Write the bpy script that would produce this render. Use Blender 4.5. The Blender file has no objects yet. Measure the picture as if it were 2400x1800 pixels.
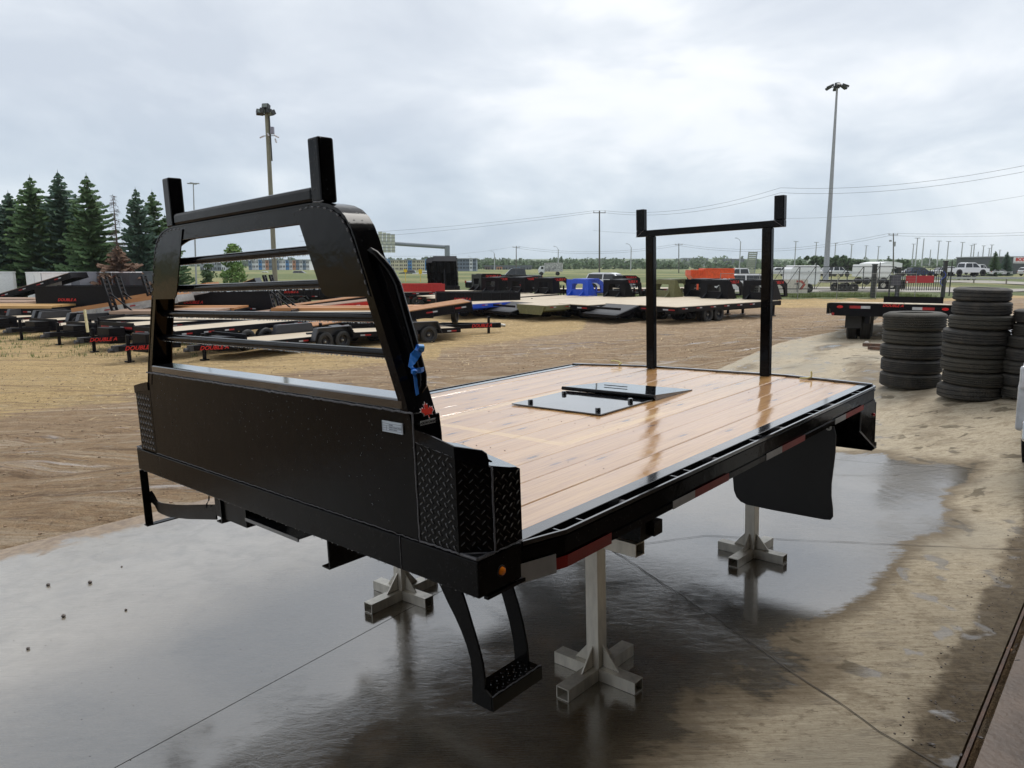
import bpy, bmesh, math, random
from math import sin, cos, pi, radians
from mathutils import Vector, Matrix, noise
random.seed(7)
S = bpy.context.scene
COL = S.collection
# ------------------------------------------------------------------ camera
F = 1674.25                      # focal length in pixels of the 2400 px wide photograph
TILT = math.atan(275.0/F)
CAMZ = 1.704
cam_d = bpy.data.cameras.new("camera"); cam = bpy.data.objects.new("camera", cam_d); COL.objects.link(cam)
cam.location = (0, 0, CAMZ); cam.rotation_euler = (pi/2-TILT, 0, 0)
cam_d.sensor_width = 36; cam_d.lens = F/2400*36; cam_d.clip_start = .05; cam_d.clip_end = 9000
S.camera = cam
# ------------------------------------------------------------------ sky, sun, exposure
SUN_EL, SUN_AZ = radians(58), radians(35)
W = bpy.data.worlds.new("World"); S.world = W; W.use_nodes = True
nt = W.node_tree; nt.nodes.clear(); N = nt.nodes.new; L = nt.links.new
out = N('ShaderNodeOutputWorld'); bg = N('ShaderNodeBackground'); L(bg.outputs[0], out.inputs[0])
sky = N('ShaderNodeTexSky'); sky.sky_type = 'NISHITA'; sky.sun_disc = False
sky.sun_elevation = SUN_EL; sky.sun_rotation = SUN_AZ; sky.dust_density = 3
geo = N('ShaderNodeTexCoord'); sep = N('ShaderNodeSeparateXYZ'); L(geo.outputs['Generated'], sep.inputs[0])
def M(op, a, b=None, c=None):
    m = N('ShaderNodeMath'); m.operation = op
    for i, v in enumerate((a, b, c)):
        if v is None: continue
        if isinstance(v, (int, float)): m.inputs[i].default_value = v
        else: L(v, m.inputs[i])
    return m.outputs[0]
zz = M('ADD', M('MAXIMUM', sep.outputs[2], 0.0), .62)
cmb = N('ShaderNodeCombineXYZ'); L(M('DIVIDE', sep.outputs[0], zz), cmb.inputs[0]); L(M('DIVIDE', sep.outputs[1], zz), cmb.inputs[1]); L(M('MULTIPLY', sep.outputs[2], 2.6), cmb.inputs[2])
def wnoise(sc, det, rough, dist, off, stretch=(1, 1, 1)):
    mp = N('ShaderNodeMapping'); L(cmb.outputs[0], mp.inputs[0]); mp.inputs['Location'].default_value = off; mp.inputs['Scale'].default_value = stretch
    n = N('ShaderNodeTexNoise'); L(mp.outputs[0], n.inputs[0]); n.inputs['Scale'].default_value = sc
    n.inputs['Detail'].default_value = det; n.inputs['Roughness'].default_value = rough; n.inputs['Distortion'].default_value = dist
    return n.outputs['Fac']
def ramp(f, stops, interp='LINEAR'):
    r = N('ShaderNodeValToRGB'); L(f, r.inputs[0]); r.color_ramp.interpolation = interp
    e = r.color_ramp.elements
    while len(e) < len(stops): e.new(.5)
    for k, (p, c) in enumerate(stops): e[k].position = p; e[k].color = c if len(c) == 4 else (*c, 1)
    return r.outputs[0]
big = wnoise(1.25, 4, .50, .25, (5.1, 2.7, 1)); fine = wnoise(3.4, 9, .56, .35, (1.3, 8.1, 2.0), (1, .8, 1))
mixn = M('ADD', M('MULTIPLY', big, .58), M('MULTIPLY', fine, .42))
cloud = ramp(mixn, [(.40, (.37, .42, .50)), (.47, (.50, .545, .61)), (.52, (.63, .665, .71)), (.565, (.80, .81, .83)), (.63, (.90, .90, .90))])
hz = ramp(sep.outputs[2], [(0.0, (.42, .52, .61)), (.08, (.42, .52, .61)), (.20, (.60, .65, .71)), (.45, (.73, .75, .77))])
def mixc(fac, a, b, mode='MIX'):
    m = N('ShaderNodeMix'); m.data_type = 'RGBA'; m.blend_type = mode
    if isinstance(fac, (int, float)): m.inputs[0].default_value = fac
    else: L(fac, m.inputs[0])
    for i, v in ((6, a), (7, b)):
        if isinstance(v, tuple): m.inputs[i].default_value = (*v, 1)
        else: L(v, m.inputs[i])
    return m.outputs[2]
cl = mixc(.55, hz, cloud)
sk = N('ShaderNodeVectorMath'); sk.operation = 'SCALE'; L(sky.outputs[0], sk.inputs[0]); sk.inputs['Scale'].default_value = .09
tot = mixc(.93, sk.outputs[0], cl)
L(tot, bg.inputs[0]); bg.inputs[1].default_value = 1.0
sun_d = bpy.data.lights.new("sun", 'SUN'); sun = bpy.data.objects.new("sun", sun_d); COL.objects.link(sun)
sun_d.energy = 1.5; sun_d.angle = radians(28); sun_d.color = (1, .97, .92)
sun.rotation_euler = (pi/2-SUN_EL, 0, -SUN_AZ+pi)
S.view_settings.view_transform = 'Standard'; S.view_settings.look = 'None'; S.view_settings.exposure = 0.45; S.view_settings.gamma = 1
S.view_settings.use_curve_mapping = False
S.render.engine = 'CYCLES'
S.cycles.max_bounces = 6; S.cycles.volume_bounces = 1
# ------------------------------------------------------------------ frames: A = sloping concrete apron, D = the flatbed standing on it
RA = Matrix(((0.6674, -0.7441, -0.0289), (0.7447, 0.6666, 0.0337), (-0.0058, -0.0440, 0.9990)))
TA = Vector((-0.9353, 2.6157, -0.1169))
MA = Matrix.Translation(TA) @ RA.to_4x4()
MD = MA @ Matrix(((0.9998, -0.0002, -0.0194), (0.0, 1.0, -0.0093), (0.0194, 0.0093, 0.9998))).to_4x4()
def ss(a, b, x):
    t = min(1, max(0, (x-a)/(b-a))); return t*t*(3-2*t)
def interp(tab, y):
    if y <= tab[0][0]: return tab[0][1]
    for (a, u), (b, v) in zip(tab, tab[1:]):
        if y <= b:
            t = (y-a)/(b-a); return u+(v-u)*(t*t*(3-2*t))
    return tab[-1][1]
LEFT = [(6, -.4), (14, -1.1), (24, -1.5), (34, -1.45), (60, -1.3), (100, -.7), (180, -.2), (400, 0), (1500, 3)]
RIGHT = [(17, -.15), (24, -.55), (32, -.92), (40, -1.0), (48, -1.0), (54, -.60), (80, -.42), (150, -.2), (400, 0), (1500, 3)]
def edge_d(x, y):                # distance past the outer edge of the apron
    p = RA.transposed() @ (Vector((x, y, -.3))-TA)
    return p.y-(3.45+.03*p.x), p
def apron_z(x, y):
    zp = -.36-(-.0289*(x-4.33)+.0337*(y-14.32))/.999
    return zp+.36*ss(2.9, 6.6, x)
def TZ(x, y):                    # height of the ground
    d, p = edge_d(x, y)
    za = apron_z(x, y)
    if d < 0: return za
    t = ss(-14, 22, x)
    zy = interp(LEFT, y)*(1-t)+interp(RIGHT, y)*t
    return (za-.03)+(zy-za+.03)*ss(0, 9, d)
Bw = Matrix(((1, 0, 0), (0, sin(TILT), cos(TILT)), (0, cos(TILT), -sin(TILT))))
def ray(u, v): return Vector((1, 0, 0))*((u-1200)/F)+Vector((0, sin(TILT), cos(TILT)))*((900-v)/F)+Vector((0, cos(TILT), -sin(TILT)))
def P(u, v, y):                  # the point at distance y ahead on a sight line (used to survey positions)
    r = ray(u, v); s = y/r.y; return Vector((0, 0, CAMZ))+r*s
def G(u, v):                     # where a sight line meets the ground
    r = ray(u, v); s = 1.5; last = s
    for _ in range(4000):
        q = Vector((0, 0, CAMZ))+r*s
        if q.z <= TZ(q.x, q.y): break
        last = s; s *= 1.006
    for _ in range(14):
        m = (s+last)/2; q = Vector((0, 0, CAMZ))+r*m
        if q.z <= TZ(q.x, q.y): s = m
        else: last = m
    q = Vector((0, 0, CAMZ))+r*s; q.z = TZ(q.x, q.y); return q
def onA(x, y, z=0): return MA @ Vector((x, y, z))
# ------------------------------------------------------------------ materials
MATS = {}
def mat(name, base, rough=.6, metal=0, noise_amt=.18, nscale=8, bump=0, bscale=60, coat=0, spec=.5, emit=0, base2=None, stretch=(1, 1, 1), bump2=None, rough_var=0, coat_rough=.08, detail=5, bdist=.01):
    if name in MATS: return MATS[name]
    m = bpy.data.materials.new(name); m.use_nodes = True; t = m.node_tree; b = t.nodes['Principled BSDF']
    n = t.nodes.new; l = t.links.new
    tc = n('ShaderNodeTexCoord'); mp = n('ShaderNodeMapping'); l(tc.outputs['Object'], mp.inputs[0]); mp.inputs['Scale'].default_value = stretch
    nz = n('ShaderNodeTexNoise'); l(mp.outputs[0], nz.inputs[0]); nz.inputs['Scale'].default_value = nscale; nz.inputs['Detail'].default_value = detail; nz.inputs['Roughness'].default_value = .6
    mx = n('ShaderNodeMix'); mx.data_type = 'RGBA'
    c2 = base2 if base2 else tuple(max(0, c*(1-noise_amt)) for c in base)
    c1 = base if base2 else tuple(min(1, c*(1+noise_amt)) for c in base)
    mx.inputs[6].default_value = (*c1, 1); mx.inputs[7].default_value = (*c2, 1)
    rp = n('ShaderNodeMapRange'); l(nz.outputs['Fac'], rp.inputs[0]); rp.inputs[1].default_value = .32; rp.inputs[2].default_value = .68
    l(rp.outputs[0], mx.inputs[0]); l(mx.outputs[2], b.inputs['Base Color'])
    b.inputs['Roughness'].default_value = rough; b.inputs['Metallic'].default_value = metal
    b.inputs['Specular IOR Level'].default_value = spec
    b.inputs['Coat Weight'].default_value = coat; b.inputs['Coat Roughness'].default_value = coat_rough
    if rough_var:
        r2 = n('ShaderNodeMapRange'); l(nz.outputs['Fac'], r2.inputs[0]); r2.inputs[1].default_value = .3; r2.inputs[2].default_value = .7
        r2.inputs[3].default_value = max(.02, rough-rough_var); r2.inputs[4].default_value = rough+rough_var; l(r2.outputs[0], b.inputs['Roughness'])
    if bump:
        n2 = n('ShaderNodeTexNoise'); l(mp.outputs[0], n2.inputs[0]); n2.inputs['Scale'].default_value = bscale; n2.inputs['Detail'].default_value = 4
        bp = n('ShaderNodeBump'); l(n2.outputs['Fac'], bp.inputs['Height']); bp.inputs['Strength'].default_value = bump; bp.inputs['Distance'].default_value = bdist
        l(bp.outputs[0], b.inputs['Normal'])
    if emit:
        b.inputs['Emission Color'].default_value = (*base, 1); b.inputs['Emission Strength'].default_value = emit
    MATS[name] = m; return m
def drop_metal(name, base, rough, amt=.6, sp=.20):      # gloss paint with rain beads standing on it
    m = mat(name, base, rough, noise_amt=.3, nscale=5, rough_var=.04, spec=sp)
    t = m.node_tree; b = t.nodes['Principled BSDF']; n = t.nodes.new; l = t.links.new
    tc = n('ShaderNodeTexCoord')
    vo = n('ShaderNodeTexVoronoi'); l(tc.outputs['Object'], vo.inputs[0]); vo.inputs['Scale'].default_value = 95; vo.inputs['Randomness'].default_value = 1
    mr = n('ShaderNodeMapRange'); l(vo.outputs['Distance'], mr.inputs[0]); mr.inputs[1].default_value = .05; mr.inputs[2].default_value = .30; mr.inputs[3].default_value = 1; mr.inputs[4].default_value = 0
    sc = n('ShaderNodeSeparateColor'); l(vo.outputs['Color'], sc.inputs[0])
    gt = n('ShaderNodeMath'); gt.operation = 'GREATER_THAN'; l(sc.outputs[0], gt.inputs[0]); gt.inputs[1].default_value = .78
    big = n('ShaderNodeTexNoise'); l(tc.outputs['Object'], big.inputs[0]); big.inputs['Scale'].default_value = 3.5
    g2 = n('ShaderNodeMapRange'); l(big.outputs['Fac'], g2.inputs[0]); g2.inputs[1].default_value = .42; g2.inputs[2].default_value = .6
    a = n('ShaderNodeMath'); a.operation = 'MULTIPLY'; l(mr.outputs[0], a.inputs[0]); l(gt.outputs[0], a.inputs[1])
    a2 = n('ShaderNodeMath'); a2.operation = 'MULTIPLY'; l(a.outputs[0], a2.inputs[0]); l(g2.outputs[0], a2.inputs[1])
    wv = n('ShaderNodeTexNoise'); l(tc.outputs['Object'], wv.inputs[0]); wv.inputs['Scale'].default_value = 14; wv.inputs['Detail'].default_value = 3
    b1 = n('ShaderNodeBump'); l(wv.outputs['Fac'], b1.inputs['Height']); b1.inputs['Strength'].default_value = .05; b1.inputs['Distance'].default_value = .02
    bp = n('ShaderNodeBump'); l(a2.outputs[0], bp.inputs['Height']); bp.inputs['Strength'].default_value = amt; bp.inputs['Distance'].default_value = .004
    l(b1.outputs[0], bp.inputs['Normal']); l(bp.outputs[0], b.inputs['Normal'])
    return m
black = drop_metal('gloss black paint', (.003, .003, .004), .11, .35, .15)
black_flat = drop_metal('satin black paint', (.0035, .0032, .003), .24, .5, .11)
black_far = mat('black trailer paint', (.005, .005, .007), .32, noise_amt=.3, spec=.14)
blackgrey_far = mat('dusty black paint', (.03, .031, .035), .5, noise_amt=.3)
rubber = mat('black rubber', (.012, .012, .012), .55, bump=.3, bscale=30)
weld = mat('painted weld bead', (.10, .10, .11), .3, bump=.6, bscale=200)
alu = mat('weathered aluminium tube', (.66, .63, .56), .42, metal=.55, noise_amt=.2, nscale=18, stretch=(1, 1, .2), bump=.1)
alu_dark = mat('inside of aluminium tube', (.03, .03, .028), .7)
rim_m = mat('dark steel rim', (.03, .03, .034), .35, metal=.4)
hub_m = mat('grey hub', (.35, .34, .31), .35, metal=.6)
red_m = mat('red lettering', (.62, .02, .015), .5, noise_amt=.1)
redtape = mat('red reflective tape', (.30, .008, .008), .35, bump=.2, bscale=300)
whitetape = mat('silver reflective tape', (.42, .43, .45), .35, bump=.2, bscale=300)
redpaint = mat('red trailer paint', (.42, .015, .012), .4)
blue_m = mat('blue trailer paint', (.012, .07, .52), .35)
olive_m = mat('olive trailer paint', (.13, .13, .055), .4)
orange_m = mat('orange paint', (.75, .09, .015), .4)
white_m = mat('white paint', (.80, .81, .82), .35, noise_amt=.06)
silver_m = mat('silver panel', (.30, .32, .36), .4, noise_amt=.08)
glassdark = mat('dark window glass', (.02, .025, .03), .08)
palewood = mat('pale deck wood', (.58, .50, .38), .6, base2=(.42, .34, .24), stretch=(.25, 5, 1), nscale=2)
orangewood = mat('orange deck wood', (.50, .24, .09), .55, base2=(.36, .16, .06), stretch=(.25, 6, 1), nscale=2)
tanwood = mat('rough tan wood', (.40, .27, .19), .7, base2=(.28, .19, .14), stretch=(.3, 4, 1), nscale=3)
yellowwood = mat('yellow deck wood', (.58, .36, .14), .6, base2=(.44, .26, .1), stretch=(.3, 4, 1), nscale=3)
greypole = mat('grey steel pole', (.30, .32, .34), .5)
woodpole = mat('weathered wooden pole', (.24, .25, .19), .8, stretch=(4, 4, .3), base2=(.12, .12, .09))
# ------------------------------------------------------------------ object helpers
def link(o, parent=None):
    COL.objects.link(o)
    if parent: o.parent = parent
    return o
def tag(o, label=None, cat=None, group=None, kind=None):
    if label: o['label'] = label
    if cat: o['category'] = cat
    if group: o['group'] = group
    if kind: o['kind'] = kind
    return o
def thing(name, label, cat, mw=None, group=None):
    o = bpy.data.objects.new(name, None); COL.objects.link(o); o.empty_display_size = .1
    if mw is not None: o.matrix_world = mw
    return tag(o, label, cat, group)
def at(x, y, head=0, z=None, pitch=0): return Matrix.Translation((x, y, TZ(x, y) if z is None else z)) @ Matrix.Rotation(head, 4, 'Z') @ Matrix.Rotation(pitch, 4, 'Y')
class MB:
    def __init__(s): s.v = []; s.f = []; s.smooth = False
    def add(s, vs, fs):
        k = len(s.v); s.v += [tuple(v) for v in vs]; s.f += [tuple(i+k for i in f) for f in fs]; return s
    def box(s, x0, x1, y0, y1, z0, z1, m=None):
        vs = [Vector((x, y, z)) for x in (x0, x1) for y in (y0, y1) for z in (z0, z1)]
        if m: vs = [m @ v for v in vs]
        return s.add(vs, [(0, 1, 3, 2), (4, 6, 7, 5), (0, 4, 5, 1), (2, 3, 7, 6), (0, 2, 6, 4), (1, 5, 7, 3)])
    def bar(s, a, b, w, h, up=(0, 0, 1)):
        a = Vector(a); b = Vector(b); d = (b-a).normalized(); up = Vector(up)
        r = d.cross(up)
        if r.length < 1e-5: r = d.cross(Vector((1, 0, 0)))
        r.normalize(); u = r.cross(d)
        vs = [q+r*i*w/2+u*j*h/2 for q in (a, b) for i in (-1, 1) for j in (-1, 1)]
        return s.add(vs, [(0, 1, 3, 2), (4, 6, 7, 5), (0, 4, 5, 1), (2, 3, 7, 6), (0, 2, 6, 4), (1, 5, 7, 3)])
    def tube(s, pts, r, n=10, r2=None, cap=True):
        pts = [Vector(p) for p in pts]; k0 = len(s.v); prev = None
        for i, p in enumerate(pts):
            d = (pts[min(i+1, len(pts)-1)]-pts[max(i-1, 0)]).normalized()
            if prev is None:
                a = d.cross(Vector((0, 0, 1)));
                if a.length < .1: a = d.cross(Vector((1, 0, 0)))
            else: a = prev-d*prev.dot(d)
            a.normalize(); prev = a; b = d.cross(a)
            rr = r if r2 is None else r+(r2-r)*i/(len(pts)-1)
            for j in range(n):
                t = 2*pi*j/n; s.v.append(tuple(p+a*cos(t)*rr+b*sin(t)*rr))
        for i in range(len(pts)-1):
            for j in range(n):
                a_ = k0+i*n+j; b_ = k0+i*n+(j+1) % n; s.f.append((a_, b_, b_+n, a_+n))
        if cap: s.f.append(tuple(k0+j for j in range(n))[::-1]); s.f.append(tuple(k0+(len(pts)-1)*n+j for j in range(n)))
        return s
    def prism(s, poly, f, t0, t1):       # poly of 2D points mapped by f(u, v, t)
        n = len(poly)
        vs = [Vector(f(u, v, t0)) for u, v in poly]+[Vector(f(u, v, t1)) for u, v in poly]
        return s.add(vs, [tuple(range(n)), tuple(range(2*n-1, n-1, -1))]+[(i, i+n, (i+1) % n+n, (i+1) % n) for i in range(n)])
    def lathe(s, prof, n=32, f=None):    # prof (radius, axial) about the Y axis by default
        k0 = len(s.v); f = f or (lambda c, d, a: (c, a, d)); m = len(prof)
        for j in range(n):
            t = 2*pi*j/n
            for r, a in prof: s.v.append(tuple(f(r*cos(t), r*sin(t), a)))
        for j in range(n):
            for i in range(m-1):
                a_ = k0+j*m+i; b_ = k0+((j+1) % n)*m+i; s.f.append((a_, a_+1, b_+1, b_))
        return s
    def ball(s, c, r, n=6, sz=1):
        c = Vector(c); k0 = len(s.v); m = n//2+1
        for i in range(m+1):
            ph = pi*i/m
            for j in range(n): s.v.append((c.x+r*sin(ph)*cos(2*pi*j/n), c.y+r*sin(ph)*sin(2*pi*j/n), c.z+r*sz*cos(ph)))
        for i in range(m):
            for j in range(n):
                a_ = k0+i*n+j; b_ = k0+i*n+(j+1) % n; s.f.append((a_, a_+n, b_+n, b_))
        return s
    def mesh(s, name, mats, smooth=False, midx=None, fix=True):
        me = bpy.data.meshes.new(name); me.from_pydata(s.v, [], s.f)
        for m in (mats if isinstance(mats, (list, tuple)) else [mats]): me.materials.append(m)
        if midx: me.polygons.foreach_set('material_index', midx)
        if fix:
            bm = bmesh.new(); bm.from_mesh(me); bmesh.ops.recalc_face_normals(bm, faces=bm.faces); bm.to_mesh(me); bm.free()
        if smooth:
            me.polygons.foreach_set('use_smooth', [True]*len(me.polygons))
            try: me.set_sharp_from_angle(angle=radians(38))
            except Exception: pass
        me.update(); return me
    def build(s, name, mats, parent=None, smooth=False, bev=0, **k):
        o = bpy.data.objects.new(name, s.mesh(name, mats, smooth, **k)); link(o, parent)
        if bev:
            b = o.modifiers.new('bevel', 'BEVEL'); b.width = bev; b.segments = 2; b.limit_method = 'ANGLE'
        return o
def inst(name, me, parent, loc=(0, 0, 0), rot=(0, 0, 0)):
    o = bpy.data.objects.new(name, me); link(o, parent); o.location = loc; o.rotation_euler = rot; return o
def copy_tree(o, parent=None):
    c = o.copy(); COL.objects.link(c); c.parent = parent
    for ch in o.children: copy_tree(ch, c)
    return c
_txt = {}
def text_mesh(s, size, m, shear=0, ext=.004, align='LEFT', bold=0):
    k = (s, size, m.name, shear, ext, align)
    if k in _txt: return _txt[k]
    cu = bpy.data.curves.new('txt', 'FONT'); cu.body = s; cu.size = size; cu.shear = shear; cu.extrude = ext; cu.align_x = align; cu.offset = bold*size
    cu.resolution_u = 3
    o = bpy.data.objects.new('txt', cu); COL.objects.link(o)
    dg = bpy.context.evaluated_depsgraph_get(); me = bpy.data.meshes.new_from_object(o.evaluated_get(dg))
    bpy.data.objects.remove(o); me.materials.clear(); me.materials.append(m); _txt[k] = me; return me
# ------------------------------------------------------------------ node helper for the large surfaces
class NT:
    def __init__(s, name):
        s.m = bpy.data.materials.new(name); s.m.use_nodes = True; s.t = s.m.node_tree; s.b = s.t.nodes['Principled BSDF']
    def n(s, ty, **kw):
        x = s.t.nodes.new(ty)
        for k, v in kw.items(): setattr(x, k, v)
        return x
    def l(s, a, b): s.t.links.new(a, b); return s
    def set(s, sock, v):
        if isinstance(v, (int, float)): sock.default_value = v
        elif isinstance(v, tuple): sock.default_value = (*v, 1) if len(v) == 3 and len(sock.default_value) == 4 else v
        else: s.l(v, sock)
    def math(s, op, a, b=None, clamp=False):
        x = s.n('ShaderNodeMath', operation=op, use_clamp=clamp); s.set(x.inputs[0], a)
        if b is not None: s.set(x.inputs[1], b)
        return x.outputs[0]
    def noise(s, vec, sc, det=4, rough=.55, dist=0): 
        x = s.n('ShaderNodeTexNoise'); s.l(vec, x.inputs[0]); x.inputs['Scale'].default_value = sc; x.inputs['Detail'].default_value = det
        x.inputs['Roughness'].default_value = rough; x.inputs['Distortion'].default_value = dist; return x.outputs['Fac']
    def mapping(s, vec, scale=(1, 1, 1), rot=0, loc=(0, 0, 0)):
        x = s.n('ShaderNodeMapping', vector_type='TEXTURE') if False else s.n('ShaderNodeMapping'); s.l(vec, x.inputs[0])
        x.inputs['Scale'].default_value = scale; x.inputs['Rotation'].default_value = (0, 0, rot); x.inputs['Location'].default_value = loc; return x.outputs[0]
    def rng(s, f, a, b, c=0, d=1, smooth=True):
        x = s.n('ShaderNodeMapRange', interpolation_type='SMOOTHSTEP' if smooth else 'LINEAR'); s.l(f, x.inputs[0])
        for i, v in enumerate((a, b, c, d)): x.inputs[i+1].default_value = v
        return x.outputs[0]
    def mix(s, f, a, b, mode='MIX'):
        x = s.n('ShaderNodeMix', data_type='RGBA', blend_type=mode); s.set(x.inputs[0], f); s.set(x.inputs[6], a); s.set(x.inputs[7], b); return x.outputs[2]
    def mixf(s, f, a, b):
        x = s.n('ShaderNodeMix', data_type='FLOAT'); s.set(x.inputs[0], f); s.set(x.inputs[2], a); s.set(x.inputs[3], b); return x.outputs[0]
    def bump(s, h, strength, dist, normal=None):
        x = s.n('ShaderNodeBump'); s.l(h, x.inputs['Height']); s.set(x.inputs['Strength'], strength); x.inputs['Distance'].default_value = dist
        if normal: s.l(normal, x.inputs['Normal'])
        return x.outputs[0]
# --- wet / dry broomed concrete
c = NT('wet broomed concrete'); tc = c.n('ShaderNodeTexCoord'); ob = tc.outputs['Object']
at_ = c.n('ShaderNodeAttribute', attribute_name='wet'); wa = at_.outputs['Fac']
big = c.noise(ob, 1.1, 7, .66, .8); med = c.noise(ob, 4.5, 6, .62, .5)
broom = c.noise(c.mapping(ob, (1.0, 13, 1), radians(20)), 3.0, 7, .7, .3)
broom2 = c.noise(c.mapping(ob, (5, 60, 1), radians(20)), 3.0, 4, .7)
spot = c.rng(c.noise(ob, 4.2, 3, .5, .6), .60, .66)
dsp = c.math('ADD', c.math('MULTIPLY', c.math('SUBTRACT', big, .5), 1.3), c.math('MULTIPLY', c.math('SUBTRACT', broom, .5), .30))
wet = c.math('ADD', wa, dsp)
wet = c.rng(wet, .44, .56)
wetd = c.math('MAXIMUM', wet, c.math('MULTIPLY', spot, .55))
damp = c.rng(c.math('ADD', wa, dsp), .12, .46)
dry = c.mix(c.rng(broom, .34, .66), (.50, .43, .32), (.40, .335, .24)); gr_ = c.noise(ob, 45, 6, .75); dry = c.mix(c.math('MULTIPLY', c.rng(gr_, .50, .68), .5), dry, (.22, .175, .12)); dry = c.mix(c.math('MULTIPLY', c.rng(gr_, .48, .30), .35), dry, (.60, .53, .42)); dry = c.mix(c.math('MULTIPLY', c.rng(broom2, .5, .7), .35), dry, (.24, .19, .13))
dry = c.mix(c.math('MULTIPLY', c.rng(med, .54, .68), .6), dry, (.24, .19, .125)); fl_ = c.noise(c.mapping(ob, (1, 2.4, 1), radians(20)), 15, 6, .75, .3); dry = c.mix(c.math('MULTIPLY', c.rng(fl_, .545, .62), .65), dry, (.19, .15, .10)); dry = c.mix(c.math('MULTIPLY', c.rng(fl_, .44, .36), .4), dry, (.60, .54, .42))
dry = c.mix(c.rng(c.noise(ob, .5, 4), .45, .65), dry, (.36, .32, .25))
dry = c.mix(c.math('MULTIPLY', damp, .72), dry, (.135, .100, .062))
wetc = c.mix(c.rng(big, .35, .65), (.100, .077, .045), (.060, .045, .024))
wetc = c.mix(c.math('MULTIPLY', c.rng(broom2, .45, .7), .6), wetc, (.12, .10, .07))
spk = c.rng(gr_, .54, .66); wetc = c.mix(c.math('MULTIPLY', spk, .6), wetc, (.030, .024, .016)); wetc = c.mix(c.math('MULTIPLY', c.rng(gr_, .42, .30), .4), wetc, (.15, .125, .09))
col = c.mix(wetd, dry, wetc)
oil = c.rng(c.noise(ob, 2.3, 5, .6, 1.2), .66, .74); col = c.mix(c.math('MULTIPLY', oil, .35), col, (.07, .05, .035))
silt_sheen = c.n('ShaderNodeAttribute', attribute_name='silt_sheen').outputs['Fac']; silt_sheen = c.math('MULTIPLY', silt_sheen, c.rng(med, .30, .62, .55, 1))
col = c.mix(c.math('MULTIPLY', silt_sheen, .75), col, c.mix(c.rng(broom2, .35, .65), (.37, .335, .28), (.29, .26, .215)))  # silt film, its pale colour also standing in for the sky's sheen on the slab
stn = c.rng(c.math('ADD', c.n('ShaderNodeAttribute', attribute_name='stain').outputs['Fac'], c.math('MULTIPLY', c.math('SUBTRACT', med, .5), 1.2)), .4, .7)
col = c.mix(c.math('MULTIPLY', stn, .8), col, c.mix(c.rng(c.noise(ob, 30, 5, .7), .4, .6), (.13, .10, .065), (.07, .052, .035)))
md = c.n('ShaderNodeAttribute', attribute_name='mud').outputs['Fac']; md = c.rng(c.math('ADD', md, c.math('MULTIPLY', c.math('SUBTRACT', med, .5), 1.5)), .45, .75)
col = c.mix(md, col, c.mix(c.rng(c.noise(ob, 20, 6, .7), .35, .65), (.33, .245, .165), (.20, .145, .10)))
wetd = c.math('MULTIPLY', wetd, c.math('SUBTRACT', 1.0, c.math('MULTIPLY', md, .85), True))
foot = c.n('ShaderNodeTexVoronoi', voronoi_dimensions='2D'); c.l(c.mapping(ob, (2.6, 5.0, 1), .4), foot.inputs[0]); foot.inputs['Scale'].default_value = 1.0; fpr = c.math('MULTIPLY', c.rng(foot.outputs['Distance'], .20, .12), c.rng(broom2, .42, .6)); col = c.mix(c.math('MULTIPLY', c.math('MULTIPLY', fpr, .55), c.math('SUBTRACT', 1.0, wet, True)), col, (.21, .18, .145))
c.l(col, c.b.inputs['Base Color'])
c.l(c.mixf(wet, .72, .30), c.b.inputs['Roughness']); c.b.inputs['Specular IOR Level'].default_value = .12
c.l(c.mixf(wetd, 0.0, 1.0), c.b.inputs['Coat Weight']); c.b.inputs['Coat IOR'].default_value = 2.7
pud = c.rng(c.noise(ob, .9, 5, .6, .6), .40, .58)
c.l(c.math('ADD', c.mixf(pud, .040, .010), c.math('MULTIPLY', silt_sheen, .16)), c.b.inputs['Coat Roughness'])
hb = c.math('ADD', c.math('MULTIPLY', broom, .3), c.math('MULTIPLY', broom2, .7))
nb = c.bump(hb, c.mixf(wet, .9, .45), .012); c.l(nb, c.b.inputs['Normal'])
rip = c.noise(c.mapping(ob, (1, 1.8, 1), radians(20)), 11, 6, .68, .9); rip2 = c.noise(c.mapping(ob, (1, 3.5, 1), radians(20)), 55, 4, .7)
cb = c.bump(rip2, c.mixf(pud, .36, .08), .0016, c.bump(rip, c.mixf(pud, .34, .05), .006)); c.l(cb, c.b.inputs['Coat Normal'])
concrete = c.m
# --- mud, straw mulch and grass of the yard
g = NT('muddy yard with straw and grass'); tc = g.n('ShaderNodeTexCoord'); ob = tc.outputs['Object']
ga = g.n('ShaderNodeAttribute', attribute_name='grass'); sa = g.n('ShaderNodeAttribute', attribute_name='straw')
ROT = radians(-50)
tr = g.mapping(ob, (.22, 2.2, 1), ROT); tr2 = g.mapping(ob, (.9, 7, 1), ROT)
n1 = g.noise(tr, 1.2, 7, .62, .6); n2 = g.noise(tr2, 2.4, 6, .65, .5); n3 = g.noise(ob, 7, 8, .72); n4 = g.noise(ob, .35, 4, .6, .4); n5 = g.noise(ob, 26, 5, .7)
mud = g.mix(g.rng(n2, .38, .62), (.46, .315, .185), (.31, .205, .118))
n6 = g.noise(g.mapping(ob, (.13, 2.6, 1), ROT), 1.6, 5, .6, .5); mud = g.mix(g.rng(n6, .52, .66), mud, (.22, .145, .088)); mud = g.mix(g.math('MULTIPLY', g.rng(n6, .46, .36), .8), mud, (.58, .47, .35))
mud = g.mix(g.rng(n3, .45, .7), mud, (.46, .345, .225))
mud = g.mix(g.rng(n5, .57, .74), mud, (.17, .12, .083))
straw = g.mix(g.rng(n3, .36, .64), (.66, .48, .235), (.47, .325, .155))
straw = g.mix(g.rng(n6, .50, .64), straw, (.36, .245, .125))
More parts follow.
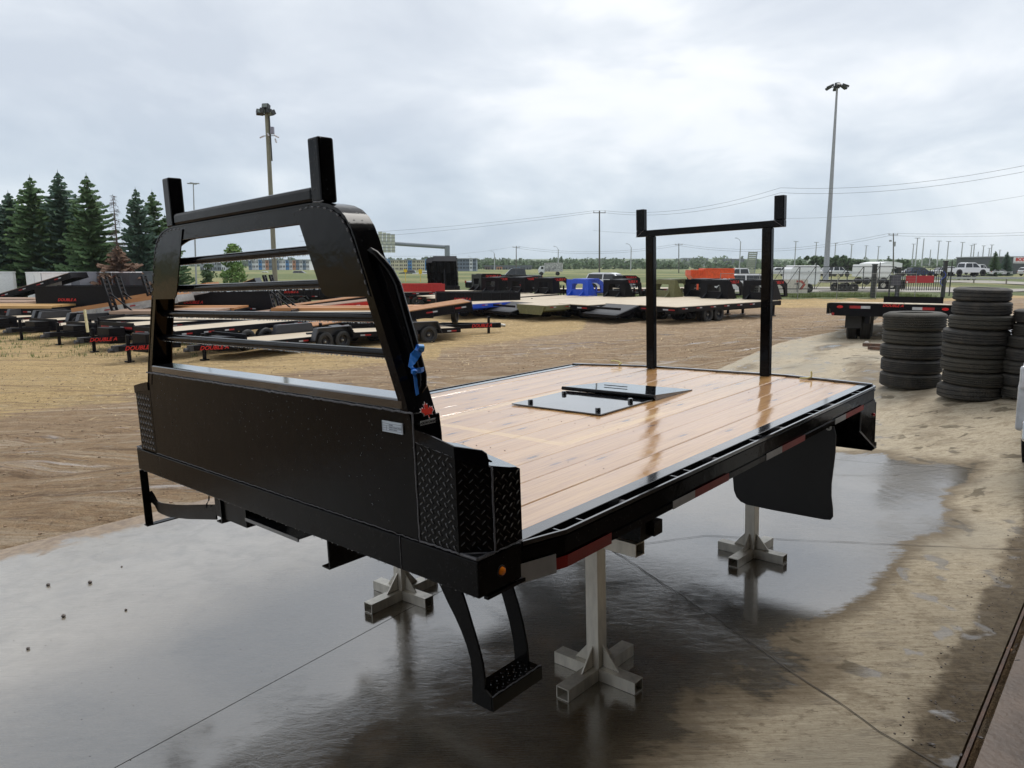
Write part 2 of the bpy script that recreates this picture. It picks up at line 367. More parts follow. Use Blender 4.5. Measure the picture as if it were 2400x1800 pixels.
straw = g.mix(g.rng(n5, .52, .68), straw, (.62, .46, .24))
sm = g.rng(g.math('ADD', sa.outputs['Fac'], g.math('MULTIPLY', g.math('SUBTRACT', n1, .5), 1.3)), .36, .62)
base = g.mix(sm, mud, straw)
wetm = g.math('MULTIPLY', g.rng(n1, .575, .63), g.rng(n4, .40, .54)); wetm = g.math('MULTIPLY', wetm, g.math('SUBTRACT', 1.0, g.math('MULTIPLY', sa.outputs['Fac'], .7), True))
pale = g.math('MULTIPLY', g.rng(n2, .56, .66), g.rng(n4, .42, .6))
base = g.mix(g.math('MULTIPLY', pale, .7), base, (.50, .45, .38))
grs = g.mix(g.rng(n3, .35, .65), (.11, .145, .055), (.18, .20, .085)); grs = g.mix(g.rng(n5, .5, .7), grs, (.07, .11, .03))
grs = g.mix(g.rng(g.noise(ob, .03, 4), .45, .6), grs, (.26, .25, .11))
gm = g.rng(g.math('ADD', ga.outputs['Fac'], g.math('MULTIPLY', g.math('SUBTRACT', g.noise(ob, .8, 6, .65), .5), 1.0)), .42, .6)
base = g.mix(gm, base, grs)
g.l(base, g.b.inputs['Base Color']); wr = g.math('MULTIPLY', wetm, g.math('SUBTRACT', 1.0, gm, True))
g.l(g.mixf(wr, .85, .32), g.b.inputs['Roughness']); g.l(g.math('MULTIPLY', wr, .9), g.b.inputs['Coat Weight']); g.b.inputs['Coat IOR'].default_value = 1.9; g.b.inputs['Coat Roughness'].default_value = .12
g.b.inputs['Specular IOR Level'].default_value = .25
hh = g.math('ADD', g.math('MULTIPLY', n3, .7), g.math('MULTIPLY', n5, .5))
g.l(g.bump(hh, 1.0, .10, g.bump(n2, .9, .14)), g.b.inputs['Normal'])
yard_mat = g.m
# ------------------------------------------------------------------ ground sheet (polar grid round the camera, reaching the horizon)
def ground():
    angs = []; a = -180.0
    while a < 180:
        angs.append(a); a += .45 if -44 < a < 44 else 4.0 if abs(a) > 60 else 1.0
    rad = [0.6]; 
    while rad[-1] < 4200: rad.append(rad[-1]*1.030 if rad[-1] < 120 else rad[-1]*1.07)
    vs = []; fs = []; gr = []; st = []; n = len(angs)
    for r in rad:
        for a in angs:
            x = r*sin(radians(a)); y = r*cos(radians(a)); d, p = edge_d(x, y); z = TZ(x, y)
            if d < .02: z -= .07
            else:
                k = ss(0, .8, d)*(1-ss(60, 90, r))
                nn = noise.noise(Vector((p.x*.25, p.y*1.6, 3.1)))*.08+noise.noise(Vector((p.x*1.3, p.y*3.2, .7)))*.025+noise.noise(Vector((x*5, y*5, 1.7)))*.012
                z += nn*k*(1.3 if d < 9 else .8)+.02*k
            if p.y < -2.3: z = min(z, -.35 if p.y > -15 else -.2)
            vs.append((x, y, z))
            yg = 58-6*ss(0, 12, x)            # grass beyond the fence line
            gv = ss(yg-2.5, yg+4, y)
            if r > 55 and y > 40 and x < -8: gv = max(gv, .8)
            if x < -10 and 24 < y < 40: gv = max(gv, .24+.25*noise.noise(Vector((x*.35, y*.35, 5))))
            gr.append(gv)
            u = x/max(y, .1)
            s_ = ss(9, 17, d)*(1-ss(30, 40, d)*.3)+.35*noise.noise(Vector((x*.12, y*.12, 2)))
            if u < -.1: s_ += .5*ss(7.5, 12, d)
            if 3 > u > .1: s_ -= .55*(1-ss(22, 30, d))
            if u > .3: s_ = max(s_, .75*ss(44, 50, y))
            st.append(max(0, min(1, s_)))
    for i in range(len(rad)-1):
        for j in range(n):
            k = i*n+j; k2 = i*n+(j+1) % n; fs.append((k, k2, k2+n, k+n))
    fs.append(tuple(range(n))[::-1])
    me = bpy.data.meshes.new('yard_ground'); me.from_pydata(vs, [], fs); me.materials.append(yard_mat)
    for nm, dat in (('grass', gr), ('straw', st)):
        at__ = me.attributes.new(nm, 'FLOAT', 'POINT'); at__.data.foreach_set('value', dat)
    me.polygons.foreach_set('use_smooth', [True]*len(me.polygons)); me.update()
    o = bpy.data.objects.new('ground', me); link(o); tag(o, kind='structure')
ground()
# ------------------------------------------------------------------ concrete apron: separate slabs with open joints
apron = bpy.data.objects.new('concrete_apron', None); COL.objects.link(apron); tag(apron, kind='structure')
def jy(x): return .30+.115*max(-6, min(x, 6))
def ey(x): return 3.45+.03*x
def slab(xa, xb, lo, hi, parent, m, name='slab', wetf=None, step=.13, zoff=0):
    nx = max(2, int((xb-xa)/step)); g_ = .0025
    ymid = max(abs(hi((xa+xb)/2)-lo((xa+xb)/2)), .1); ny = max(2, int(ymid/step))
    vs = []; wt = []
    for i in range(nx+1):
        x = xa+g_+(xb-xa-2*g_)*i/nx
        for j in range(ny+1):
            t = j/ny; y = (lo(x)+g_)*(1-t)+(hi(x)-g_)*t
            q = MA @ Vector((x, y, 0)); vs.append((q.x, q.y, TZ(q.x, q.y) if False else apron_z(q.x, q.y)+zoff))
            wt.append(wetf(x, y) if wetf else .5)
    fs = [(i*(ny+1)+j, (i+1)*(ny+1)+j, (i+1)*(ny+1)+j+1, i*(ny+1)+j+1) for i in range(nx) for j in range(ny)]
    ring = [i*(ny+1) for i in range(nx+1)]+[nx*(ny+1)+j for j in range(1, ny+1)]+[i*(ny+1)+ny for i in range(nx-1, -1, -1)]+[j for j in range(ny-1, 0, -1)]
    k = len(vs); vs += [(vs[i][0], vs[i][1], vs[i][2]-.06) for i in ring]; wt += [wt[i] for i in ring]
    for i in range(len(ring)): j = (i+1) % len(ring); fs.append((ring[i], k+i, k+j, ring[j]))
    me = bpy.data.meshes.new(name); me.from_pydata(vs, [], fs); me.materials.append(m)
    a_ = me.attributes.new('wet', 'FLOAT', 'POINT'); a_.data.foreach_set('value', wt)
    a_ = me.attributes.new('mud', 'FLOAT', 'POINT'); inv = MA.inverted(); a_.data.foreach_set('value', [max(0, 1-(3.45+.03*q.x-q.y)/.55)*1.1 if q.x < 7 else max(0, 1-(3.45+.03*q.x-q.y)/.25)*.6 for q in (inv @ Vector((v[0], v[1], v[2])) for v in vs)]); ap = [inv @ Vector(v) for v in vs]
    a_ = me.attributes.new('silt_sheen', 'FLOAT', 'POINT'); a_.data.foreach_set('value', [ss(.7, 2.3, q.y+max(0, -q.x)*.7+.35*noise.noise(Vector((q.x*.8, q.y*.8, 1))))*ss(7, 4, q.x) for q in ap])  # mask of the silt film and the sky sheen painted with it
    a_ = me.attributes.new('stain', 'FLOAT', 'POINT'); a_.data.foreach_set('value', [ss(-1.82, -2.04, q.y)*(1 if q.x < 5 else .4) for q in ap]); me.update()
    o = bpy.data.objects.new(name, me); link(o, parent); return o
def wetf(x, y):
    yb = -1.42+.12*noise.noise(Vector((x*1.3, 0, 4)))
    w = .5+(y-yb)/.5
    w2 = .5+(5.95-x)/1.0
    v = min(w, w2, 1.15)
    v = min(v, 1.15-.80*ss(-.75, -1.35, y)*ss(2.9, 2.0, x))
    if y < -1.9: v = max(v, .30)
    if x > 5: v = max(v, .12+.5*noise.noise(Vector((x*.35, y*1.4, 9))))
    return max(-.1, v)
lo0 = lambda x: -2.10
for xa, xb in ((-9, -4.4), (-4.4, 5.75), (5.75, 10.2), (10.2, 16), (16, 23), (23, 30)):
    slab(xa, xb, lo0, jy, apron, concrete, wetf=wetf)
    slab(xa, xb, jy, ey, apron, concrete, wetf=wetf)
# shop floor inside the doorway, a rusty edge channel and the dark gap before it
rustfloor = mat('rusty stained floor', (.22, .15, .105), .5, base2=(.10, .07, .05), nscale=3, bump=.5, bscale=40, coat=.15)
floor = slab(-13, 23, lambda x: -15.5, lambda x: -2.145, None, rustfloor, name='shop_floor', step=.6, zoff=.006); tag(floor, kind='structure')
# the shop whose open doorway the picture was taken from: wall with door opening, roof, side and back walls
sw = mat('ribbed beige cladding', (.62, .60, .56), .6, stretch=(6, 6, .1)); si = mat('dim shop lining', (.5, .5, .48), .8)
sh = thing('shop_building', 'workshop building with an open doorway on the near side of the apron', 'building', MA)
for (x0, x1, y0, y1, z0, z1, m, nm) in ((3.3, 4.2, -2.42, -2.2, -.3, 6.8, sw, 'front_wall'), (-14, -4.0, -2.42, -2.2, -.3, 6.8, sw, 'front_wall'), (-4.0, 3.3, -2.42, -2.2, 5.4, 6.8, sw, 'door_header'), (-14, 4.2, -16, -15.8, -.3, 6.8, si, 'back_wall'), (-14.2, -14, -16, -2.2, -.3, 6.8, si, 'side_wall'), (4.0, 4.2, -15.8, -2.42, -.3, 6.8, sw, 'side_wall'), (-14.4, 4.6, -16.2, -1.9, 6.8, 7.05, sw, 'roof')):
    mb = MB(); mb.box(x0, x1, y0, y1, z0, z1); mb.build(nm, m, sh)
mb = MB()
for k in range(2): x = (-4.0, 3.3)[k]; mb.box(x-.06, x+.06, -2.2, -2.16, -.1, 5.4)
mb.box(-4.06, 3.36, -2.2, -2.16, 5.4, 5.5); mb.build('door_frame', si, sh)
rust = mat('rusty steel', (.13, .06, .035), .6, base2=(.05, .03, .02), nscale=12, bump=.5)
mb = MB()
for i in range(60):
    x = -2+i*.4
    if x > 21: break
    a = onA(x, -2.115); b_ = onA(x+.4, -2.115); a.z = apron_z(a.x, a.y)+.004; b_.z = apron_z(b_.x, b_.y)+.004; mb.bar(a, b_, .012, .03)
so = mb.build('door_sill', rust); tag(so, kind='structure')
# cracks, laid as thin sunken ribbons of dirt
crackm = mat('dirt in crack', (.075, .062, .048), .8)
def crack(pts, w=.006, seed=1):
    rnd = random.Random(seed); mb = MB(); P2 = []
    for (a, b) in zip(pts, pts[1:]):
        n = max(2, int((Vector(b)-Vector(a)).length/.09))
        for i in range(n): t = i/n; P2.append((a[0]+(b[0]-a[0])*t+rnd.uniform(-.006, .006), a[1]+(b[1]-a[1])*t+rnd.uniform(-.006, .006)))
    P2.append(pts[-1]); vs = []; fs = []
    for i, q in enumerate(P2):
        d = Vector(P2[min(i+1, len(P2)-1)])-Vector(P2[max(i-1, 0)]); d.normalize(); nrm = Vector((-d.y, d.x)); ww = w*rnd.uniform(.5, 1.2)/2
        for s_ in (-1, 1):
            v = onA(q[0]+nrm.x*s_*ww, q[1]+nrm.y*s_*ww); v.z = apron_z(v.x, v.y)+.004; vs.append(v)
    for i in range(len(P2)-1): fs.append((2*i, 2*i+1, 2*i+3, 2*i+2))
    mb.add(vs, fs); return mb
mb = MB()
for pts, w in (([(2.45, .07), (1.9, -1.0), (1.62, -1.52), (1.45, -1.84), (1.36, -2.08)], .007), ([(1.95, .53), (2.45, .07), (3.04, -.31), (3.69, -1.47), (4.01, -2.07)], .006), ([(3.6, 1.6), (4.8, .2), (5.4, -.9), (6.5, -2.0)], .005)):
    q = crack(pts, w, int(w*1e4)+len(pts)); mb.add(q.v, q.f)
ck = mb.build('crack_lines', crackm, apron); tag(ck, kind='stuff')
# pebbles, leaves and crumbs lying on the concrete
stone_m = mat('wet brown stone', (.075, .055, .045), .35, noise_amt=.4, nscale=30, bump=.4)
def on_apron(u, v): q = G(u, v); q.z = apron_z(q.x, q.y); return q
pebs = [(113, 1373, 'leftmost of the upper pair near the edge'), (211, 1367, 'reddish, just right of the left pair'), (149, 1446, 'lower one between the left stones'), (295, 1431, 'right of the lower stone on the open wet slab'), (66, 1522, 'lowest at the far left of the slab'), (285, 1329, 'small one above the reddish stone')]
for i, (u, v, t) in enumerate(pebs):
    q = on_apron(u, v); r = (.012, .013, .012, .008, .009, .006)[i]; mb = MB(); mb.ball((0, 0, r*.6), r, 8, .75)
    mb.v = [(a*(1+.25*noise.noise(Vector((a*90+i, b*90, cc*90)))), b*(1+.3*noise.noise(Vector((b*80, a*80, i)))), cc) for a, b, cc in mb.v]
    o = mb.build('pebble', stone_m, smooth=True); o.location = q; tag(o, 'small dark stone on wet concrete, '+t, 'stone', 'loose stones on the wet concrete')
rnd = random.Random(5); mb = MB()
for i in range(260):
    x = rnd.uniform(1.2, 6); y = rnd.choice([rnd.uniform(-2.08, -1.88), rnd.gauss(-1.95, .08)]); q = onA(x, max(-2.09, y)); q.z = apron_z(q.x, q.y)
    mb.ball((q.x, q.y, q.z+.001), rnd.uniform(.0015, .006), 5, .6)
for i in range(900):
    q = onA(rnd.uniform(-.9, 5), rnd.uniform(-1.9, 3.3)); q.z = apron_z(q.x, q.y); mb.ball(q, rnd.uniform(.0008, .0030)**1, 5, .6)
o = mb.build('grit', stone_m); tag(o, kind='stuff')
leaf_o = mat('orange dead leaf', (.50, .22, .07), .5, noise_amt=.3, nscale=40); leaf_d = mat('dark wet leaf', (.035, .022, .016), .3, noise_amt=.4)
def leafshape(s, m, label, u, v, rot):
    q = on_apron(u, v); poly = [(0, 0), (.2, .12), (.45, .2), (.7, .15), (.88, .06), (1.05, 0)]
    pts = poly+[(a, -b) for a, b in poly[-2:0:-1]]; mb = MB(); n = len(pts)
    vs = [(a*s, b*s, .006+.10*s*(1-abs(b)*3)*sin(a*3)*.6) for a, b in pts]; mb.add(vs+[(a, b, z-.0015) for a, b, z in vs], [tuple(range(n)), tuple(range(2*n-1, n-1, -1))]+[(i, (i+1) % n, (i+1) % n+n, i+n) for i in range(n)])
    mb.tube([(-.15*s, 0, .006), (s*.5, 0, .03*s+.006)], .0012, 5)
    o = mb.build('fallen_leaf', m, smooth=False); o.location = q; o.rotation_euler = (0, 0, rot); tag(o, label, 'leaf', 'fallen leaves by the door sill')
leafshape(.055, leaf_o, 'curled orange leaf lying on the concrete by the door sill', 2366, 1530, 1.0)
leafshape(.028, leaf_d, 'small dark leaf just below the orange leaf by the door sill', 2380, 1551, .2)
leafshape(.028, leaf_d, 'dark wet leaf on the apron left of the rusty door sill', 2286, 1728, -.6)
leafshape(.03, leaf_d, 'dark curled leaf at the bottom edge of the apron near the crack', 2172, 1745, -.3)
leafshape(.022, leaf_d, 'small black leaf scrap lowest on the apron beside the crack', 2250, 1776, .8)
# ------------------------------------------------------------------ THE FLATBED (local frame: X rearwards, Y to its left, Z up)
FB = thing('truck_flatbed', 'black steel truck flatbed with wet wooden deck and headache rack, standing on aluminium stands', 'truck bed', MD)
HW = 1.22; ZT = .985; BT = .990; BB = .877
# main front beam
mb = MB(); mb.box(0, .185, -1.176, 1.176, BB, BT-.006); mb.build('front_beam', black_flat, FB, bev=.004)
for s in (-1, 1):                # raised edges round the little triangular pocket at each end
    a, b, c_ = (.004, s*1.105, BT), (.004, s*1.172, BT), (.072, s*1.172, BT); mb = MB()
    mb.tube([a, b], .005, 6); mb.tube([b, c_], .005, 6); mb.tube([c_, a], .005, 6); mb.build('pocket_edge', weld, FB, smooth=True)
for s in (-1, 1):
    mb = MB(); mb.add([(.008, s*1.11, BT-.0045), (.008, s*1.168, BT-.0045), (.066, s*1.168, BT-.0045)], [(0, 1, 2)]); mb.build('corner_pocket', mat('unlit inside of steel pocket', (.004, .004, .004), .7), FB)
mb = MB(); mb.tube([(-.001, -.845, BB+.002), (-.001, -.845, BT-.004)], .0015, 5); mb.build('beam_seam', weld, FB)
for s in (-1, 1): mb = MB(); mb.box(.03, .19, min(s*1.165, s*1.181), max(s*1.165, s*1.181), BB-.012, BB-.002); mb.build('beam_lip', black, FB)
amber = mat('amber lamp lens', (.85, .22, .01), .15, noise_amt=.2, nscale=60)
for s in (-1, 1):
    mb = MB(); mb.lathe([(0, -.012), (.006, -.0115), (.011, -.008), (.013, 0), (.013, .003)], 16, lambda c_, d, a, s=s: (.092+c_, s*1.176-s*a, .929+d)); o = mb.build('marker_lamp', amber, FB, smooth=True)
    mb = MB(); mb.lathe([(.0132, -.003), (.0165, -.003), (.0175, 0)], 16, lambda c_, d, a, s=s: (.092+c_, s*1.1762-s*a, .929+d)); mb.build('lamp_gasket', rubber, o, smooth=True)
# headboard
steel_edge = drop_metal('wet grey-black steel edge', (.013, .014, .016), .13, .25); steel_edge.node_tree.nodes['Principled BSDF'].inputs['Coat Weight'].default_value = 1; steel_edge.node_tree.nodes['Principled BSDF'].inputs['Coat IOR'].default_value = 1.8
HZ0, HZ1, HZ2 = .992, 1.372, 1.411
mb = MB(); mb.box(.001, .088, -.938, .938, HZ0-.001, HZ1); mb.build('headboard_panel', black_flat, FB, bev=.003)
mb = MB(); mb.box(-.001, .096, -.898, .898, HZ1+.004, HZ2); mb.build('headboard_top_rail', steel_edge, FB, bev=.006)
def weldline(pts, r, seed, name='weld_bead', step=.012, lump=.14):
    rnd = random.Random(seed); mb = MB(); P2 = []
    for a, b in zip(pts, pts[1:]):
        a = Vector(a); b = Vector(b); n = max(2, int((b-a).length/step)); P2 += [a.lerp(b, i/n) for i in range(n)]
    P2.append(Vector(pts[-1])); P2 = [p+Vector((rnd.uniform(-.0012, .0006), 0, 0))+Vector((0, rnd.uniform(-.0008, .0008), rnd.gauss(0, .0009))) for p in P2]
    mb.tube(P2, r, 6)
    i = .0
    while i < len(P2): p = P2[int(i)]; mb.ball(p, r*rnd.uniform(1.15, 1.7), 6, .8); i += rnd.uniform(.6, 1.4)*lump/step
    return mb.build(name, weld, FB, smooth=True)
weldline([(-.001, .936, HZ1+.002), (-.001, -.936, HZ1+.002)], .0032, 1)
weldline([(-.001, -.938, HZ1), (-.001, -.940, .992)], .0028, 2, lump=.08)
weldline([(.000, .93, HZ0), (.000, -.93, HZ0-.002)], .0014, 3, lump=.05)
weldline([(-.001, -.94, .992), (-.001, -1.105, .992)], .0028, 4)
weldline([(.068, -1.176, .992), (.185, -1.1775, .992)], .0022, 5, lump=.03)
weldline([(-.002, -.94, 1.292), (-.002, -1.108, 1.268), (.07, -1.178, 1.236)], .0016, 6, lump=.04)
weldline([(.070, -1.178, 1.23), (.070, -1.178, .995)], .0028, 8, lump=.05)
# data plate
stick = mat('pale blue data plate', (.55, .62, .70), .35, noise_amt=.04); ink = mat('grey print', (.16, .19, .24), .5)
mb = MB(); mb.box(-.0035, .0005, -.892, -.797, 1.306, 1.339); dp = mb.build('data_plate', stick, FB)
mb = MB()
for zz_, y0, y1 in ((1.3325, -.888, -.80), (1.3255, -.888, -.80), (1.3185, -.888, -.80), (1.3115, -.888, -.80)): mb.box(-.0042, -.0034, y0, y1, zz_-.0004, zz_+.0004)
for y_ in (-.888, -.80, -.818): mb.box(-.0042, -.0034, y_-.0004, y_+.0004, 1.3095 if y_ != -.818 else 1.3115, 1.3365 if y_ != -.818 else 1.3255)
rnd = random.Random(3)
for zz_, n in ((1.329, 1), (1.322, 3), (1.315, 2)):
    for i in range(n):
        y0 = -.83-.02*i if n > 1 else -.83; 
        for k in range(6): mb.box(-.0042, -.0034, y0-.003*k-.002, y0-.003*k, zz_-.0012, zz_+.0012)
mb.build('plate_print', ink, dp)
# leg and arch outline of the headache rack, (y, z) of the outer edge
ARC = [(.938, 1.33), (.912, 1.414), (.86, 1.545), (.795, 1.706), (.738, 1.845), (.722, 1.885), (.704, 1.92), (.681, 1.949), (.650, 1.972), (.610, 1.988), (.562, 1.998), (.50, 2.002)]
def webdepth(z): return .086+.012*ss(1.50, 1.36, z)
path = [(y, z) for y, z in ARC]+[(-y, z) for y, z in ARC[::-1]]
def inward(i, w):
    if w > .03: w = w*(.80+.45*ss(1.93, 2.0, path[i][1]))
    a = Vector(path[max(i-1, 0)]); b = Vector(path[min(i+1, len(path)-1)]); d = (b-a).normalized(); n = Vector((d.y, -d.x))   # points into the arch
    if n.dot(Vector((0, 1.5))-Vector(path[i])) < 0: n = -n
    return Vector(path[i])+n*w
def sweep(x0f, x1f, w0, w1, name, m):
    vs = []; fs = []
    for i, (y, z) in enumerate(path):
        a = inward(i, w0); b = inward(i, w1); x0 = x0f(z); x1 = x1f(z)
        vs += [(x0, a.x, a.y), (x1, a.x, a.y), (x1, b.x, b.y), (x0, b.x, b.y)]
    n = len(path)
    for i in range(n-1):
        for j in range(4): a_ = 4*i+j; b_ = 4*i+(j+1) % 4; fs.append((a_, b_, b_+4, a_+4))
    fs += [(0, 1, 2, 3), (4*n-1, 4*n-2, 4*n-3, 4*n-4)]
    mb = MB(); mb.add(vs, fs); return mb.build(name, m, FB, smooth=True)
sweep(lambda z: -.001, lambda z: .005, .0055, .046, 'rack_front_flange', black)
sweep(lambda z: -.0035, lambda z: webdepth(z), 0, .0055, 'rack_web', black)
sweep(lambda z: webdepth(z)-.006, lambda z: webdepth(z), .0055, .040, 'rack_rear_flange', black)
for s in (-1, 1):                # broad lower side plates
    poly = [(0, 1.345), (.098, 1.36), (.104, 1.30), (.106, 1.18), (.106, .995), (0, .995)]
    mb = MB(); mb.prism(poly, lambda u, v, t, s=s: (u, s*(.934+t), v), 0, .008); mb.build('side_plate', black, FB)
    gp = [(.50, 1.989), (.415, 1.984), (.525, 1.738), (.536, 1.722), (.555, 1.711), (.58, 1.708), (.780, 1.708), (.726, 1.838), (.708, 1.880), (.691, 1.911), (.670, 1.937), (.641, 1.958), (.604, 1.974), (.558, 1.984)]
    mb = MB(); mb.prism(gp, lambda u, v, t, s=s: (-.0055+t, s*u, v), 0, .0044); mb.build('corner_gusset', black, FB)
    mb = MB()                    # stitch welds along the outer edge of the gusset
    gl = [Vector(q) for q in gp[6:]]+[Vector(gp[0]), Vector(gp[1])]; acc = 0; nxt = .012
    for q0, q1 in zip(gl, gl[1:]):
        ln = (q1-q0).length; k_ = nxt-acc
        while k_ < ln: q = q0.lerp(q1, k_/ln); dd = (q1-q0).normalized()*.006; mb.tube([(-.0045, s*(q.x-dd.x), q.y-dd.y), (-.006, s*q.x, q.y), (-.0045, s*(q.x+dd.x), q.y+dd.y)], .0030, 6); k_ += .034; nxt += .034
        acc += ln
    mb.tube([(-.0035, s*gl[k].x, gl[k].y) for k in range(len(gl))] , .0011, 5)
    tag(mb.build('stitch_weld', weld, FB, smooth=True), kind='stuff')
    # stake stubs on top
    mb = MB(); mb.box(-.002, .056, min(s*.506, s*.566), max(s*.506, s*.566), 2.0, 2.197); mb.build('stub_post', black, FB, bev=.007)
    # handle
    def legp(z): return interp([(1.414, .912), (1.545, .86), (1.706, .795), (1.845, .738)], z)
    hp = [(.040, legp(1.838)-.004, 1.842), (.046, legp(1.83)+.014, 1.832), (.056, legp(1.81)+.026, 1.808), (.066, legp(1.785)+.034, 1.778), (.070, legp(1.75)+.036, 1.74), (.070, legp(1.65)+.036, 1.65), (.068, legp(1.54)+.034, 1.53), (.066, legp(1.48)+.028, 1.475), (.062, legp(1.45)+.014, 1.445), (.058, legp(1.43)-.004, 1.43)]
    mb = MB(); mb.tube([(x, s*y, z) for x, y, z in hp], .0125, 12); mb.build('grab_handle', black, FB, smooth=True)
    # maple-leaf decal
    if s == -1:
        half = [(0, 1), (.10, .72), (.24, .80), (.19, .40), (.26, .36), (.42, .55), (.47, .43), (.72, .47), (.66, .27), (.78, .18), (.46, -.10), (.50, -.24), (.10, -.19), (.035, -.20), (.05, -.52), (0, -.52)]
        leafp = half+[(-a, b) for a, b in half[-2:0:-1]]
        nrm = Vector((0, -.513, .22)).normalized(); up = Vector((0, .22*.95, .513)).normalized(); cen = Vector((.047, -.9415, 1.376))
        lw = mat('white decal film', (.8, .8, .8), .3, noise_amt=.02); lr = mat('red decal film', (.62, .035, .02), .3, noise_amt=.05)
        def lf(sc, off): return lambda u, v, t: cen+Vector((1, 0, 0))*u*sc+up*(v-.2)*sc+Vector((0, -1, 0))*(off+t)
        mb = MB(); mb.prism([(a*1.0, b) for a, b in leafp], lf(.0345, .0045), 0, .001); d0 = mb.build('leaf_decal', lw, FB, fix=False)
        mb = MB(); mb.prism([(a*1.0, b+.01) for a, b in leafp], lf(.0300, .006), 0, .001); mb.build('leaf_face', lr, d0, fix=False)
        mb = MB(); mb.prism([(-1, -1), (1, -1), (1, 1), (-1, 1)], lambda u, v, t: cen+Vector((-.003+u*.029, -.010-t, -.033+v*.0066)), 0, .001); s0 = mb.build('caption_strip', lw, d0, fix=False)
        me = text_mesh('MADE IN CANADA', .0088, mat('black print', (.01, .01, .01), .5), ext=.0003, align='CENTER', bold=.03)
        o = inst('caption', me, s0, cen+Vector((-.003, -.0118, -.0362)), (pi/2, 0, 0))
mb = MB(); mb.box(.002, .052, -.506, .506, 2.004, 2.053); mb.build('rack_cross_tube', black, FB, bev=.012)
weldline([(-.002, -.52, 2.003), (-.002, -.57, 2.001)], .003, 12, lump=.02)
beads = mat('rain drop', (.75, .78, .8), .02, noise_amt=0, spec=.8); beads.node_tree.nodes['Principled BSDF'].inputs['Transmission Weight'].default_value = .9
beads.node_tree.nodes['Principled BSDF'].inputs['IOR'].default_value = 1.33
dmb = MB(); rnd = random.Random(11)
for z, yl in ((1.862, .70), (1.750, .755), (1.643, .80), (1.535, .845)):
    mb = MB(); mb.tube([(.045, yl, z), (.045, -yl, z)], .0150, 14); mb.build('rack_bar', black, FB, smooth=True)
    y = -yl+.03
    while y < yl-.03: dmb.ball((.045+rnd.uniform(-.004, .004), y, z-.0158), rnd.uniform(.0016, .0034), 6, 1.2); y += rnd.uniform(.006, .020)
y = -.5
while y < .5: dmb.ball((.006+rnd.uniform(-.004, .03), y, 1.957), rnd.uniform(.0015, .0035), 6, 1.2); y += rnd.uniform(.006, .018)
y = -1.15
while y < 1.15: dmb.ball((.004, y, BB-.001), rnd.uniform(.0015, .0032), 6, 1.2); y += rnd.uniform(.02, .07)
for i in range(190):
    z = 1.02+.34*rnd.random()**.6; y = rnd.uniform(-.92, .90); dmb.ball((0, y, z), rnd.uniform(.0007, .0019), 5, 1.2)
for i in range(220):
    dmb.ball((.0055, -rnd.uniform(.56, .70), rnd.uniform(1.72, 1.90)), rnd.uniform(.0007, .0018), 5, 1.2)
o = dmb.build('hanging_raindrops', beads, FB, smooth=True); tag(o, kind='stuff')
# tread-plate corner boxes with their wings
def diamonds(quad, parent, m, pitch=.030, ln=.020, wd=.0056, ht=.0026, only=None):
    a, b, c_, d = [Vector(q) for q in quad]; U = (b-a); V = (d-a); n = U.cross(V).normalized()
    lu, lv = U.length, V.length; U.normalize(); V.normalize(); mb = MB(); i = 0; v = pitch*.4
    while v < lv-pitch*.25:
        u = pitch*.4 + (0 if i % 2 else pitch*.5); k = 0
        while u < lu-pitch*.25:
            base = a+U*u+V*v+(b-a-((b-a)))*0; ang = radians(45 if i % 2 else -45); dr = U*cos(ang)+V*sin(ang); nr = U*-sin(ang)+V*cos(ang)
            # the panel may be a trapezium: skip marks above its top edge
            t = u/lu; top = (d-a).length*(1-t)+(c_-b).length*t
            if v < top-pitch*.3:
                pts = [base+dr*ln*x+nr*wd*y for x, y in ((-.5, 0), (-.25, .45), (.25, .45), (.5, 0), (.25, -.45), (-.25, -.45))]
                tp = [base+dr*ln*x*.8+nr*wd*y*.5+n*ht for x, y in ((-.5, 0), (-.25, .45), (.25, .45), (.5, 0), (.25, -.45), (-.25, -.45))]
                mb.add(pts+tp, [(6, 7, 8, 9, 10, 11)]+[(j, (j+1) % 6, (j+1) % 6+6, j+6) for j in range(6)])
            u += pitch; k += 1
        v += pitch*.5; i += 1
    o = mb.build('tread_pattern', m, parent, fix=False); tag(o, kind='stuff'); return o
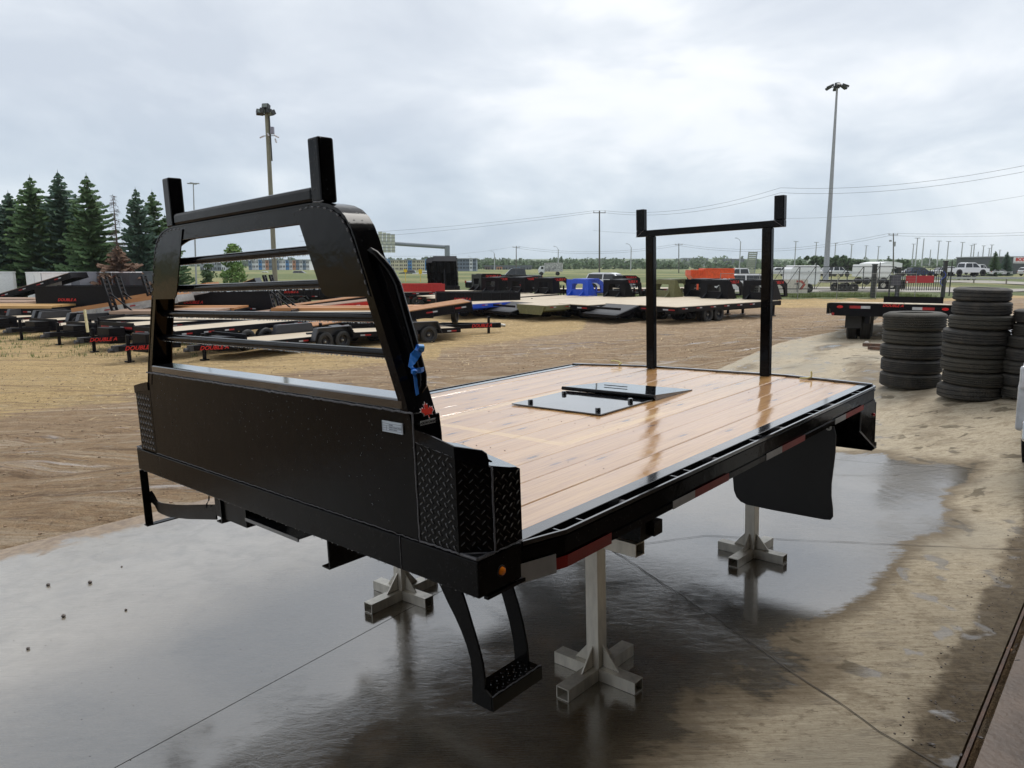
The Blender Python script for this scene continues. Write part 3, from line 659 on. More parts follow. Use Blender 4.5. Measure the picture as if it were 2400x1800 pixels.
for s in (-1, 1):
    z0 = .992
    P_ = [(0, .943), (0, 1.105), (.071, 1.176), (.187, 1.176), (.187, .943)]; tz = [1.296, 1.268, 1.236, 1.206, 1.2455]
    vs = [(x, s*y, z0) for x, y in P_]+[(x, s*y, z) for (x, y), z in zip(P_, tz)]
    mb = MB(); mb.add(vs, [(0, 1, 6, 5), (1, 2, 7, 6), (2, 3, 8, 7), (3, 4, 9, 8), (4, 0, 5, 9), (4, 3, 2, 1, 0)]); bx_ = mb.build('tread_plate_box', black_flat, FB)
    for i, j in ((0, 1), (1, 2), (2, 3)):
        q = [(P_[i][0], s*P_[i][1], z0), (P_[j][0], s*P_[j][1], z0), (P_[j][0], s*P_[j][1], tz[j]), (P_[i][0], s*P_[i][1], tz[i])]
        if s == 1: q = [q[1], q[0], q[3], q[2]]
        diamonds(q, bx_, steel_edge)
    # lid with a slot hole
    lid = MB(); outer = [Vector(v) for v in vs[5:]]; cx = Vector((.13, s*1.07, 0)); hole = []
    def lz(x, y): return 1.299-.173*(abs(y)-.943)-.27*x
    for k in range(16):
        t = 2*pi*k/16; hx = .105+.030*cos(t); hy = s*(1.085+.055*sin(t)); hole.append(Vector((hx, hy, lz(hx, hy))))
    oring = []
    for k in range(16):
        t = 2*pi*k/16; d = Vector((cos(t), s*sin(t))); best = 9
        c0 = Vector((.105, s*1.085)); M5 = len(outer)
        for q in range(M5):
            p1 = Vector(outer[q].xy); p2 = Vector(outer[(q+1) % M5].xy); e = p2-p1; den = d.x*e.y-d.y*e.x
            if abs(den) < 1e-9: continue
            w_ = p1-c0; tt = (w_.x*e.y-w_.y*e.x)/den; uu = (w_.x*d.y-w_.y*d.x)/den
            if tt > 0 and -1e-6 <= uu <= 1+1e-6: best = min(best, tt)
        p_ = c0+d*best; oring.append(Vector((p_.x, p_.y, lz(p_.x, p_.y))))
    lid.add(hole+oring, [(k, (k+1) % 16, (k+1) % 16+16, k+16) for k in range(16)]); lid.build('box_lid', steel_edge, bx_)
    wing = [(0, .945, 1.328, 1.29), (0, 1.02, 1.317, 1.28), (0, 1.108, 1.300, 1.265), (.03, 1.138, 1.292, 1.25), (.052, 1.16, 1.286, 1.24), (.061, 1.169, 1.276, 1.235), (.064, 1.172, 1.258, 1.232)]
    mb = MB(); vv = []
    for x, y, zt_, zb_ in wing:
        n_ = (-.004, 0) if x == 0 else (-.003, .003); vv += [(x+n_[0], s*(y+n_[1]), zb_), (x+n_[0], s*(y+n_[1]), zt_), (x+.002, s*(y-.002), zt_), (x+.002, s*(y-.002), zb_)]
    n = len(wing); mb.add(vv, [(4*i+j, 4*i+(j+1) % 4, 4*i+4+(j+1) % 4, 4*i+4+j) for i in range(n-1) for j in range(4)]+[(0, 1, 2, 3), (4*n-4, 4*n-3, 4*n-2, 4*n-1)])
    mb.build('wing_plate', black, bx_)
# ---- deck boards
XM, XC = 3.735, 3.565
def rear_x(y): y = abs(y); return XM-.035 if y < .58 else XM-.035-(y-.58)/(HW-.58)*(XM-XC-.01)
wd = NT('wet varnished deck wood'); tc = wd.n('ShaderNodeTexCoord'); ob = tc.outputs['Object']
oi = wd.n('ShaderNodeObjectInfo'); rv = oi.outputs['Random']
cmbx = wd.n('ShaderNodeCombineXYZ'); wd.l(wd.math('MULTIPLY', rv, 17), cmbx.inputs[0]); wd.l(wd.math('MULTIPLY', rv, 7), cmbx.inputs[1]); wd.l(wd.math('MULTIPLY', rv, 31), cmbx.inputs[2])
va = wd.n('ShaderNodeVectorMath', operation='ADD'); wd.l(ob, va.inputs[0]); wd.l(cmbx.outputs[0], va.inputs[1]); vec = va.outputs[0]
gr1 = wd.noise(wd.mapping(vec, (.8, 22, 1)), 2.2, 6, .6, 1.4); gr2 = wd.noise(wd.mapping(vec, (1.5, 70, 1)), 3, 5, .65, .6)
bl = wd.noise(wd.mapping(vec, (1.2, 4, 1)), 1.6, 5, .6, .4)
wc = wd.mix(wd.rng(gr1, .32, .68), (.66, .37, .11), (.50, .245, .06))
wc = wd.mix(wd.rng(gr2, .55, .75), wc, (.24, .08, .026)); wc = wd.mix(wd.math('MULTIPLY', wd.rng(bl, .45, .7), .5), wc, (.60, .33, .14))
vo = wd.n('ShaderNodeTexVoronoi', voronoi_dimensions='2D'); wd.l(wd.mapping(vec, (1.6, 5.5, 1)), vo.inputs[0]); vo.inputs['Scale'].default_value = 1.0
kn = wd.math('MULTIPLY', wd.rng(vo.outputs['Distance'], .085, .03), .95); wc = wd.mix(kn, wc, (.05, .02, .009))
ring = wd.rng(vo.outputs['Distance'], .26, .08); wc = wd.mix(wd.math('MULTIPLY', ring, wd.math('MULTIPLY', wd.rng(gr2, .4, .6), .5)), wc, (.18, .07, .025))
wc = wd.mix(wd.mixf(rv, 0.0, .38), wc, (.36, .15, .055))
sxyz = wd.n('ShaderNodeSeparateXYZ'); wd.l(ob, sxyz.inputs[0]); wob = wd.math('MULTIPLY', wd.math('SUBTRACT', wd.noise(ob, 5, 4), .5), .05)
def band(a, c0, hw, b, lo, hi):
    d_ = wd.math('ABSOLUTE', wd.math('SUBTRACT', wd.math('ADD', a, wob), c0)); m1 = wd.rng(d_, hw, hw*.6)
    return wd.math('MULTIPLY', m1, wd.math('MULTIPLY', wd.rng(b, lo-.04, lo+.04), wd.rng(b, hi+.04, hi-.04)))
dry_ = wd.math('MAXIMUM', band(sxyz.outputs[0], 1.215, .032, sxyz.outputs[1], -.55, .33), wd.math('MAXIMUM', band(sxyz.outputs[1], -.535, .025, sxyz.outputs[0], 1.22, 2.1), band(sxyz.outputs[1], .405, .03, sxyz.outputs[0], 1.25, 2.5)))
dry_ = wd.math('MULTIPLY', dry_, wd.rng(gr1, .2, .5, .25, .6)); wc = wd.mix(dry_, wc, (.78, .58, .34))
wd.l(wd.math('SUBTRACT', 1.0, wd.math('MULTIPLY', dry_, .55)), wd.b.inputs['Coat Weight'])
wd.l(wc, wd.b.inputs['Base Color']); wd.b.inputs['Roughness'].default_value = .5; wd.b.inputs['Specular IOR Level'].default_value = .3
wd.b.inputs['Coat IOR'].default_value = 3.1
filmn = wd.noise(wd.mapping(ob, (1, 2.2, 1)), 2.6, 6, .65, .8); film = wd.rng(filmn, .40, .62)
wd.l(wd.mixf(film, .010, .03), wd.b.inputs['Coat Roughness'])
rp = wd.noise(wd.mapping(ob, (5, 2.2, 1)), 6, 5, .6, .5)
wd.l(wd.bump(gr2, .35, .003), wd.b.inputs['Normal']); wd.l(wd.bump(gr2, wd.mixf(film, .03, .16), .003, wd.bump(rp, wd.mixf(film, .16, .20), .005)), wd.b.inputs['Coat Normal'])
woodwet = wd.m
edges = [-1.108]+[-.955+.1775*k for k in range(0, 12)]+[1.108]
edges = [e for e in edges if e <= 1.0]+[1.108]
rnd = random.Random(21)
for a, b in zip(edges, edges[1:]):
    ya, yb = a+.0013, b-.0013; x0 = .195; n = 14; vs = []; fs = []; h = rnd.uniform(-.0012, .0012); cup = rnd.uniform(.0004, .0016)
    prof = [(ya, -.036), (ya, -.0035), (ya+.003, -.0005), (ya*.75+yb*.25, cup*.5), ((ya+yb)/2, cup), (ya*.25+yb*.75, cup*.5), (yb-.003, -.0005), (yb, -.0035), (yb, -.036)]
    for i in range(n+1):
        for (y, z) in prof:
            xe = rear_x(y); x = x0+(xe-.012-x0)*i/n
            vs.append((x, y, ZT-.001+z+h+.0008*sin(x*2+a*9)))
    m = len(prof)
    for i in range(n): fs += [(i*m+j, (i+1)*m+j, (i+1)*m+j+1, i*m+j+1) for j in range(m-1)]
    fs += [tuple(range(m)), tuple(n*m+j for j in range(m))[::-1]]
    mb = MB(); mb.add(vs, fs); mb.build('deck_board', woodwet, FB, smooth=True)
mb = MB()
for y in [-.87+.1775*k for k in range(11)]:
    for x in (.32, .98, 1.62, 2.95, 3.48):
        if x < rear_x(y)-.05:
            for dy in (-.045, .045): mb.ball((x+.02*dy, y+dy, ZT-.0005), .0034, 8, .35)
o = mb.build('deck_screw', mat('dull deck screw', (.06, .05, .045), .4, metal=.5), FB); tag(o, kind='stuff')
# ---- side steel edge, stake-pocket rail and reflective tape
def both(f):
    for s in (-1, 1): f(s)
def rails(s):
    pl = [(.19, 1.110), (XC+.02, 1.110), (XC+.01, 1.168), (.19, 1.168)]
    mb = MB(); mb.prism(pl, lambda u, v, t: (u, s*v, ZT+t), -.09, .0015); mb.build('side_steel_edge', steel_edge, FB, bev=.002)
    outl = [(.187, 1.178), (.341, HW), (XC-.02, HW), (XC+.022, 1.192)]
    inn = [(.187, 1.170), (.343, 1.211), (XC-.028, 1.211), (XC+.012, 1.187)]
    def strip(z0, z1, o1, i1, nm, m):
        n = len(o1); vs = [(x, s*y, z) for (x, y) in o1 for z in (z0, z1)]+[(x, s*y, z) for (x, y) in i1 for z in (z0, z1)]
        fs = []
        for i in range(n-1):
            a = 2*i; b = 2*i+2; c_ = 2*n+2*i; d = c_+2
            fs += [(a, b, b+1, a+1), (c_, c_+1, d+1, d), (a+1, b+1, d+1, c_+1), (a, c_, d, b)]
        fs += [(0, 1, 2*n+1, 2*n), (2*n-2, 4*n-2, 4*n-1, 2*n-1)]
        mb = MB(); mb.add(vs, fs); return mb.build(nm, m, FB)
    strip(.973, .987, outl, inn, 'rail_top_lip', steel_edge)
    web_o = [(x, y-.0075) for x, y in outl]; strip(.885, .973, web_o, [(x, y-.004) for x, y in web_o], 'rail_web', black)
    strip(.958, .9665, [(x, y-.001) for x, y in outl], [(x, y-.009) for x, y in outl], 'rail_upper_rib', black)
    strip(.876, .900, [(x, y-.001) for x, y in outl], [(x, y-.009) for x, y in outl], 'rail_bottom_lip', black)
    # flat pocket dividers and round spools between edge and rail
    for x in (.335, .45, 1.05, 1.15, 1.76, 1.86, 2.49, 2.59, 3.22, 3.31):
        yo = 1.206 if x > .341 else 1.205; mb = MB(); mb.box(x-.003, x+.003, min(s*1.169, s*yo), max(s*1.169, s*yo), .885, .982); mb.build('pocket_divider', steel_edge, FB)
    for x in (.715, 1.415, 2.13, 2.865):
        mb = MB(); mb.tube([(x, s*1.169, .955), (x, s*1.211, .955)], .019, 14); mb.build('rail_spool', mat('worn grey pipe', (.10, .10, .11), .35), FB, smooth=True)
    T = [(.135, .30, whitetape), (.30, .58, redtape), (.985, 1.156, whitetape), (1.156, 1.453, redtape), (1.842, 2.026, whitetape), (2.026, 2.326, redtape), (2.785, 2.968, whitetape), (2.968, 3.30, redtape)]
    for a, b, m in T:
        def yy(x): return HW-.0005 if x > .341 else 1.178+(x-.187)/(.154)*(HW-1.178)-.0005
        zt_ = .905; zb_ = .874 if a > .5 else .868-.008*(a < .2)
        if a < .2: zt_ = .92
        xs = [a, b] if not (a < .341 < b) else [a, .341, b]
        for xa, xb in zip(xs, xs[1:]):
            mb = MB(); mb.add([(xa+.0004, s*yy(xa+.0004), zb_), (xb-.0004, s*yy(xb-.0004), zb_), (xb-.0004, s*yy(xb-.0004), zt_), (xa+.0004, s*yy(xa+.0004), zt_), (xa+.0004, s*(yy(xa)+.0014), zb_), (xb-.0004, s*(yy(xb)+.0014), zb_), (xb-.0004, s*(yy(xb)+.0014), zt_), (xa+.0004, s*(yy(xa)+.0014), zt_)],
                [(0, 1, 2, 3), (4, 5, 6, 7), (0, 4, 5, 1), (1, 5, 6, 2), (2, 6, 7, 3), (3, 7, 4, 0)]); mb.build('reflective_tape', m, FB)
both(rails)
# rear frame bar (cranked at both ends), rear panel and gussets
ro = [(XC+.022, -1.19), (XM-.002, -.584), (XM-.002, .584), (XC+.022, 1.19)]
def rearstrip(z0, z1, off0, off1, nm, m):
    n = 4; vs = []
    for (x, y) in ro:
        for dx in (off0, off1):
            for z in (z0, z1): vs.append((x-dx, y, z))
    fs = []
    for i in range(3):
        a = 4*i; b = a+4
        fs += [(a, b, b+1, a+1), (a+2, a+3, b+3, b+2), (a+1, b+1, b+3, a+3), (a, a+2, b+2, b)]
    fs += [(0, 1, 3, 2), (12, 14, 15, 13)]
    mb = MB(); mb.add(vs, fs); return mb.build(nm, m, FB)
rearstrip(.87, .996, 0, .028, 'rear_frame_bar', steel_edge)
mb = MB(); mb.box(3.60, 3.61, -1.21, 1.21, .568, .872); mb.box(3.55, 3.66, -1.21, 1.21, .562, .568); mb.build('rear_skirt_panel', black, FB)
for s in (-1, 1):
    gp = [(3.28, .874), (3.28, .742), (3.605, .572), (3.655, .572), (3.655, .60), (3.612, .61), (3.612, .874)]
    mb = MB(); mb.prism(gp, lambda u, v, t: (u, s*(1.203+t), v), 0, .006); mb.build('tail_gusset', black, FB)
    mb = MB(); mb.tube([(3.28, s*1.212, .86), (3.28, s*1.212, .742), (3.60, s*1.212, .575)], .004, 6); mb.build('gusset_weld', weld, FB)
    mb = MB(); mb.lathe([(0, -.010), (.008, -.008), (.011, 0)], 12, lambda c_, d, a, s=s: (3.555+c_, s*1.211-s*a, .80+d)); mb.build('red_marker_lamp', mat('red lamp lens', (.4, .01, .02), .2), FB, smooth=True)
# rear post rack
for s in (-1, 1):
    mb = MB(); mb.box(3.622, 3.672, min(s*.429, s*.499), max(s*.429, s*.499), ZT+.001, 2.020); mb.build('rear_post', black, FB, bev=.006)
    mb = MB(); mb.box(3.622, 3.672, min(s*.512, s*.582), max(s*.512, s*.582), 2.069, 2.232); mb.build('rack_horn', black, FB, bev=.005)
    mb = MB(); mb.tube([(3.620, s*.583, 2.018), (3.620, s*.512, 2.069)], .0018, 5); mb.build('mitre_weld', weld, FB)
mb = MB(); mb.box(3.622, 3.672, -.582, .582, 2.0205, 2.0685); mb.build('rear_crossbar', black, FB, bev=.005)
# hatch: bolted plate and hinged flap
hatchm = drop_metal('wet black hatch plate', (.006, .007, .009), .08, .15); hb_ = hatchm.node_tree.nodes['Principled BSDF']; hb_.inputs['Coat Weight'].default_value = 1; hb_.inputs['Coat IOR'].default_value = 1.9; hb_.inputs['Coat Roughness'].default_value = .04
mb = MB(); mb.box(1.842, 2.385, -.300, .350, ZT+.003, ZT+.010); hp = mb.build('hatch_plate', hatchm, FB, bev=.0015)
for x, y in ((1.915, .262), (2.262, .275), (2.245, -.232), (1.905, -.238)):
    mb = MB(); mb.lathe([(.0, .021), (.012, .021), (.0150, .018), (.0160, .010), (.0150, .0085), (.0160, .007), (.0160, 0)], 14, lambda c_, d, a, x=x, y=y: (x+c_, y+d, ZT+.010+a)); mb.build('rubber_bumper', steel_edge, hp, smooth=True)
fl = MB(); x0, x1 = 2.392, 2.842; z0, z1 = ZT+.036, ZT+.006
fl.add([(x0, -.312, z0), (x1, -.318, z1), (x1, .346, z1), (x0, .366, z0), (x0, -.312, z0-.007), (x1, -.318, z1-.006), (x1, .346, z1-.006), (x0, .366, z0-.007)], [(0, 1, 2, 3), (4, 7, 6, 5), (0, 4, 5, 1), (1, 5, 6, 2), (2, 6, 7, 3), (3, 7, 4, 0)])
fl.add([(x0+.004, -.310, z0-.007), (x1-.02, -.316, z1-.006), (x0+.004, -.310, ZT+.002)], [(0, 1, 2)])
fo = fl.build('hatch_flap', hatchm, FB)
mb = MB(); mb.box(2.60, 2.606, .02, .20, 1.0125, 1.0175); mb.build('flap_slot', black, fo)
for k in range(7):
    y0 = .385-k*.1; r = .0125 if k % 2 == 0 else .0118; mb = MB(); mb.tube([(2.388, y0, ZT+.024), (2.388, y0-.097, ZT+.024)], r, 12); mb.build('hinge_knuckle', black, hp, smooth=True)
# underside: cross members, long rails, light brackets
for i, x in enumerate([.45, .85, 1.25, 1.65, 2.05, 2.45, 2.85, 3.25]):
    mb = MB(); mb.box(x-.025, x+.025, -1.165, 1.165, .865, .945); mb.build('cross_member', black, FB)
for s in (-1, 1):
    mb = MB(); y = s*.40; mb.box(.03, 3.58, y-.004, y+.004, .757, .865); mb.box(.03, 3.58, min(y, y+.045), max(y, y+.045), .751, .757); mb.build('long_rail', black, FB)
mb = MB(); mb.box(.03, .17, -.203, .19, .816, .822); mb.box(.03, .036, -.203, .19, .808, .816); mb.build('brace_plate', steel_edge, FB)
mb = MB(); mb.box(.04, .22, .20, .470, .772, .875); mb.build('hose_box', black_flat, FB)
mb = MB(); mb.box(.95, 1.04, -1.10, -.45, .728, .862); mb.box(1.02, 1.08, -1.12, -.6, .735, .79); mb.build('hitch_bracket', black_flat, FB)
# right step, left bracket
def step_leg(x, pts, th):
    mb = MB(); n = len(pts); vs = []
    for (y0, y1, z) in pts: vs += [(x, y0, z), (x, y1, z), (x+th, y1, z), (x+th, y0, z)]
    mb.add(vs, [(4*i+j, 4*i+(j+1) % 4, 4*i+4+(j+1) % 4, 4*i+4+j) for i in range(n-1) for j in range(4)]+[(0, 1, 2, 3), (4*n-4, 4*n-3, 4*n-2, 4*n-1)]); return mb
mb = step_leg(.03, [(-.965, -1.062, .876), (-.985, -1.078, .85), (-1.012, -1.095, .81), (-1.040, -1.108, .775), (-1.064, -1.122, .738), (-1.084, -1.136, .70), (-1.098, -1.147, .66), (-1.102, -1.152, .62), (-1.102, -1.152, .585), (-1.101, -1.176, .570), (-1.098, -1.176, .526)], .007)
st_ = mb.build('step_leg', black_flat, FB)
mb = step_leg(.232, [(-1.010, -1.068, .876), (-1.025, -1.085, .81), (-1.048, -1.108, .75), (-1.068, -1.125, .69), (-1.082, -1.138, .63), (-1.086, -1.142, .58), (-1.086, -1.142, .535)], .007); mb.build('step_leg', black_flat, FB)
mb = MB(); mb.box(.037, .248, -1.182, -1.092, .562, .568); mb.box(.030, .248, -1.184, -1.179, .528, .570); mb.box(.037, .248, -1.096, -1.092, .528, .562)
tr_ = mb.build('step_tread', black_flat, FB)
diamonds([(.045, -1.176, .568), (.24, -1.176, .568), (.24, -1.10, .568), (.045, -1.10, .568)], tr_, steel_edge, .026, .014, .004, .0016)
weldline([(.036, -1.179, .571), (.246, -1.179, .571)], .0022, 31, lump=.02)
mb = MB(); mb.bar((.018, 1.172, .872), (.018, 1.172, .585), .006, .036, (1, 0, 0)); mb.bar((.0, 1.170, .588), (.24, 1.170, .588), .036, .006); mb.build('side_bracket', black_flat, FB)
ban = [(.03, 1.158, .757, .70), (.032, 1.145, .762, .700), (.034, 1.120, .742, .690), (.034, 1.090, .718, .664), (.034, 1.05, .718, .662), (.034, .97, .728, .664), (.036, .87, .742, .678), (.038, .76, .762, .695), (.040, .62, .790, .722), (.042, .475, .818, .750)]
mb = MB(); vv = []
for x, y, zt_, zb_ in ban: vv += [(x, y, zb_), (x, y, zt_), (x+.006, y, zt_), (x+.006, y, zb_)]
n = len(ban); mb.add(vv, [(4*i+j, 4*i+(j+1) % 4, 4*i+4+(j+1) % 4, 4*i+4+j) for i in range(n-1) for j in range(4)]+[(0, 1, 2, 3), (4*n-4, 4*n-3, 4*n-2, 4*n-1)]); mb.build('curved_band', black_flat, FB)
mb = MB()
for k, (y, z) in enumerate(((.50, .845), (.515, .825), (.53, .806))):
    pts = [(.03+(.004*sin(t) if k % 2 else 0), y+.004*cos(t)*(0 if k % 2 else 1)-.006*sin(t)*.6, z+.012*sin(t)) for t in [2*pi*j/10 for j in range(11)]]; mb.tube(pts, .0018, 5, cap=False)
mb.build('safety_chain', black, FB, smooth=True)
# mud flaps
flapm = mat('black rubber flap', (.0065, .0068, .009), .42, noise_amt=.3, nscale=4, bump=.15, bscale=8)
for s in (-1, 1):
    fp = [(.635, .86), (.638, .50), (.648, .40), (.664, .362), (.690, .338), (.73, .325), (.90, .322), (1.19, .325), (1.222, .330), (1.235, .350), (1.232, .40), (1.222, .47), (1.221, .54), (1.228, .62), (1.240, .72), (1.248, .82), (1.225, .868), (.90, .868)]
    mb = MB(); mb.prism(fp, lambda u, v, t, s=s: (2.752+t, s*min(u, 1.236), v), 0, .008); f_ = mb.build('mud_flap', flapm, FB)
    mb = MB(); mb.lathe([(.007, -.004), (.016, -.004), (.017, 0), (.007, 0)], 14, lambda c_, d, a, s=s: (2.742+a, s*(1.20)+c_, .862+d)); mb.build('washer', hub_m, f_, smooth=True)
# ------------------------------------------------------------------ things on the flatbed: ribbon, strap ends
ribm = mat('blue flagging ribbon', (.012, .17, .62), .35, noise_amt=.25, nscale=30, bump=.3, bscale=120)
def ribbon(pts, w, th=.0012):
    mb = MB(); vs = []; pts = [(Vector(a), Vector(b)) for a, b in pts]
    for c_, d in pts:
        d = d.normalized()*w/2; n = Vector((0, -th, 0)); vs += [c_-d, c_+d, c_+d+n, c_-d+n]
    n = len(pts); return mb.add(vs, [(4*i+j, 4*i+(j+1) % 4, 4*i+4+(j+1) % 4, 4*i+4+j) for i in range(n-1) for j in range(4)]+[(0, 1, 2, 3), (4*n-4, 4*n-3, 4*n-2, 4*n-1)])
RB = thing('marking_ribbon', 'bright blue plastic ribbon knotted round the rack side near the grab handle', 'ribbon', MD @ Matrix.Translation((-.022, -.030, .004)))
Y = lambda z: -(interp([(1.414, .912), (1.545, .86), (1.706, .795)], z))
RB.matrix_world = MD
def strip3(quads, th=.0015):
    mb = MB(); vs = []
    for l_, r_ in quads: l_ = Vector(l_); r_ = Vector(r_); vs += [l_, r_, r_+Vector((0, th, 0)), l_+Vector((0, th, 0))]
    n = len(quads); return mb.add(vs, [(4*i+j, 4*i+(j+1) % 4, 4*i+4+(j+1) % 4, 4*i+4+j) for i in range(n-1) for j in range(4)]+[(0, 1, 2, 3), (4*n-4, 4*n-3, 4*n-2, 4*n-1)])
strip3([((.053, -.910, 1.560), (.070, -.915, 1.545)), ((.038, -.918, 1.553), (.058, -.922, 1.537)), ((.022, -.918, 1.543), (.044, -.924, 1.526)), ((.012, -.924, 1.527), (.028, -.928, 1.514)), ((.001, -.930, 1.509), (.015, -.932, 1.509)), ((.006, -.934, 1.503), (.020, -.938, 1.500)), ((.014, -.934, 1.496), (.026, -.940, 1.492))]).build('upper_tail', ribm, RB)
mb = MB(); mb.tube([(.056, -.908, 1.556), (.073, -.912, 1.553)], .0115, 10, r2=.0125, cap=False); mb.build('ribbon_curl', mat('pale blue ribbon edge', (.10, .36, .80), .4), RB, smooth=True)
strip3([((.007, -.934, 1.489), (.008, -.934, 1.503)), ((.024, -.939, 1.487), (.024, -.939, 1.502)), ((.042, -.936, 1.486), (.042, -.936, 1.501)), ((.062, -.926, 1.488), (.062, -.926, 1.500))]).build('knot_band', ribm, RB)
mb = MB(); mb.ball((.014, -.939, 1.493), .0095, 9, .9); mb.v = [(x+.002*noise.noise(Vector((x*200, y*200, z*200))), y, z+.003*noise.noise(Vector((z*150, x*150, 4)))) for x, y, z in mb.v]; mb.build('knot', ribm, RB)
strip3([((.011, -.936, 1.490), (.020, -.938, 1.490)), ((.011, -.940, 1.470), (.022, -.940, 1.471)), ((.009, -.944, 1.446), (.021, -.943, 1.448)), ((.009, -.948, 1.425), (.021, -.946, 1.428))]).build('lower_tail', ribm, RB)
strapm = mat('pale yellow strap', (.62, .56, .25), .6)
for (x, y, lab, dz) in ((3.655, .82, 'short yellow rope end lying across the rear left edge of the flatbed', 0), (3.645, -.785, 'small upright yellow hook at the rear right edge of the flatbed', 1)):
    mb = MB()
    if dz: mb.tube([(x-.05, y+.06, ZT+.008), (x-.02, y+.02, ZT+.010), (x, y, ZT+.016), (x+.002, y, ZT+.045), (x-.001, y+.004, ZT+.055)], .006, 8)
    else: mb.tube([(x-.015, y-.05, ZT+.014), (x+.01, y-.06, ZT+.022), (x+.02, y-.03, ZT+.034), (x+.012, y+.02, ZT+.042), (x-.002, y+.035, ZT+.036)], .006, 8)
    o = mb.build('strap_end', strapm, smooth=True); o.matrix_world = MD; tag(o, lab, 'strap')
# ------------------------------------------------------------------ aluminium stands on the apron and the bearer tubes they carry
tA, aA, aX = .064, .215, .25
def hollow(mb, a, b, w, h):      # square tube with open ends
    a = Vector(a); b = Vector(b); d = (b-a).normalized(); r = d.cross(Vector((0, 0, 1)))
    if r.length < .1: r = Vector((1, 0, 0))
    r.normalize(); u = r.cross(d); wl = .004; vs = []
    for q in (a, b):
        for k in (1, 0):
            for i, j in ((-1, -1), (1, -1), (1, 1), (-1, 1)): vs.append(q+r*i*(w/2-wl*(1-k))+u*j*(h/2-wl*(1-k)))
    fs = []
    for j in range(4):
        k = (j+1) % 4; fs += [(j, k, 8+k, 8+j), (4+j, 12+j, 12+k, 4+k), (j, 4+j, 4+k, k), (8+j, 8+k, 12+k, 12+j)]
    return mb.add(vs, fs)
ST = thing('support_stand', 'x', 'stand', None, 'aluminium stands under the flatbed')
for k in range(4):
    t = k*pi/2; Ln = aX if k % 2 == 0 else aA; mb = MB(); d = Vector((cos(t), sin(t), 0)); hollow(mb, d*.033+Vector((0, 0, .028)), d*Ln+Vector((0, 0, .028)), tA, .054); arm = mb.build('stand_arm', alu, ST)
    mb = MB(); mb.prism([(.033, .056), (.115, .056), (.033, .152)], lambda u, v, tt, d=d: (d.x*u-d.y*tt, d.y*u+d.x*tt, v), -.0035, .0035); mb.build('stand_gusset', alu, ST)
    mb = MB(); n_ = Vector((-d.y, d.x, 0))
    for j in range(10): q = d*(.034+.08*j/10)+Vector((0, 0, .057)); mb.ball(q, .0045, 6); q = d*.036+Vector((0, 0, .06+.09*j/10)); mb.ball(q, .0048, 6)
    mb.build('gusset_weld', mat('rough grey weld', (.12, .12, .11), .4, metal=.6), ST, smooth=True)
POSTH = .645
mb = MB(); mb.box(-.032, .032, -.032, .032, .03, POSTH); mb.build('stand_post', alu, ST, bev=.002)
mb = MB(); mb.box(-.06, .06, -.05, .05, POSTH, POSTH+.008); mb.build('post_cap', alu, ST)
pos = [(1.106, -.773, .146, 'aluminium stand nearest the camera, its post beside the front right step'), (2.885, -.709, -1.784, 'aluminium stand before the big rubber mud flap'), (1.099, .563, 2.97, 'aluminium stand seen below the front beam left of the step'), (2.88, .60, 1.0, 'aluminium stand hidden deepest under the far rear corner of the flatbed')]
for i, (x, y, h, lab) in enumerate(pos):
    o = ST if i == 0 else copy_tree(ST); o.matrix_world = MA @ Matrix.Translation((x, y, 0)) @ Matrix.Rotation(radians(h), 4, 'Z'); o['label'] = lab
for x, ya, lab in ((1.10, -1.065, 'aluminium bearer tube lying on the front pair of stands'), (2.885, -.975, 'aluminium bearer tube lying on the rear pair of stands')):
    mb = MB(); hollow(mb, (x-.1 if x < 2 else x-.07, ya, POSTH+.036), (x, -ya-.05, POSTH+.036), .06, .054); o = mb.build('bearer_tube', alu); o.matrix_world = MA; tag(o, lab, 'tube', 'bearer tubes on the stands')
# ------------------------------------------------------------------ wheels, shared meshes
def tyre_prof(R, w, rin):
    h = w/2
    return [(rin, -h*.72), (rin+.012, -h*.95), ((rin+R)/2, -h*1.04), (R-.045, -h*.98), (R-.015, -h*.86), (R, -h*.66), (R, -h*.34), (R-.009, -h*.32), (R-.009, -h*.26), (R, -h*.24), (R, h*.24), (R-.009, h*.26), (R-.009, h*.32), (R, h*.34), (R, h*.66), (R-.015, h*.86), (R-.045, h*.98), ((rin+R)/2, h*1.04), (rin+.012, h*.95), (rin, h*.72)]
tyre_me = MB().lathe(tyre_prof(.39, .24, .215), 28).mesh('tyre', rubber, True)
rimb = MB().lathe([(.217, .085), (.205, .075), (.20, .0), (.12, -.02), (.095, .02), (.06, .03)], 24)
for k in range(8): t = 2*pi*k/8; rimb.tube([(.155*cos(t), -.004, .155*sin(t)), (.155*cos(t), .012, .155*sin(t))], .016, 6)
rim_me = rimb.mesh('rim', rim_m, True)
hub_me = MB().lathe([(.0, .085), (.035, .08), (.045, .06), (.05, .02)], 14).mesh('hub', hub_m, True)
def wheel(parent, x, y, R=.39, side=1, w=1.0, z=None, rimmat=None):
    k = R/.39; o = inst('wheel', tyre_me, parent, (x, y, R if z is None else z)); o.scale = (k, k*w, k)
    r = inst('rim', rim_me, o); r.scale = (1, side, 1)
    h = inst('hub', hub_me, r); return o
def tape(mb_r, mb_w, x0, x1, y, z, step=1.1, h=.05, n=(0, 1)):
    x = x0
    while x+.5 < x1:
        mb_r.box(x, x+.24, y-.004, y+.004, z, z+h); mb_w.box(x+.24, x+.42, y-.004, y+.004, z, z+h); x += step
    return
def letters(parent, s, size, loc, rot, m=red_m, shear=.35, bold=.012):
    me = text_mesh(s, size, m, shear, .004, 'LEFT', bold); return inst('lettering', me, parent, loc, rot)
def bolts(x): return x
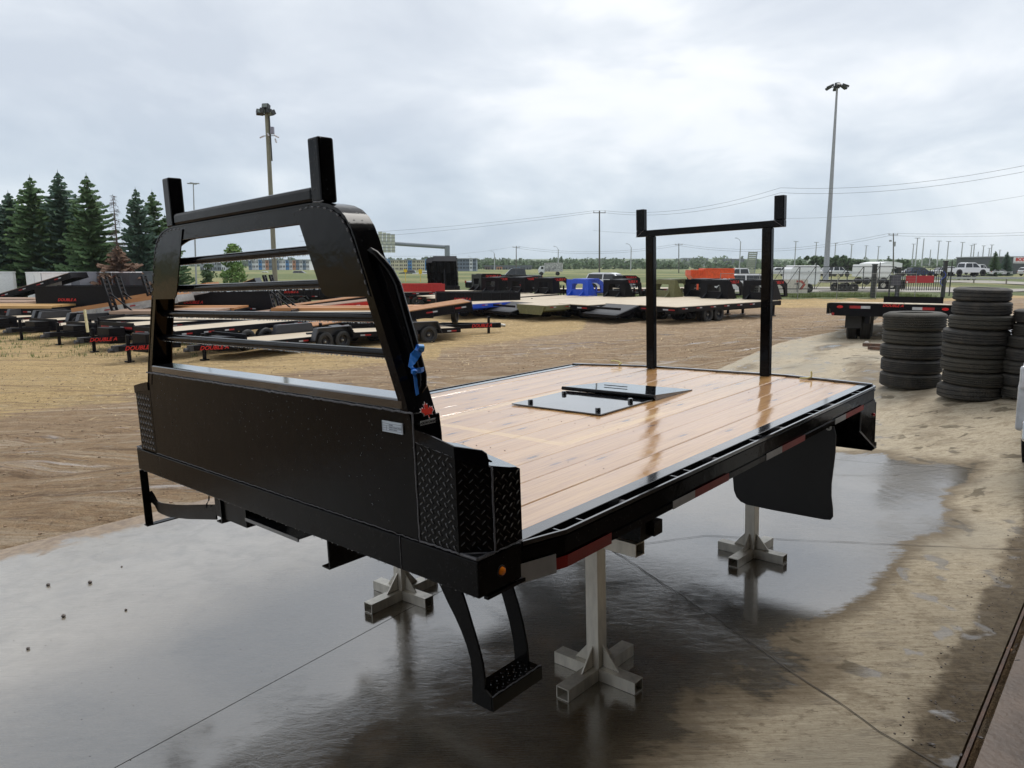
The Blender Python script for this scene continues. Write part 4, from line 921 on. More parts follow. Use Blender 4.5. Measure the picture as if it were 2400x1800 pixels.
# ---- gooseneck flatdeck trailer; local X forward (tail at 0), origin on the ground
def gooseneck(L, frame, deckm, h=.90, ramps=False, name='gooseneck_trailer', wheels=True, tailpanel=None, dove=0, txtm=red_m):
    t = bpy.data.objects.new(name, None); COL.objects.link(t); w = 1.27
    mb = MB(); x0 = dove
    for s in (-1, 1):
        mb.box(x0, L, s*w-.03, s*w+.03, h-.26, h-.03); mb.box(x0, L, s*.5-.04, s*.5+.04, h-.42, h-.10)
    for i in range(int(L/1.2)): mb.box(.3+i*1.2, .36+i*1.2, -w, w, h-.2, h-.08)
    mb.box(L-.06, L, -w, w, h-.28, h-.01); mb.box(x0, x0+.05, -w, w, h-.28, h-.03)
    mb.build('deck_frame', frame, t)
    mb = MB(); mb.box(x0, L-.08, -w+.03, w-.03, h-.04, h); mb.build('deck', deckm, t)
    if dove:
        mb = MB()
        for s in (-1, 1): mb.add([(0, s*w-.03, .30), (dove, s*w-.03, h-.28), (dove, s*w-.03, h-.03), (0, s*w-.03, .45), (0, s*w+.03, .30), (dove, s*w+.03, h-.28), (dove, s*w+.03, h-.03), (0, s*w+.03, .45)], [(0, 1, 2, 3), (4, 7, 6, 5), (0, 4, 5, 1), (1, 5, 6, 2), (2, 6, 7, 3), (3, 7, 4, 0)])
        mb.box(0, .05, -w, w, .3, .46); mb.build('dovetail_frame', frame, t)
        mb = MB(); mb.add([(0, -w+.05, .455), (dove, -w+.05, h-.01), (dove, w-.05, h-.01), (0, w-.05, .455), (0, -w+.05, .42), (dove, -w+.05, h-.05), (dove, w-.05, h-.05), (0, w-.05, .42)], [(0, 1, 2, 3), (4, 7, 6, 5), (0, 4, 5, 1), (1, 5, 6, 2), (2, 6, 7, 3), (3, 7, 4, 0)]); mb.build('dovetail_deck', blackgrey_far, t)
    mr, mw_ = MB(), MB()
    for s in (-1, 1): tape(mr, mw_, x0+.3, L-.3, s*(w+.034), h-.13)
    mr.box(x0-.01, x0-.002, -1.1, -.7, h-.2, h-.14); mr.box(x0-.01, x0-.002, .7, 1.1, h-.2, h-.14); mw_.box(x0-.01, x0-.002, -.68, -.35, h-.2, h-.14)
    o = mr.build('red_reflectors', redtape, t); tag(o, kind='stuff'); o = mw_.build('white_reflectors', whitetape, t); tag(o, kind='stuff')
    if tailpanel:
        mb = MB(); mb.prism([(-1.27, h-.02), (1.27, h-.02), (.95, h-.52), (-.95, h-.52)], lambda u, v, tt: (x0-.03+tt, u, v), -.02, .02); mb.build('tail_panel', tailpanel, t)
    if wheels:
        for x in (L*.30, L*.30+.88):
            for s in (-1, 1): wheel(t, x, s*1.0, side=s); wheel(t, x, s*.70, side=s)
    # neck
    a = 1.12; prof = [(L-.75, h), (L-.38, h+.30), (L-.30, h+.95), (L-.12, h+a), (L+1.15, h+a), (L+1.62, h+a-.28), (L+1.70, h+.15), (L+1.48, h+.15), (L+1.36, h+a-.48), (L+1.02, h+a-.30), (L+.25, h+a-.30), (L+.05, h+a-.52), (L+.02, h-.2), (L-.75, h-.2)]
    for s in (-1, 1):
        mb = MB(); mb.prism(prof, lambda u, v, tt, s=s: (u, s*(.50+tt), v), 0, .10); mb.build('neck_side', frame, t)
        letters(t, "DOUBLE A", .235, (L+.08 if s < 0 else L+1.1, s*.606, h+a-.245), (pi/2, 0, 0 if s < 0 else pi), txtm)
    mb = MB(); mb.box(L-.12, L+1.15, -.5, .5, h+a-.28, h+a-.01); mb.build('neck_crossbox', frame, t); mb = MB(); mb.box(L-.34, L-.22, -1.0, 1.0, h, h+.42); mb.box(L-.34, L-.22, -1.0, 1.0, h+.80, h+1.08)
    for s in (-1, 1): mb.box(L-.34, L-.22, min(s*.55, s*1.0), max(s*.55, s*1.0), h+.42, h+.80); mb.prism([(L-.22, h), (L+.55, h), (L-.05, h+1.0), (L-.22, h+1.08)], lambda u, v, tt, s=s: (u, s*(.93+tt), v), 0, .06)
    mb.build('neck_riser_panel', frame, t)
    mb = MB(); mb.tube([(L+1.58, 0, h+.5), (L+1.58, 0, h-.25)], .065, 10); mb.box(L+1.46, L+1.70, -.5, .5, h+.12, h+.22); mb.build('coupler', frame, t)
    for s in (-1, 1): mb = MB(); mb.bar((L-.25, s*1.0, h), (L-.25, s*1.0, .06), .11, .11, (1, 0, 0)); mb.box(L-.36, L-.14, s*1.0-.12, s*1.0+.12, 0, .05); mb.build('landing_leg', frame, t)
    if ramps:
        for s in (-.55, .55):
            mb = MB()
            for e in (-.22, .22): mb.bar((x0+.1, s+e, h), (x0-.25, s+e, h+1.35), .08, .08)
            for k in range(7): q = k/7+.07; mb.bar((x0+.1-.35*q, s-.22, h+1.35*q), (x0+.1-.35*q, s+.22, h+1.35*q), .05, .04)
            mb.build('loading_ramp', frame, t)
    return t
HR = radians(35); dx, dy = -sin(HR)*2.95, cos(HR)*2.95; X0, Y0 = 7.0, 35.6
row = [  # tail (u, distance), neck (u, distance), frame, deck, options, label
 ((1545, 36.0), (1800, 41.5), black_far, palewood, {}, 'nearest black flatdeck gooseneck trailer, alone before the mud, wheels fully in view'),
 ((1405, 37.4), (1697, 43.5), black_far, palewood, dict(dove=1.7), 'black gooseneck trailer with sloping tail, second from the mud'),
 ((1345, 39.4), (1655, 46.2), black_far, palewood, {}, 'black gooseneck trailer parked just left of the sloping-tail one'),
 ((1245, 39.6), (1575, 46.5), olive_m, palewood, dict(tailpanel=olive_m, txtm=mat('black lettering', (.02, .02, .02), .5)), 'olive green gooseneck flatdeck trailer with olive tail panel'),
 ((1165, 41.5), (1462, 47.8), black_far, palewood, dict(dove=1.8), 'black gooseneck trailer between the olive one and the blue one'),
 ((1052, 41.8), (1374, 49.5), blue_m, palewood, dict(tailpanel=blue_m, txtm=mat('dark blue lettering', (.008, .02, .2), .5)), 'bright blue gooseneck flatdeck trailer with blue tail panel'),
 ((1050, 46.0), (1296, 51.5), black_far, palewood, {}, 'black gooseneck trailer immediately left of the bright blue one'),
 ((1022, 48.5), (1232, 53.5), black_far, palewood, {}, 'black gooseneck trailer second to the left of the blue one'),
 ((1000, 51.0), (1170, 55.5), black_far, palewood, {}, 'black gooseneck trailer third to the left of the blue one'),
]
for (u0, d0), (u1, d1), fm, dm, kw, lab in row:
    x0_, x1_ = (u0-1200)/1696.6*d0, (u1-1200)/1696.6*d1; hd = math.atan2(d1-d0, x1_-x0_); Lk = math.hypot(d1-d0, x1_-x0_)-.5
    t = gooseneck(Lk, fm, dm, **kw); za, zb2 = TZ(x0_, d0), TZ(x1_, d1); t.matrix_world = at(x0_, d0, hd, za, -math.atan2(zb2-za, Lk)); tag(t, lab, 'trailer', 'gooseneck trailers parked in a row')
# ---- extra necks of trailers parked further back, facing the same way
for i, (u, y, hd, sc, fm, lab) in enumerate(((1655, 58, 20, .95, black_far, 'black gooseneck trailer behind the orange hopper, only its neck and front in view'), (1475, 62, 20, .95, black_far, 'black gooseneck trailer with red lettering between the two rear posts, behind the deck row'),
        (1228, 60, 25, .95, black_far, 'black gooseneck trailer far back below the tall pole'), (1105, 58, 22, 1.2, black_far, 'tall black gooseneck trailer with high neck right of the raised dump boxes'))):
    t = gooseneck(6.5, fm, palewood, wheels=True); t.matrix_world = at((u-1200)/1696.6*y-6.5, y-2.2, radians(hd)); t.scale = (sc,)*3; tag(t, lab, 'trailer', 'goosenecks in the back row')
# ---- small tandem trailers (car haulers) with tongue; local X forward to the tongue, origin below the tail
fend_m = mat('satin grey-black fender', (.035, .037, .043), .38)
def carhauler(L=5.4, frame=black_far, deckm=palewood, front_tape=False, stakes=False, leafdecal=False, letter=True, boxfront=False, h=.56):
    t = bpy.data.objects.new('car_hauler_trailer', None); COL.objects.link(t); w = 1.02; T = L+1.45; hs = h; high = h > .8; th_ = .50 if high else h-.10
    mb = MB()
    for s in (-1, 1): mb.box(0, L, s*w-.04, s*w+.04, h-.18, h+.02); mb.bar((L-.4, s*.85, th_), (T-.1, s*.07, th_), .10, .16)
    for i in range(5): mb.box(.2+i*L/5, .27+i*L/5, -w, w, h-.14, h-.05)
    mb.box(L-.08, L, -w, w, h-.18, h+.04); mb.box(0, .08, -w, w, h-.18, h)
    mb.build('deck_frame', frame, t)
    mb = MB(); mb.box(.08, L-.08, -w+.04, w-.04, h-.05, h-.005); mb.build('deck', deckm, t)
    mb = MB(); mb.box(L-.04, L+.02, -w, w, h, h+(.32 if boxfront else .12)); mb.build('front_board', frame, t)
    mb = MB(); mb.prism([(L+.08, -.62), (L+.55, -.36), (L+.55, .36), (L+.08, .62)], lambda u, v, tt: (u, v, tt), .30, (h-.06 if high else h+.22)); mb.build('tongue_tool_box', frame, t)
    mb = MB(); mb.box(T-.25, T+.05, -.10, .10, th_-.10, th_+.10); mb.tube([(T, 0, th_-.06), (T+.20, 0, th_-.04)], .07, 8); mb.build('coupler', blackgrey_far, t)
    mb = MB(); mb.tube([(T-.5, .0, .92), (T-.5, 0, .05)], .065, 8); mb.box(T-.62, T-.38, -.1, .1, 0, .05); mb.tube([(T-.5, 0, .90), (T-.5, .18, .91), (T-.5, .2, .80)], .014, 5); mb.build('tongue_jack', frame, t)
    for s in (-1, 1):
        cx = L*.42; pr = [(cx-.98, h-.12), (cx-.80, h+.34), (cx+.80, h+.34), (cx+.98, h-.12), (cx+.96, h-.14), (cx+.76, h+.31), (cx-.76, h+.31), (cx-.96, h-.14)]
        if high:
            for x in (cx-.45, cx+.45): wheel(t, x, s*.98, R=.42, side=s)
            continue
        mb = MB(); mb.prism(pr, lambda u, v, tt, s=s: (u, s*(1.06+tt), v), 0, .26); mb.prism([(cx-.80, h+.34), (cx+.80, h+.34), (cx+.9, h), (cx-.9, h)], lambda u, v, tt, s=s: (u, s*(1.055+tt), v), 0, .01); mb.build('fender', fend_m, t)
        for x in (cx-.42, cx+.42): wheel(t, x, s*1.19, R=.365, side=s, w=.9)
    mr, mw_ = MB(), MB()
    for s in (-1, 1): tape(mr, mw_, .2, L*.42-1, s*(w+.044), h-.12, .9); tape(mr, mw_, L*.42+1.05, L-.2, s*(w+.044), h-.12, .9)
    if front_tape: mr.box(L+.004, L+.010, -.95, -.45, h-.12, h-.04); mw_.box(L+.004, L+.010, -.44, -.25, h-.12, h-.04); mr.box(L+.004, L+.010, .45, .95, h-.12, h-.04); mw_.box(L+.004, L+.010, .25, .44, h-.12, h-.04)
    for mm, nm, ma in ((mr, 'red_reflectors', redtape), (mw_, 'white_reflectors', whitetape)): o = mm.build(nm, ma, t); tag(o, kind='stuff')
    if letter:
        for s in (-1, 1):
            a = math.atan2(-.78*s, T-.1-(L-.4)); d = .055; loc = (L-.28, s*(.775+d), th_-.065) if s > 0 else (L-.28, s*(.775+d), th_-.065)
            if s < 0: letters(t, "DOUBLE A", .19, (L-.2, -.80, th_-.065), (pi/2, 0, math.atan2(.78, T-.1-L+.4)))
            else: letters(t, "DOUBLE A", .19, (T-.22, .21, th_-.065), (pi/2, 0, pi+math.atan2(-.78, T-.1-L+.4)))
    return t
ch_g = 'tandem car haulers parked side by side'
def haul(cx, cy, head, lab, **k):     # coupler position
    t = carhauler(**k); L_ = k.get('L', 5.4)+1.45; hd = radians(head); x = cx-cos(hd)*L_; y = cy-sin(hd)*L_
    z = TZ(cx, cy)*.5+TZ(x, y)*.5; t.matrix_world = at(x, y, hd, z); tag(t, lab, 'trailer', ch_g); return t
H = -118
haul(-10.7, 23.6, -126, 'tandem car hauler seen through the rack with tongue lettering and solid front board', boxfront=True, L=6.2)
haul(-13.1, 23.4, H, 'high black equipment trailer whose tongue stands nearest the rack, red tape on its front', front_tape=True, h=.98, L=6.2)
haul(-15.9, 26.2, H, 'high black equipment trailer with two wooden stakes, left of the nearest one', front_tape=True, h=.95)
haul(-18.7, 28.6, H, 'black car hauler over the weeds, left of the high trailers', boxfront=True, letter=False)
haul(-21.6, 30.6, H, 'black car hauler at the left, its jack in the weeds', letter=False, boxfront=True)
haul(-24.6, 32.4, H, 'car hauler furthest left, half outside the picture', letter=False, boxfront=True)
haul(-27.6, 34.4, H, 'car hauler beyond the left edge, only its fender in view', letter=False)
haul(-7.9, 27.6, -150, 'small car hauler behind the tilt-deck wheels, tongue towards the rack bars', L=4.6, letter=False)
for (x, y, lab) in ((-15.4, 25.9, 'pale wooden stake standing at the left corner of the high trailer'), (-12.3, 24.6, 'pale wooden stake nearer the rack on the nearest high trailer')):
    mb = MB(); mb.bar((0, 0, -.1), (-.04, 0, .72), .10, .05, (1, 0, 0)); o = mb.build('wooden_stake', mat('pale stake wood', (.55, .50, .30), .7)); o.location = (x, y, TZ(x, y)+.95); tag(o, lab, 'stake', 'wooden stakes on the car haulers')
# another car hauler behind with its wheels in line
haul(-18.8, 31.0, -180, 'high tandem trailer standing crosswise behind the rack bars, both big wheels showing', L=7.0, h=.95, letter=False)
haul(-12.0, 35.0, -176, 'black trailer behind the crosswise one, its wheels half hidden', L=6.5, h=.95, letter=False)
# ---- tilt-deck trailer: deck pitched up, tongue to the right
def tilt_trailer(L=7.0, tilt=7.5, h=.92, frame=black_far, deckm=orangewood, tongue=True, name='tilt_deck_trailer', nw=2, R=.39, planks=6, wheelx=None, rise=0):
    t = bpy.data.objects.new(name, None); COL.objects.link(t); w = 1.25; T = Matrix.Translation((L*.3, 0, h)) @ Matrix.Rotation(-radians(tilt), 4, 'Y')
    mb = MB()
    for s in (-1, 1):
        mb.box(-L*.3, L*.7, s*w-.04, s*w+.04, -.34, -.02, T)
        for i in range(int(L/.9)): mb.box(-L*.3+.3+i*.9, -L*.3+.36+i*.9, s*w-.07, s*w+.07, -.33, -.04, T)
        mb.box(-L*.3, L*.7, s*w-.07, s*w+.07, -.38, -.33, T)
    mb.box(-L*.3-.02, -L*.3+.05, -w, w, -.3, 0, T); mb.box(L*.7-.05, L*.7+.02, -w, w, -.34, .02, T); mb.build('tilting_frame', frame, t)
    for k in range(planks):
        y0 = -w+.04+k*(2*w-.08)/planks; mb = MB(); mb.box(-L*.3+.05, L*.7-.05, y0+.01, y0+(2*w-.08)/planks-.01, -.03, .02+rise+.01*(k % 2), T); mb.build('deck_plank', deckm, t)
    mr, mw_ = MB(), MB()
    x = -L*.3+.4
    while x < L*.7-.6: 
        for s in (-1, 1): mr.box(x, x+.28, s*(w+.075)-.004, s*(w+.075)+.004, -.2, -.14, T); mw_.box(x+.28, x+.48, s*(w+.075)-.004, s*(w+.075)+.004, -.2, -.14, T)
        x += 1.25
    for mm, nm, ma in ((mr, 'red_reflectors', redtape), (mw_, 'white_reflectors', whitetape)): o = mm.build(nm, ma, t); tag(o, kind='stuff')
    mb = MB()
    for s in (-1, 1): mb.box(L*.05, L*.9, s*.45-.05, s*.45+.05, .42, .62)
    if tongue:
        for s in (-1, 1): mb.bar((L*.85, s*.7, .52), (L+1.25, s*.10, .52), .10, .20)
        mb.box(L+1.1, L+1.5, -.10, .10, .40, .62)
    mb.build('lower_frame', frame, t)
    if tongue:
        for s in (-1, 1): letters(t, "DOUBLE A", .21, (L+.08, s*.47, .46) if s < 0 else (L+1.2, s*.22, .46), (pi/2, 0, math.atan2(.6, L*.15+1.25)) if s < 0 else (pi/2, 0, pi-math.atan2(.6, L*.15+1.25)))
        mb = MB(); mb.bar((L+.95, 0, .9), (L+.95, 0, 0), .11, .11, (1, 0, 0)); mb.build('tongue_jack', frame, t)
        mb = MB(); mb.bar((L*.72, .9, .6), (L*.72, .9, 0), .10, .10, (1, 0, 0)); mb.build('support_leg', frame, t)
        sp = wheel(t, L*.92, 0, R=.38, z=1.0); sp.rotation_euler = (0, 0, radians(70)); sp.name = 'spare_wheel'
        mb = MB(); mb.tube([(L+1.45, 0, .52), (L+1.72, .0, .48)], .07, 8); mb.build('coupler', hub_m, t)
    wx = L*.30 if wheelx is None else wheelx
    for k in range(nw):
        for s in (-1, 1): wheel(t, wx+k*.98, s*1.05, R=R, side=s); wheel(t, wx+k*.98, s*.75, R=R, side=s)
    return t
def put(t, u, y, head, lab, cat, group=None, z=None, ox=0):
    hd = radians(head); x = (u-1200)/1696.6*y; t.matrix_world = at(x-cos(hd)*ox, y-sin(hd)*ox, hd, z); tag(t, lab, cat, group); return t
put(tilt_trailer(L=7.4, tilt=8), 690, 30.6, 13, 'tilt-deck trailer with orange planks, spare wheel and lettered tongue pointing right', 'trailer', 'tilt-deck trailers')
put(tilt_trailer(L=7.0, tilt=6, frame=redpaint, deckm=tanwood, tongue=False), 575, 38, 10, 'red tilt-deck trailer with greyish planks behind the orange one', 'trailer', 'tilt-deck trailers')
put(tilt_trailer(L=7.5, tilt=7, tongue=False), 640, 44, 12, 'tilt-deck trailer with orange planks peeping above the red one', 'trailer', 'tilt-deck trailers')
put(tilt_trailer(L=5.4, tilt=20, tongue=False, deckm=orangewood), 425, 52, 10, 'small steeply raised orange deck behind the rack bars', 'trailer', 'tilt-deck trailers')
# left: long black trailers with rough wooden decks, monster ramps and the raised beaver-tail
def longdeck(L, deckm, ramps=0, h=.95, grey=False):
    t = bpy.data.objects.new('long_deck_trailer', None); COL.objects.link(t); w = 1.27
    mb = MB()
    for s in (-1, 1): mb.box(0, L, s*w-.03, s*w+.03, h-.45, h-.05)
    mb.box(0, .06, -w, w, h-.45, h); mb.box(L-.06, L, -w, w, h-.5, h); mb.build('deck_frame', black_far, t)
    for k in range(3): y0 = -w+k*2*w/3; mb = MB(); mb.box(.06, L-.06, y0+.02, y0+2*w/3-.02, h-.06, h+.10+.02*(k % 2)); mb.build('deck_plank', deckm, t)
    mr, mw_ = MB(), MB()
    for s in (-1, 1): tape(mr, mw_, .4, L-.4, s*(w+.034), h-.25, 1.0)
    for mm, nm, ma in ((mr, 'red_reflectors', redtape), (mw_, 'white_reflectors', whitetape)): o = mm.build(nm, ma, t); tag(o, kind='stuff')
    for k in range(2):
        for s in (-1, 1): wheel(t, L*.35+k*.9, s*1.0, side=s)
    for i in range(ramps):
        s = -.7+1.4*i/max(1, ramps-1); mb = MB()
        for e in (-.24, .24): mb.bar((L-.1, s+e, h), (L+.30, s+e, h+1.7), .10, .10)
        for k in range(8): q = k/8+.05; mb.bar((L-.1+.4*q, s-.24, h+1.7*q), (L-.1+.4*q, s+.24, h+1.7*q), .09, .09)
        mb.bar((L-1.0, s, h), (L+.05, s, h+.9), .06, .06); mb.build('loading_ramp', black_far, t)
    return t
put(longdeck(7, yellowwood), 148, 40, 0, 'long black trailer with bright yellow wooden deck at the left edge', 'trailer', 'long wooden-deck trailers', ox=7)
put(longdeck(6, tanwood), 84, 43.5, 0, 'black trailer with rough tan deck directly behind the yellow deck', 'trailer', 'long wooden-deck trailers', ox=6)
put(longdeck(6, tanwood), 102, 47, 0, 'black trailer with rough tan deck, third behind the yellow deck', 'trailer', 'long wooden-deck trailers', ox=6)
put(tilt_trailer(L=6.5, tilt=17, deckm=tanwood, tongue=False, h=1.3), -40, 51, 6, 'black ribbed trailer deck raised to the right below the spruces', 'trailer', 'tilt-deck trailers')
put(longdeck(5, tanwood, ramps=2), 272, 35.5, 184, 'black trailer with two ladder-like ramps upright near the rack', 'trailer', 'trailers with upright ramps', ox=5)
put(longdeck(5, orangewood, ramps=1), 335, 38, 184, 'black trailer with a single upright ramp just left of the rack', 'trailer', 'trailers with upright ramps', ox=5)
put(longdeck(8, orangewood, ramps=2), 640, 36.5, 186, 'long black trailer with two upright ramps seen between the rack bars', 'trailer', 'trailers with upright ramps', ox=8)
alut = mat('galvanised trailer frame', (.38, .38, .37), .4, metal=.5)
put(tilt_trailer(L=5.2, tilt=9, frame=alut, deckm=orangewood, tongue=False, h=1.15, rise=.16), 182, 37, 6, 'galvanised tilt trailer with orange planks, its grey end lowest', 'trailer', 'galvanised tilt trailers')
put(tilt_trailer(L=5.2, tilt=10, frame=alut, deckm=orangewood, tongue=False, h=1.45, rise=.16), 275, 40.5, 6, 'galvanised tilt trailer with orange planks, higher and nearer the rack', 'trailer', 'galvanised tilt trailers')
# ---- dump trailers
def dump(L=4.6, raised=0, frame=black_far, h=.75, wall=.75, extra=0, neck=False):
    t = bpy.data.objects.new('dump_trailer', None); COL.objects.link(t); w = 1.05
    T = Matrix.Translation((0, 0, h)) @ Matrix.Rotation(-radians(raised), 4, 'Y')
    mb = MB(); th = .06
    mb.box(0, L, -w, w, 0, th, T)
    for s in (-1, 1):
        mb.box(0, L, s*w-th/2, s*w+th/2, 0, wall, T); mb.box(0, L, s*w-.06, s*w+.06, wall-.05, wall+.03, T)
        for i in range(int(L/.55) if wall < .95 else 0): mb.box(.1+i*.55, .18+i*.55, s*w-.07, s*w+.07, .05, wall-.05, T)
    mb.box(L-.05, L, -w, w, 0, wall+extra, T); mb.build('dump_box', frame, t)
    if raised:
        mb = MB()
        for s in (-.8, -.4, 0, .4, .8): mb.box(.1, L-.1, s*w-.04, s*w+.04, -.10, 0, T)
        for i in range(int(L/.8)): mb.box(.2+i*.8, .26+i*.8, -w, w, -.04, 0, T)
        mb.build('floor_ribs', frame, t)
    mb = MB(); mb.box(0, .05, -w, w, 0, wall, T); mb.build('tail_gate', frame, t)
    mb = MB()
    for s in (-1, 1): mb.box(-.1, L, s*.5-.05, s*.5+.05, h-.25, h-.05); mb.bar((L-.2, s*.5, h-.15), (L+1.4, s*.05, h-.15), .1, .16)
    if raised: mb.tube([(L*.5, 0, h-.1), tuple(T @ Vector((L*.75, 0, 0)))], .07, 8)
    mb.build('lower_frame', frame, t)
    mb = MB(); mb.bar((L+.9, 0, h+.3), (L+.9, 0, 0), .1, .1, (1, 0, 0)); mb.build('tongue_jack', frame, t)
    for s in (-1, 1):
        cx = L*.4; mb = MB(); mb.prism([(cx-.95, h-.15), (cx-.78, h+.12), (cx+.78, h+.12), (cx+.95, h-.15), (cx+.9, h-.15), (cx+.74, h+.08), (cx-.74, h+.08), (cx-.9, h-.15)], lambda u, v, tt, s=s: (u, s*(1.1+tt), v), 0, .26); mb.build('fender', fend_m, t)
        for x in (cx-.42, cx+.42): wheel(t, x, s*1.22, R=.37, side=s, w=.9)
    mr, mw_ = MB(), MB()
    for s in (-1, 1): tape(mr, mw_, .2, L-.2, s*(w+.075), h+.03, .9)
    mr.box(-.012, -.006, -.9, -.5, h+.25, h+.33)
    for mm, nm, ma in ((mr, 'red_reflectors', redtape), (mw_, 'white_reflectors', whitetape)): o = mm.build(nm, ma, t); tag(o, kind='stuff')
    letters(t, "DOUBLE A", .22, (L*.2, -w-.08, h+wall*.35), (pi/2, 0, 0))
    return t
g_ = 'dump trailers'
put(dump(3.0, raised=60, wall=.6, extra=.35), 1045, 66, 270, 'dump trailer with its box raised high, right one of the pair', 'dump trailer', g_)
put(dump(2.9, raised=58, wall=.6, extra=.35), 1030, 69, 269, 'dump trailer with its box raised, half hidden behind the other raised box', 'dump trailer', g_)
put(dump(5.2, wall=.7), 1020, 45, 8, 'black dump trailer in front of the raised boxes, low', 'dump trailer', g_)
put(dump(6.4, wall=1.25), 104, 42, 0, 'large black dump box with high plain walls behind the car haulers', 'dump trailer', g_)
put(dump(6.0, wall=1.0), 392, 41, 3, 'black dump trailer with high side seen through the upper rack bars', 'dump trailer', g_)
for i, (u, y, hd, fm, lab) in enumerate(((500, 54, 10, black_far, 'black dump trailer in the back row below the small green tree'), (560, 56, 170, redpaint, 'red low trailer in the back row left of the floodlight pole'), (640, 55, 8, black_far, 'black dump trailer just behind the floodlight pole'), (700, 57, 175, black_far, 'black dump trailer in the back row right of the floodlight pole'), (600, 61, 12, black_far, 'black dump trailer furthest back behind the floodlight pole'), (905, 56, 12, redpaint, 'red dump trailer behind the grab handle of the rack'), (950, 60, 10, black_far, 'black dump trailer far behind the rack handle'),
        (1180, 66, 5, black_far, 'black dump box with pale wooden end below the road'), (180, 52, 2, redpaint, 'red dump trailer showing above the large black dump box'), (250, 54, 178, black_far, 'black dump trailer showing its top near the silver cargo trailer'))):
    put(dump(4.4, wall=.6+.15*(i % 3), frame=fm), u, y, hd, lab, 'dump trailer', g_)
# ---- enclosed cargo trailers under the spruces
def cargo(L, wallm, roofm, hh=2.1):
    t = bpy.data.objects.new('cargo_trailer', None); COL.objects.link(t); w = 1.05; fl = [(0, -w), (L, -w), (L+.6, 0), (L, w), (0, w)]
    mb = MB(); mb.prism(fl, lambda u, v, tt: (u, v, tt), .45, .45+hh); mb.build('cargo_body', wallm, t, bev=.02)
    mb = MB(); mb.prism([(a-.02 if a < .1 else a+.03, b*1.02) for a, b in fl], lambda u, v, tt: (u, v, tt), .45+hh, .53+hh); mb.build('roof', roofm, t)
    mb = MB(); mb.box(0.3, L-.2, -w-.015, -w-.004, .45, .60); mb.box(L*.55, L*.55+.02, -w-.012, -w-.002, .6, hh+.3); mb.box(L-.03, L+.02, -w-.02, -w+.02, .45, .45+hh); mb.build('side_trim', silver_m, t)
    mb = MB(); mb.bar((L, 0, .45), (L+1.6, 0, .45), .1, .12); mb.build('drawbar', black_far, t)
    for s in (-1, 1):
        for x in (L*.4, L*.4+.8): wheel(t, x, s*1.0, R=.35, side=s)
    return t
black_panel = mat('black cargo panel', (.03, .032, .038), .35)
for u, y, hd, L_, a, b, lab in ((132, 53, -38, 3.0, white_m, white_m, 'white enclosed cargo trailer with pointed nose below the spruces'), (208, 54.5, -10, 4.3, silver_m, silver_m, 'silver grey enclosed cargo trailer between the white and the black one'), (296, 55, -48, 3.6, black_panel, white_m, 'black enclosed cargo trailer with bright white roof'), (356, 57, -20, 4.2, mat('slate panel', (.07, .09, .10), .4), mat('slate panel', (.07, .09, .10), .4), 'slate coloured cargo trailer partly behind the rack'), (10, 56, -5, 4.5, white_m, white_m, 'white cargo trailer at the left edge behind the raised deck')):
    put(cargo(L_, a, b), u, y, hd, lab, 'cargo trailer', 'enclosed cargo trailers below the spruces', ox=L_)
# ---- the flatdeck trailer on the apron edge with its tail towards us
t = thing('tail_on_flatdeck_trailer', 'black flatdeck trailer parked tail-on beyond the tyre stacks, mud flap and dual tyres below', 'trailer')
tx, ty = 8.35, 15.8; zb = 0.03
t.matrix_world = Matrix.Translation((tx, ty, zb)) @ Matrix.Rotation(radians(61.5), 4, 'Z') @ Matrix.Rotation(radians(2.3), 4, 'Y')
h = .86; w = 1.28
mb = MB(); mb.prism([(-w, h), (w, h), (w-.09, h-.285), (-w+.09, h-.285)], lambda u, v, tt: (tt, u, v), 0, .05); mb.build('tail_panel', black_far, t)
mb = MB()
for s in (-1, 1): mb.box(.05, 7, s*w-.03, s*w+.03, h-.25, h-.01); mb.box(.05, 7, s*.45-.05, s*.45+.05, h-.45, h-.1)
mb.build('deck_frame', black_far, t)
for k in range(10): mb = MB(); y0 = -w+.03+k*(2*w-.06)/10; mb.box(.05, 6.9, y0+.008, y0+(2*w-.06)/10-.008, h-.04, h+.012); mb.build('deck_plank', palewood, t)
mb = MB(); mb.box(6.9, 6.98, -w, .3, h, h+.20); mb.build('front_board', black_far, t)
for a, b, m in ((.60, .83, redtape), (.41, .60, whitetape), (-.60, -.83, redtape), (-.41, -.60, whitetape)): mb = MB(); mb.box(-.006, 0, min(a, b), max(a, b), h-.115, h-.055); mb.build('reflective_tape', m, t)
for yv in (1.03, -1.03):
    mb = MB(); mb.lathe([(0, 0), (.03, 0), (.032, .01)], 12, lambda c_, d, a, yv=yv: (-.012+a, yv+c_*2.1, h-.085+d)); mb.build('tail_light', mat('red tail lens', (.55, .02, .02), .2), t)
mb = MB(); mb.box(-.008, 0, 1.14, 1.19, h-.27, h-.22); mb.build('side_reflector', redtape, t)
letters(t, "DOUBLE A", .085, (-.01, .17, h-.06), (pi/2, 0, -pi/2), bold=.015)
mb = MB(); mb.box(.35, .37, .62, .93, .26, .52); mb.box(.35, .37, -.93, -.62, .26, .52); mb.v = mb.v
mb = None
for s in (-1, 1): mb = MB(); mb.box(.35, .37, min(s*.58, s*.92), max(s*.58, s*.92), .29, h-.26); mb.build('mud_flap', rubber, t)
for k in range(2):
    for s in (-1, 1): wheel(t, .85+k*.95, s*.78, side=s, w=.95); wheel(t, .85+k*.95, s*.5, side=s, w=.95)
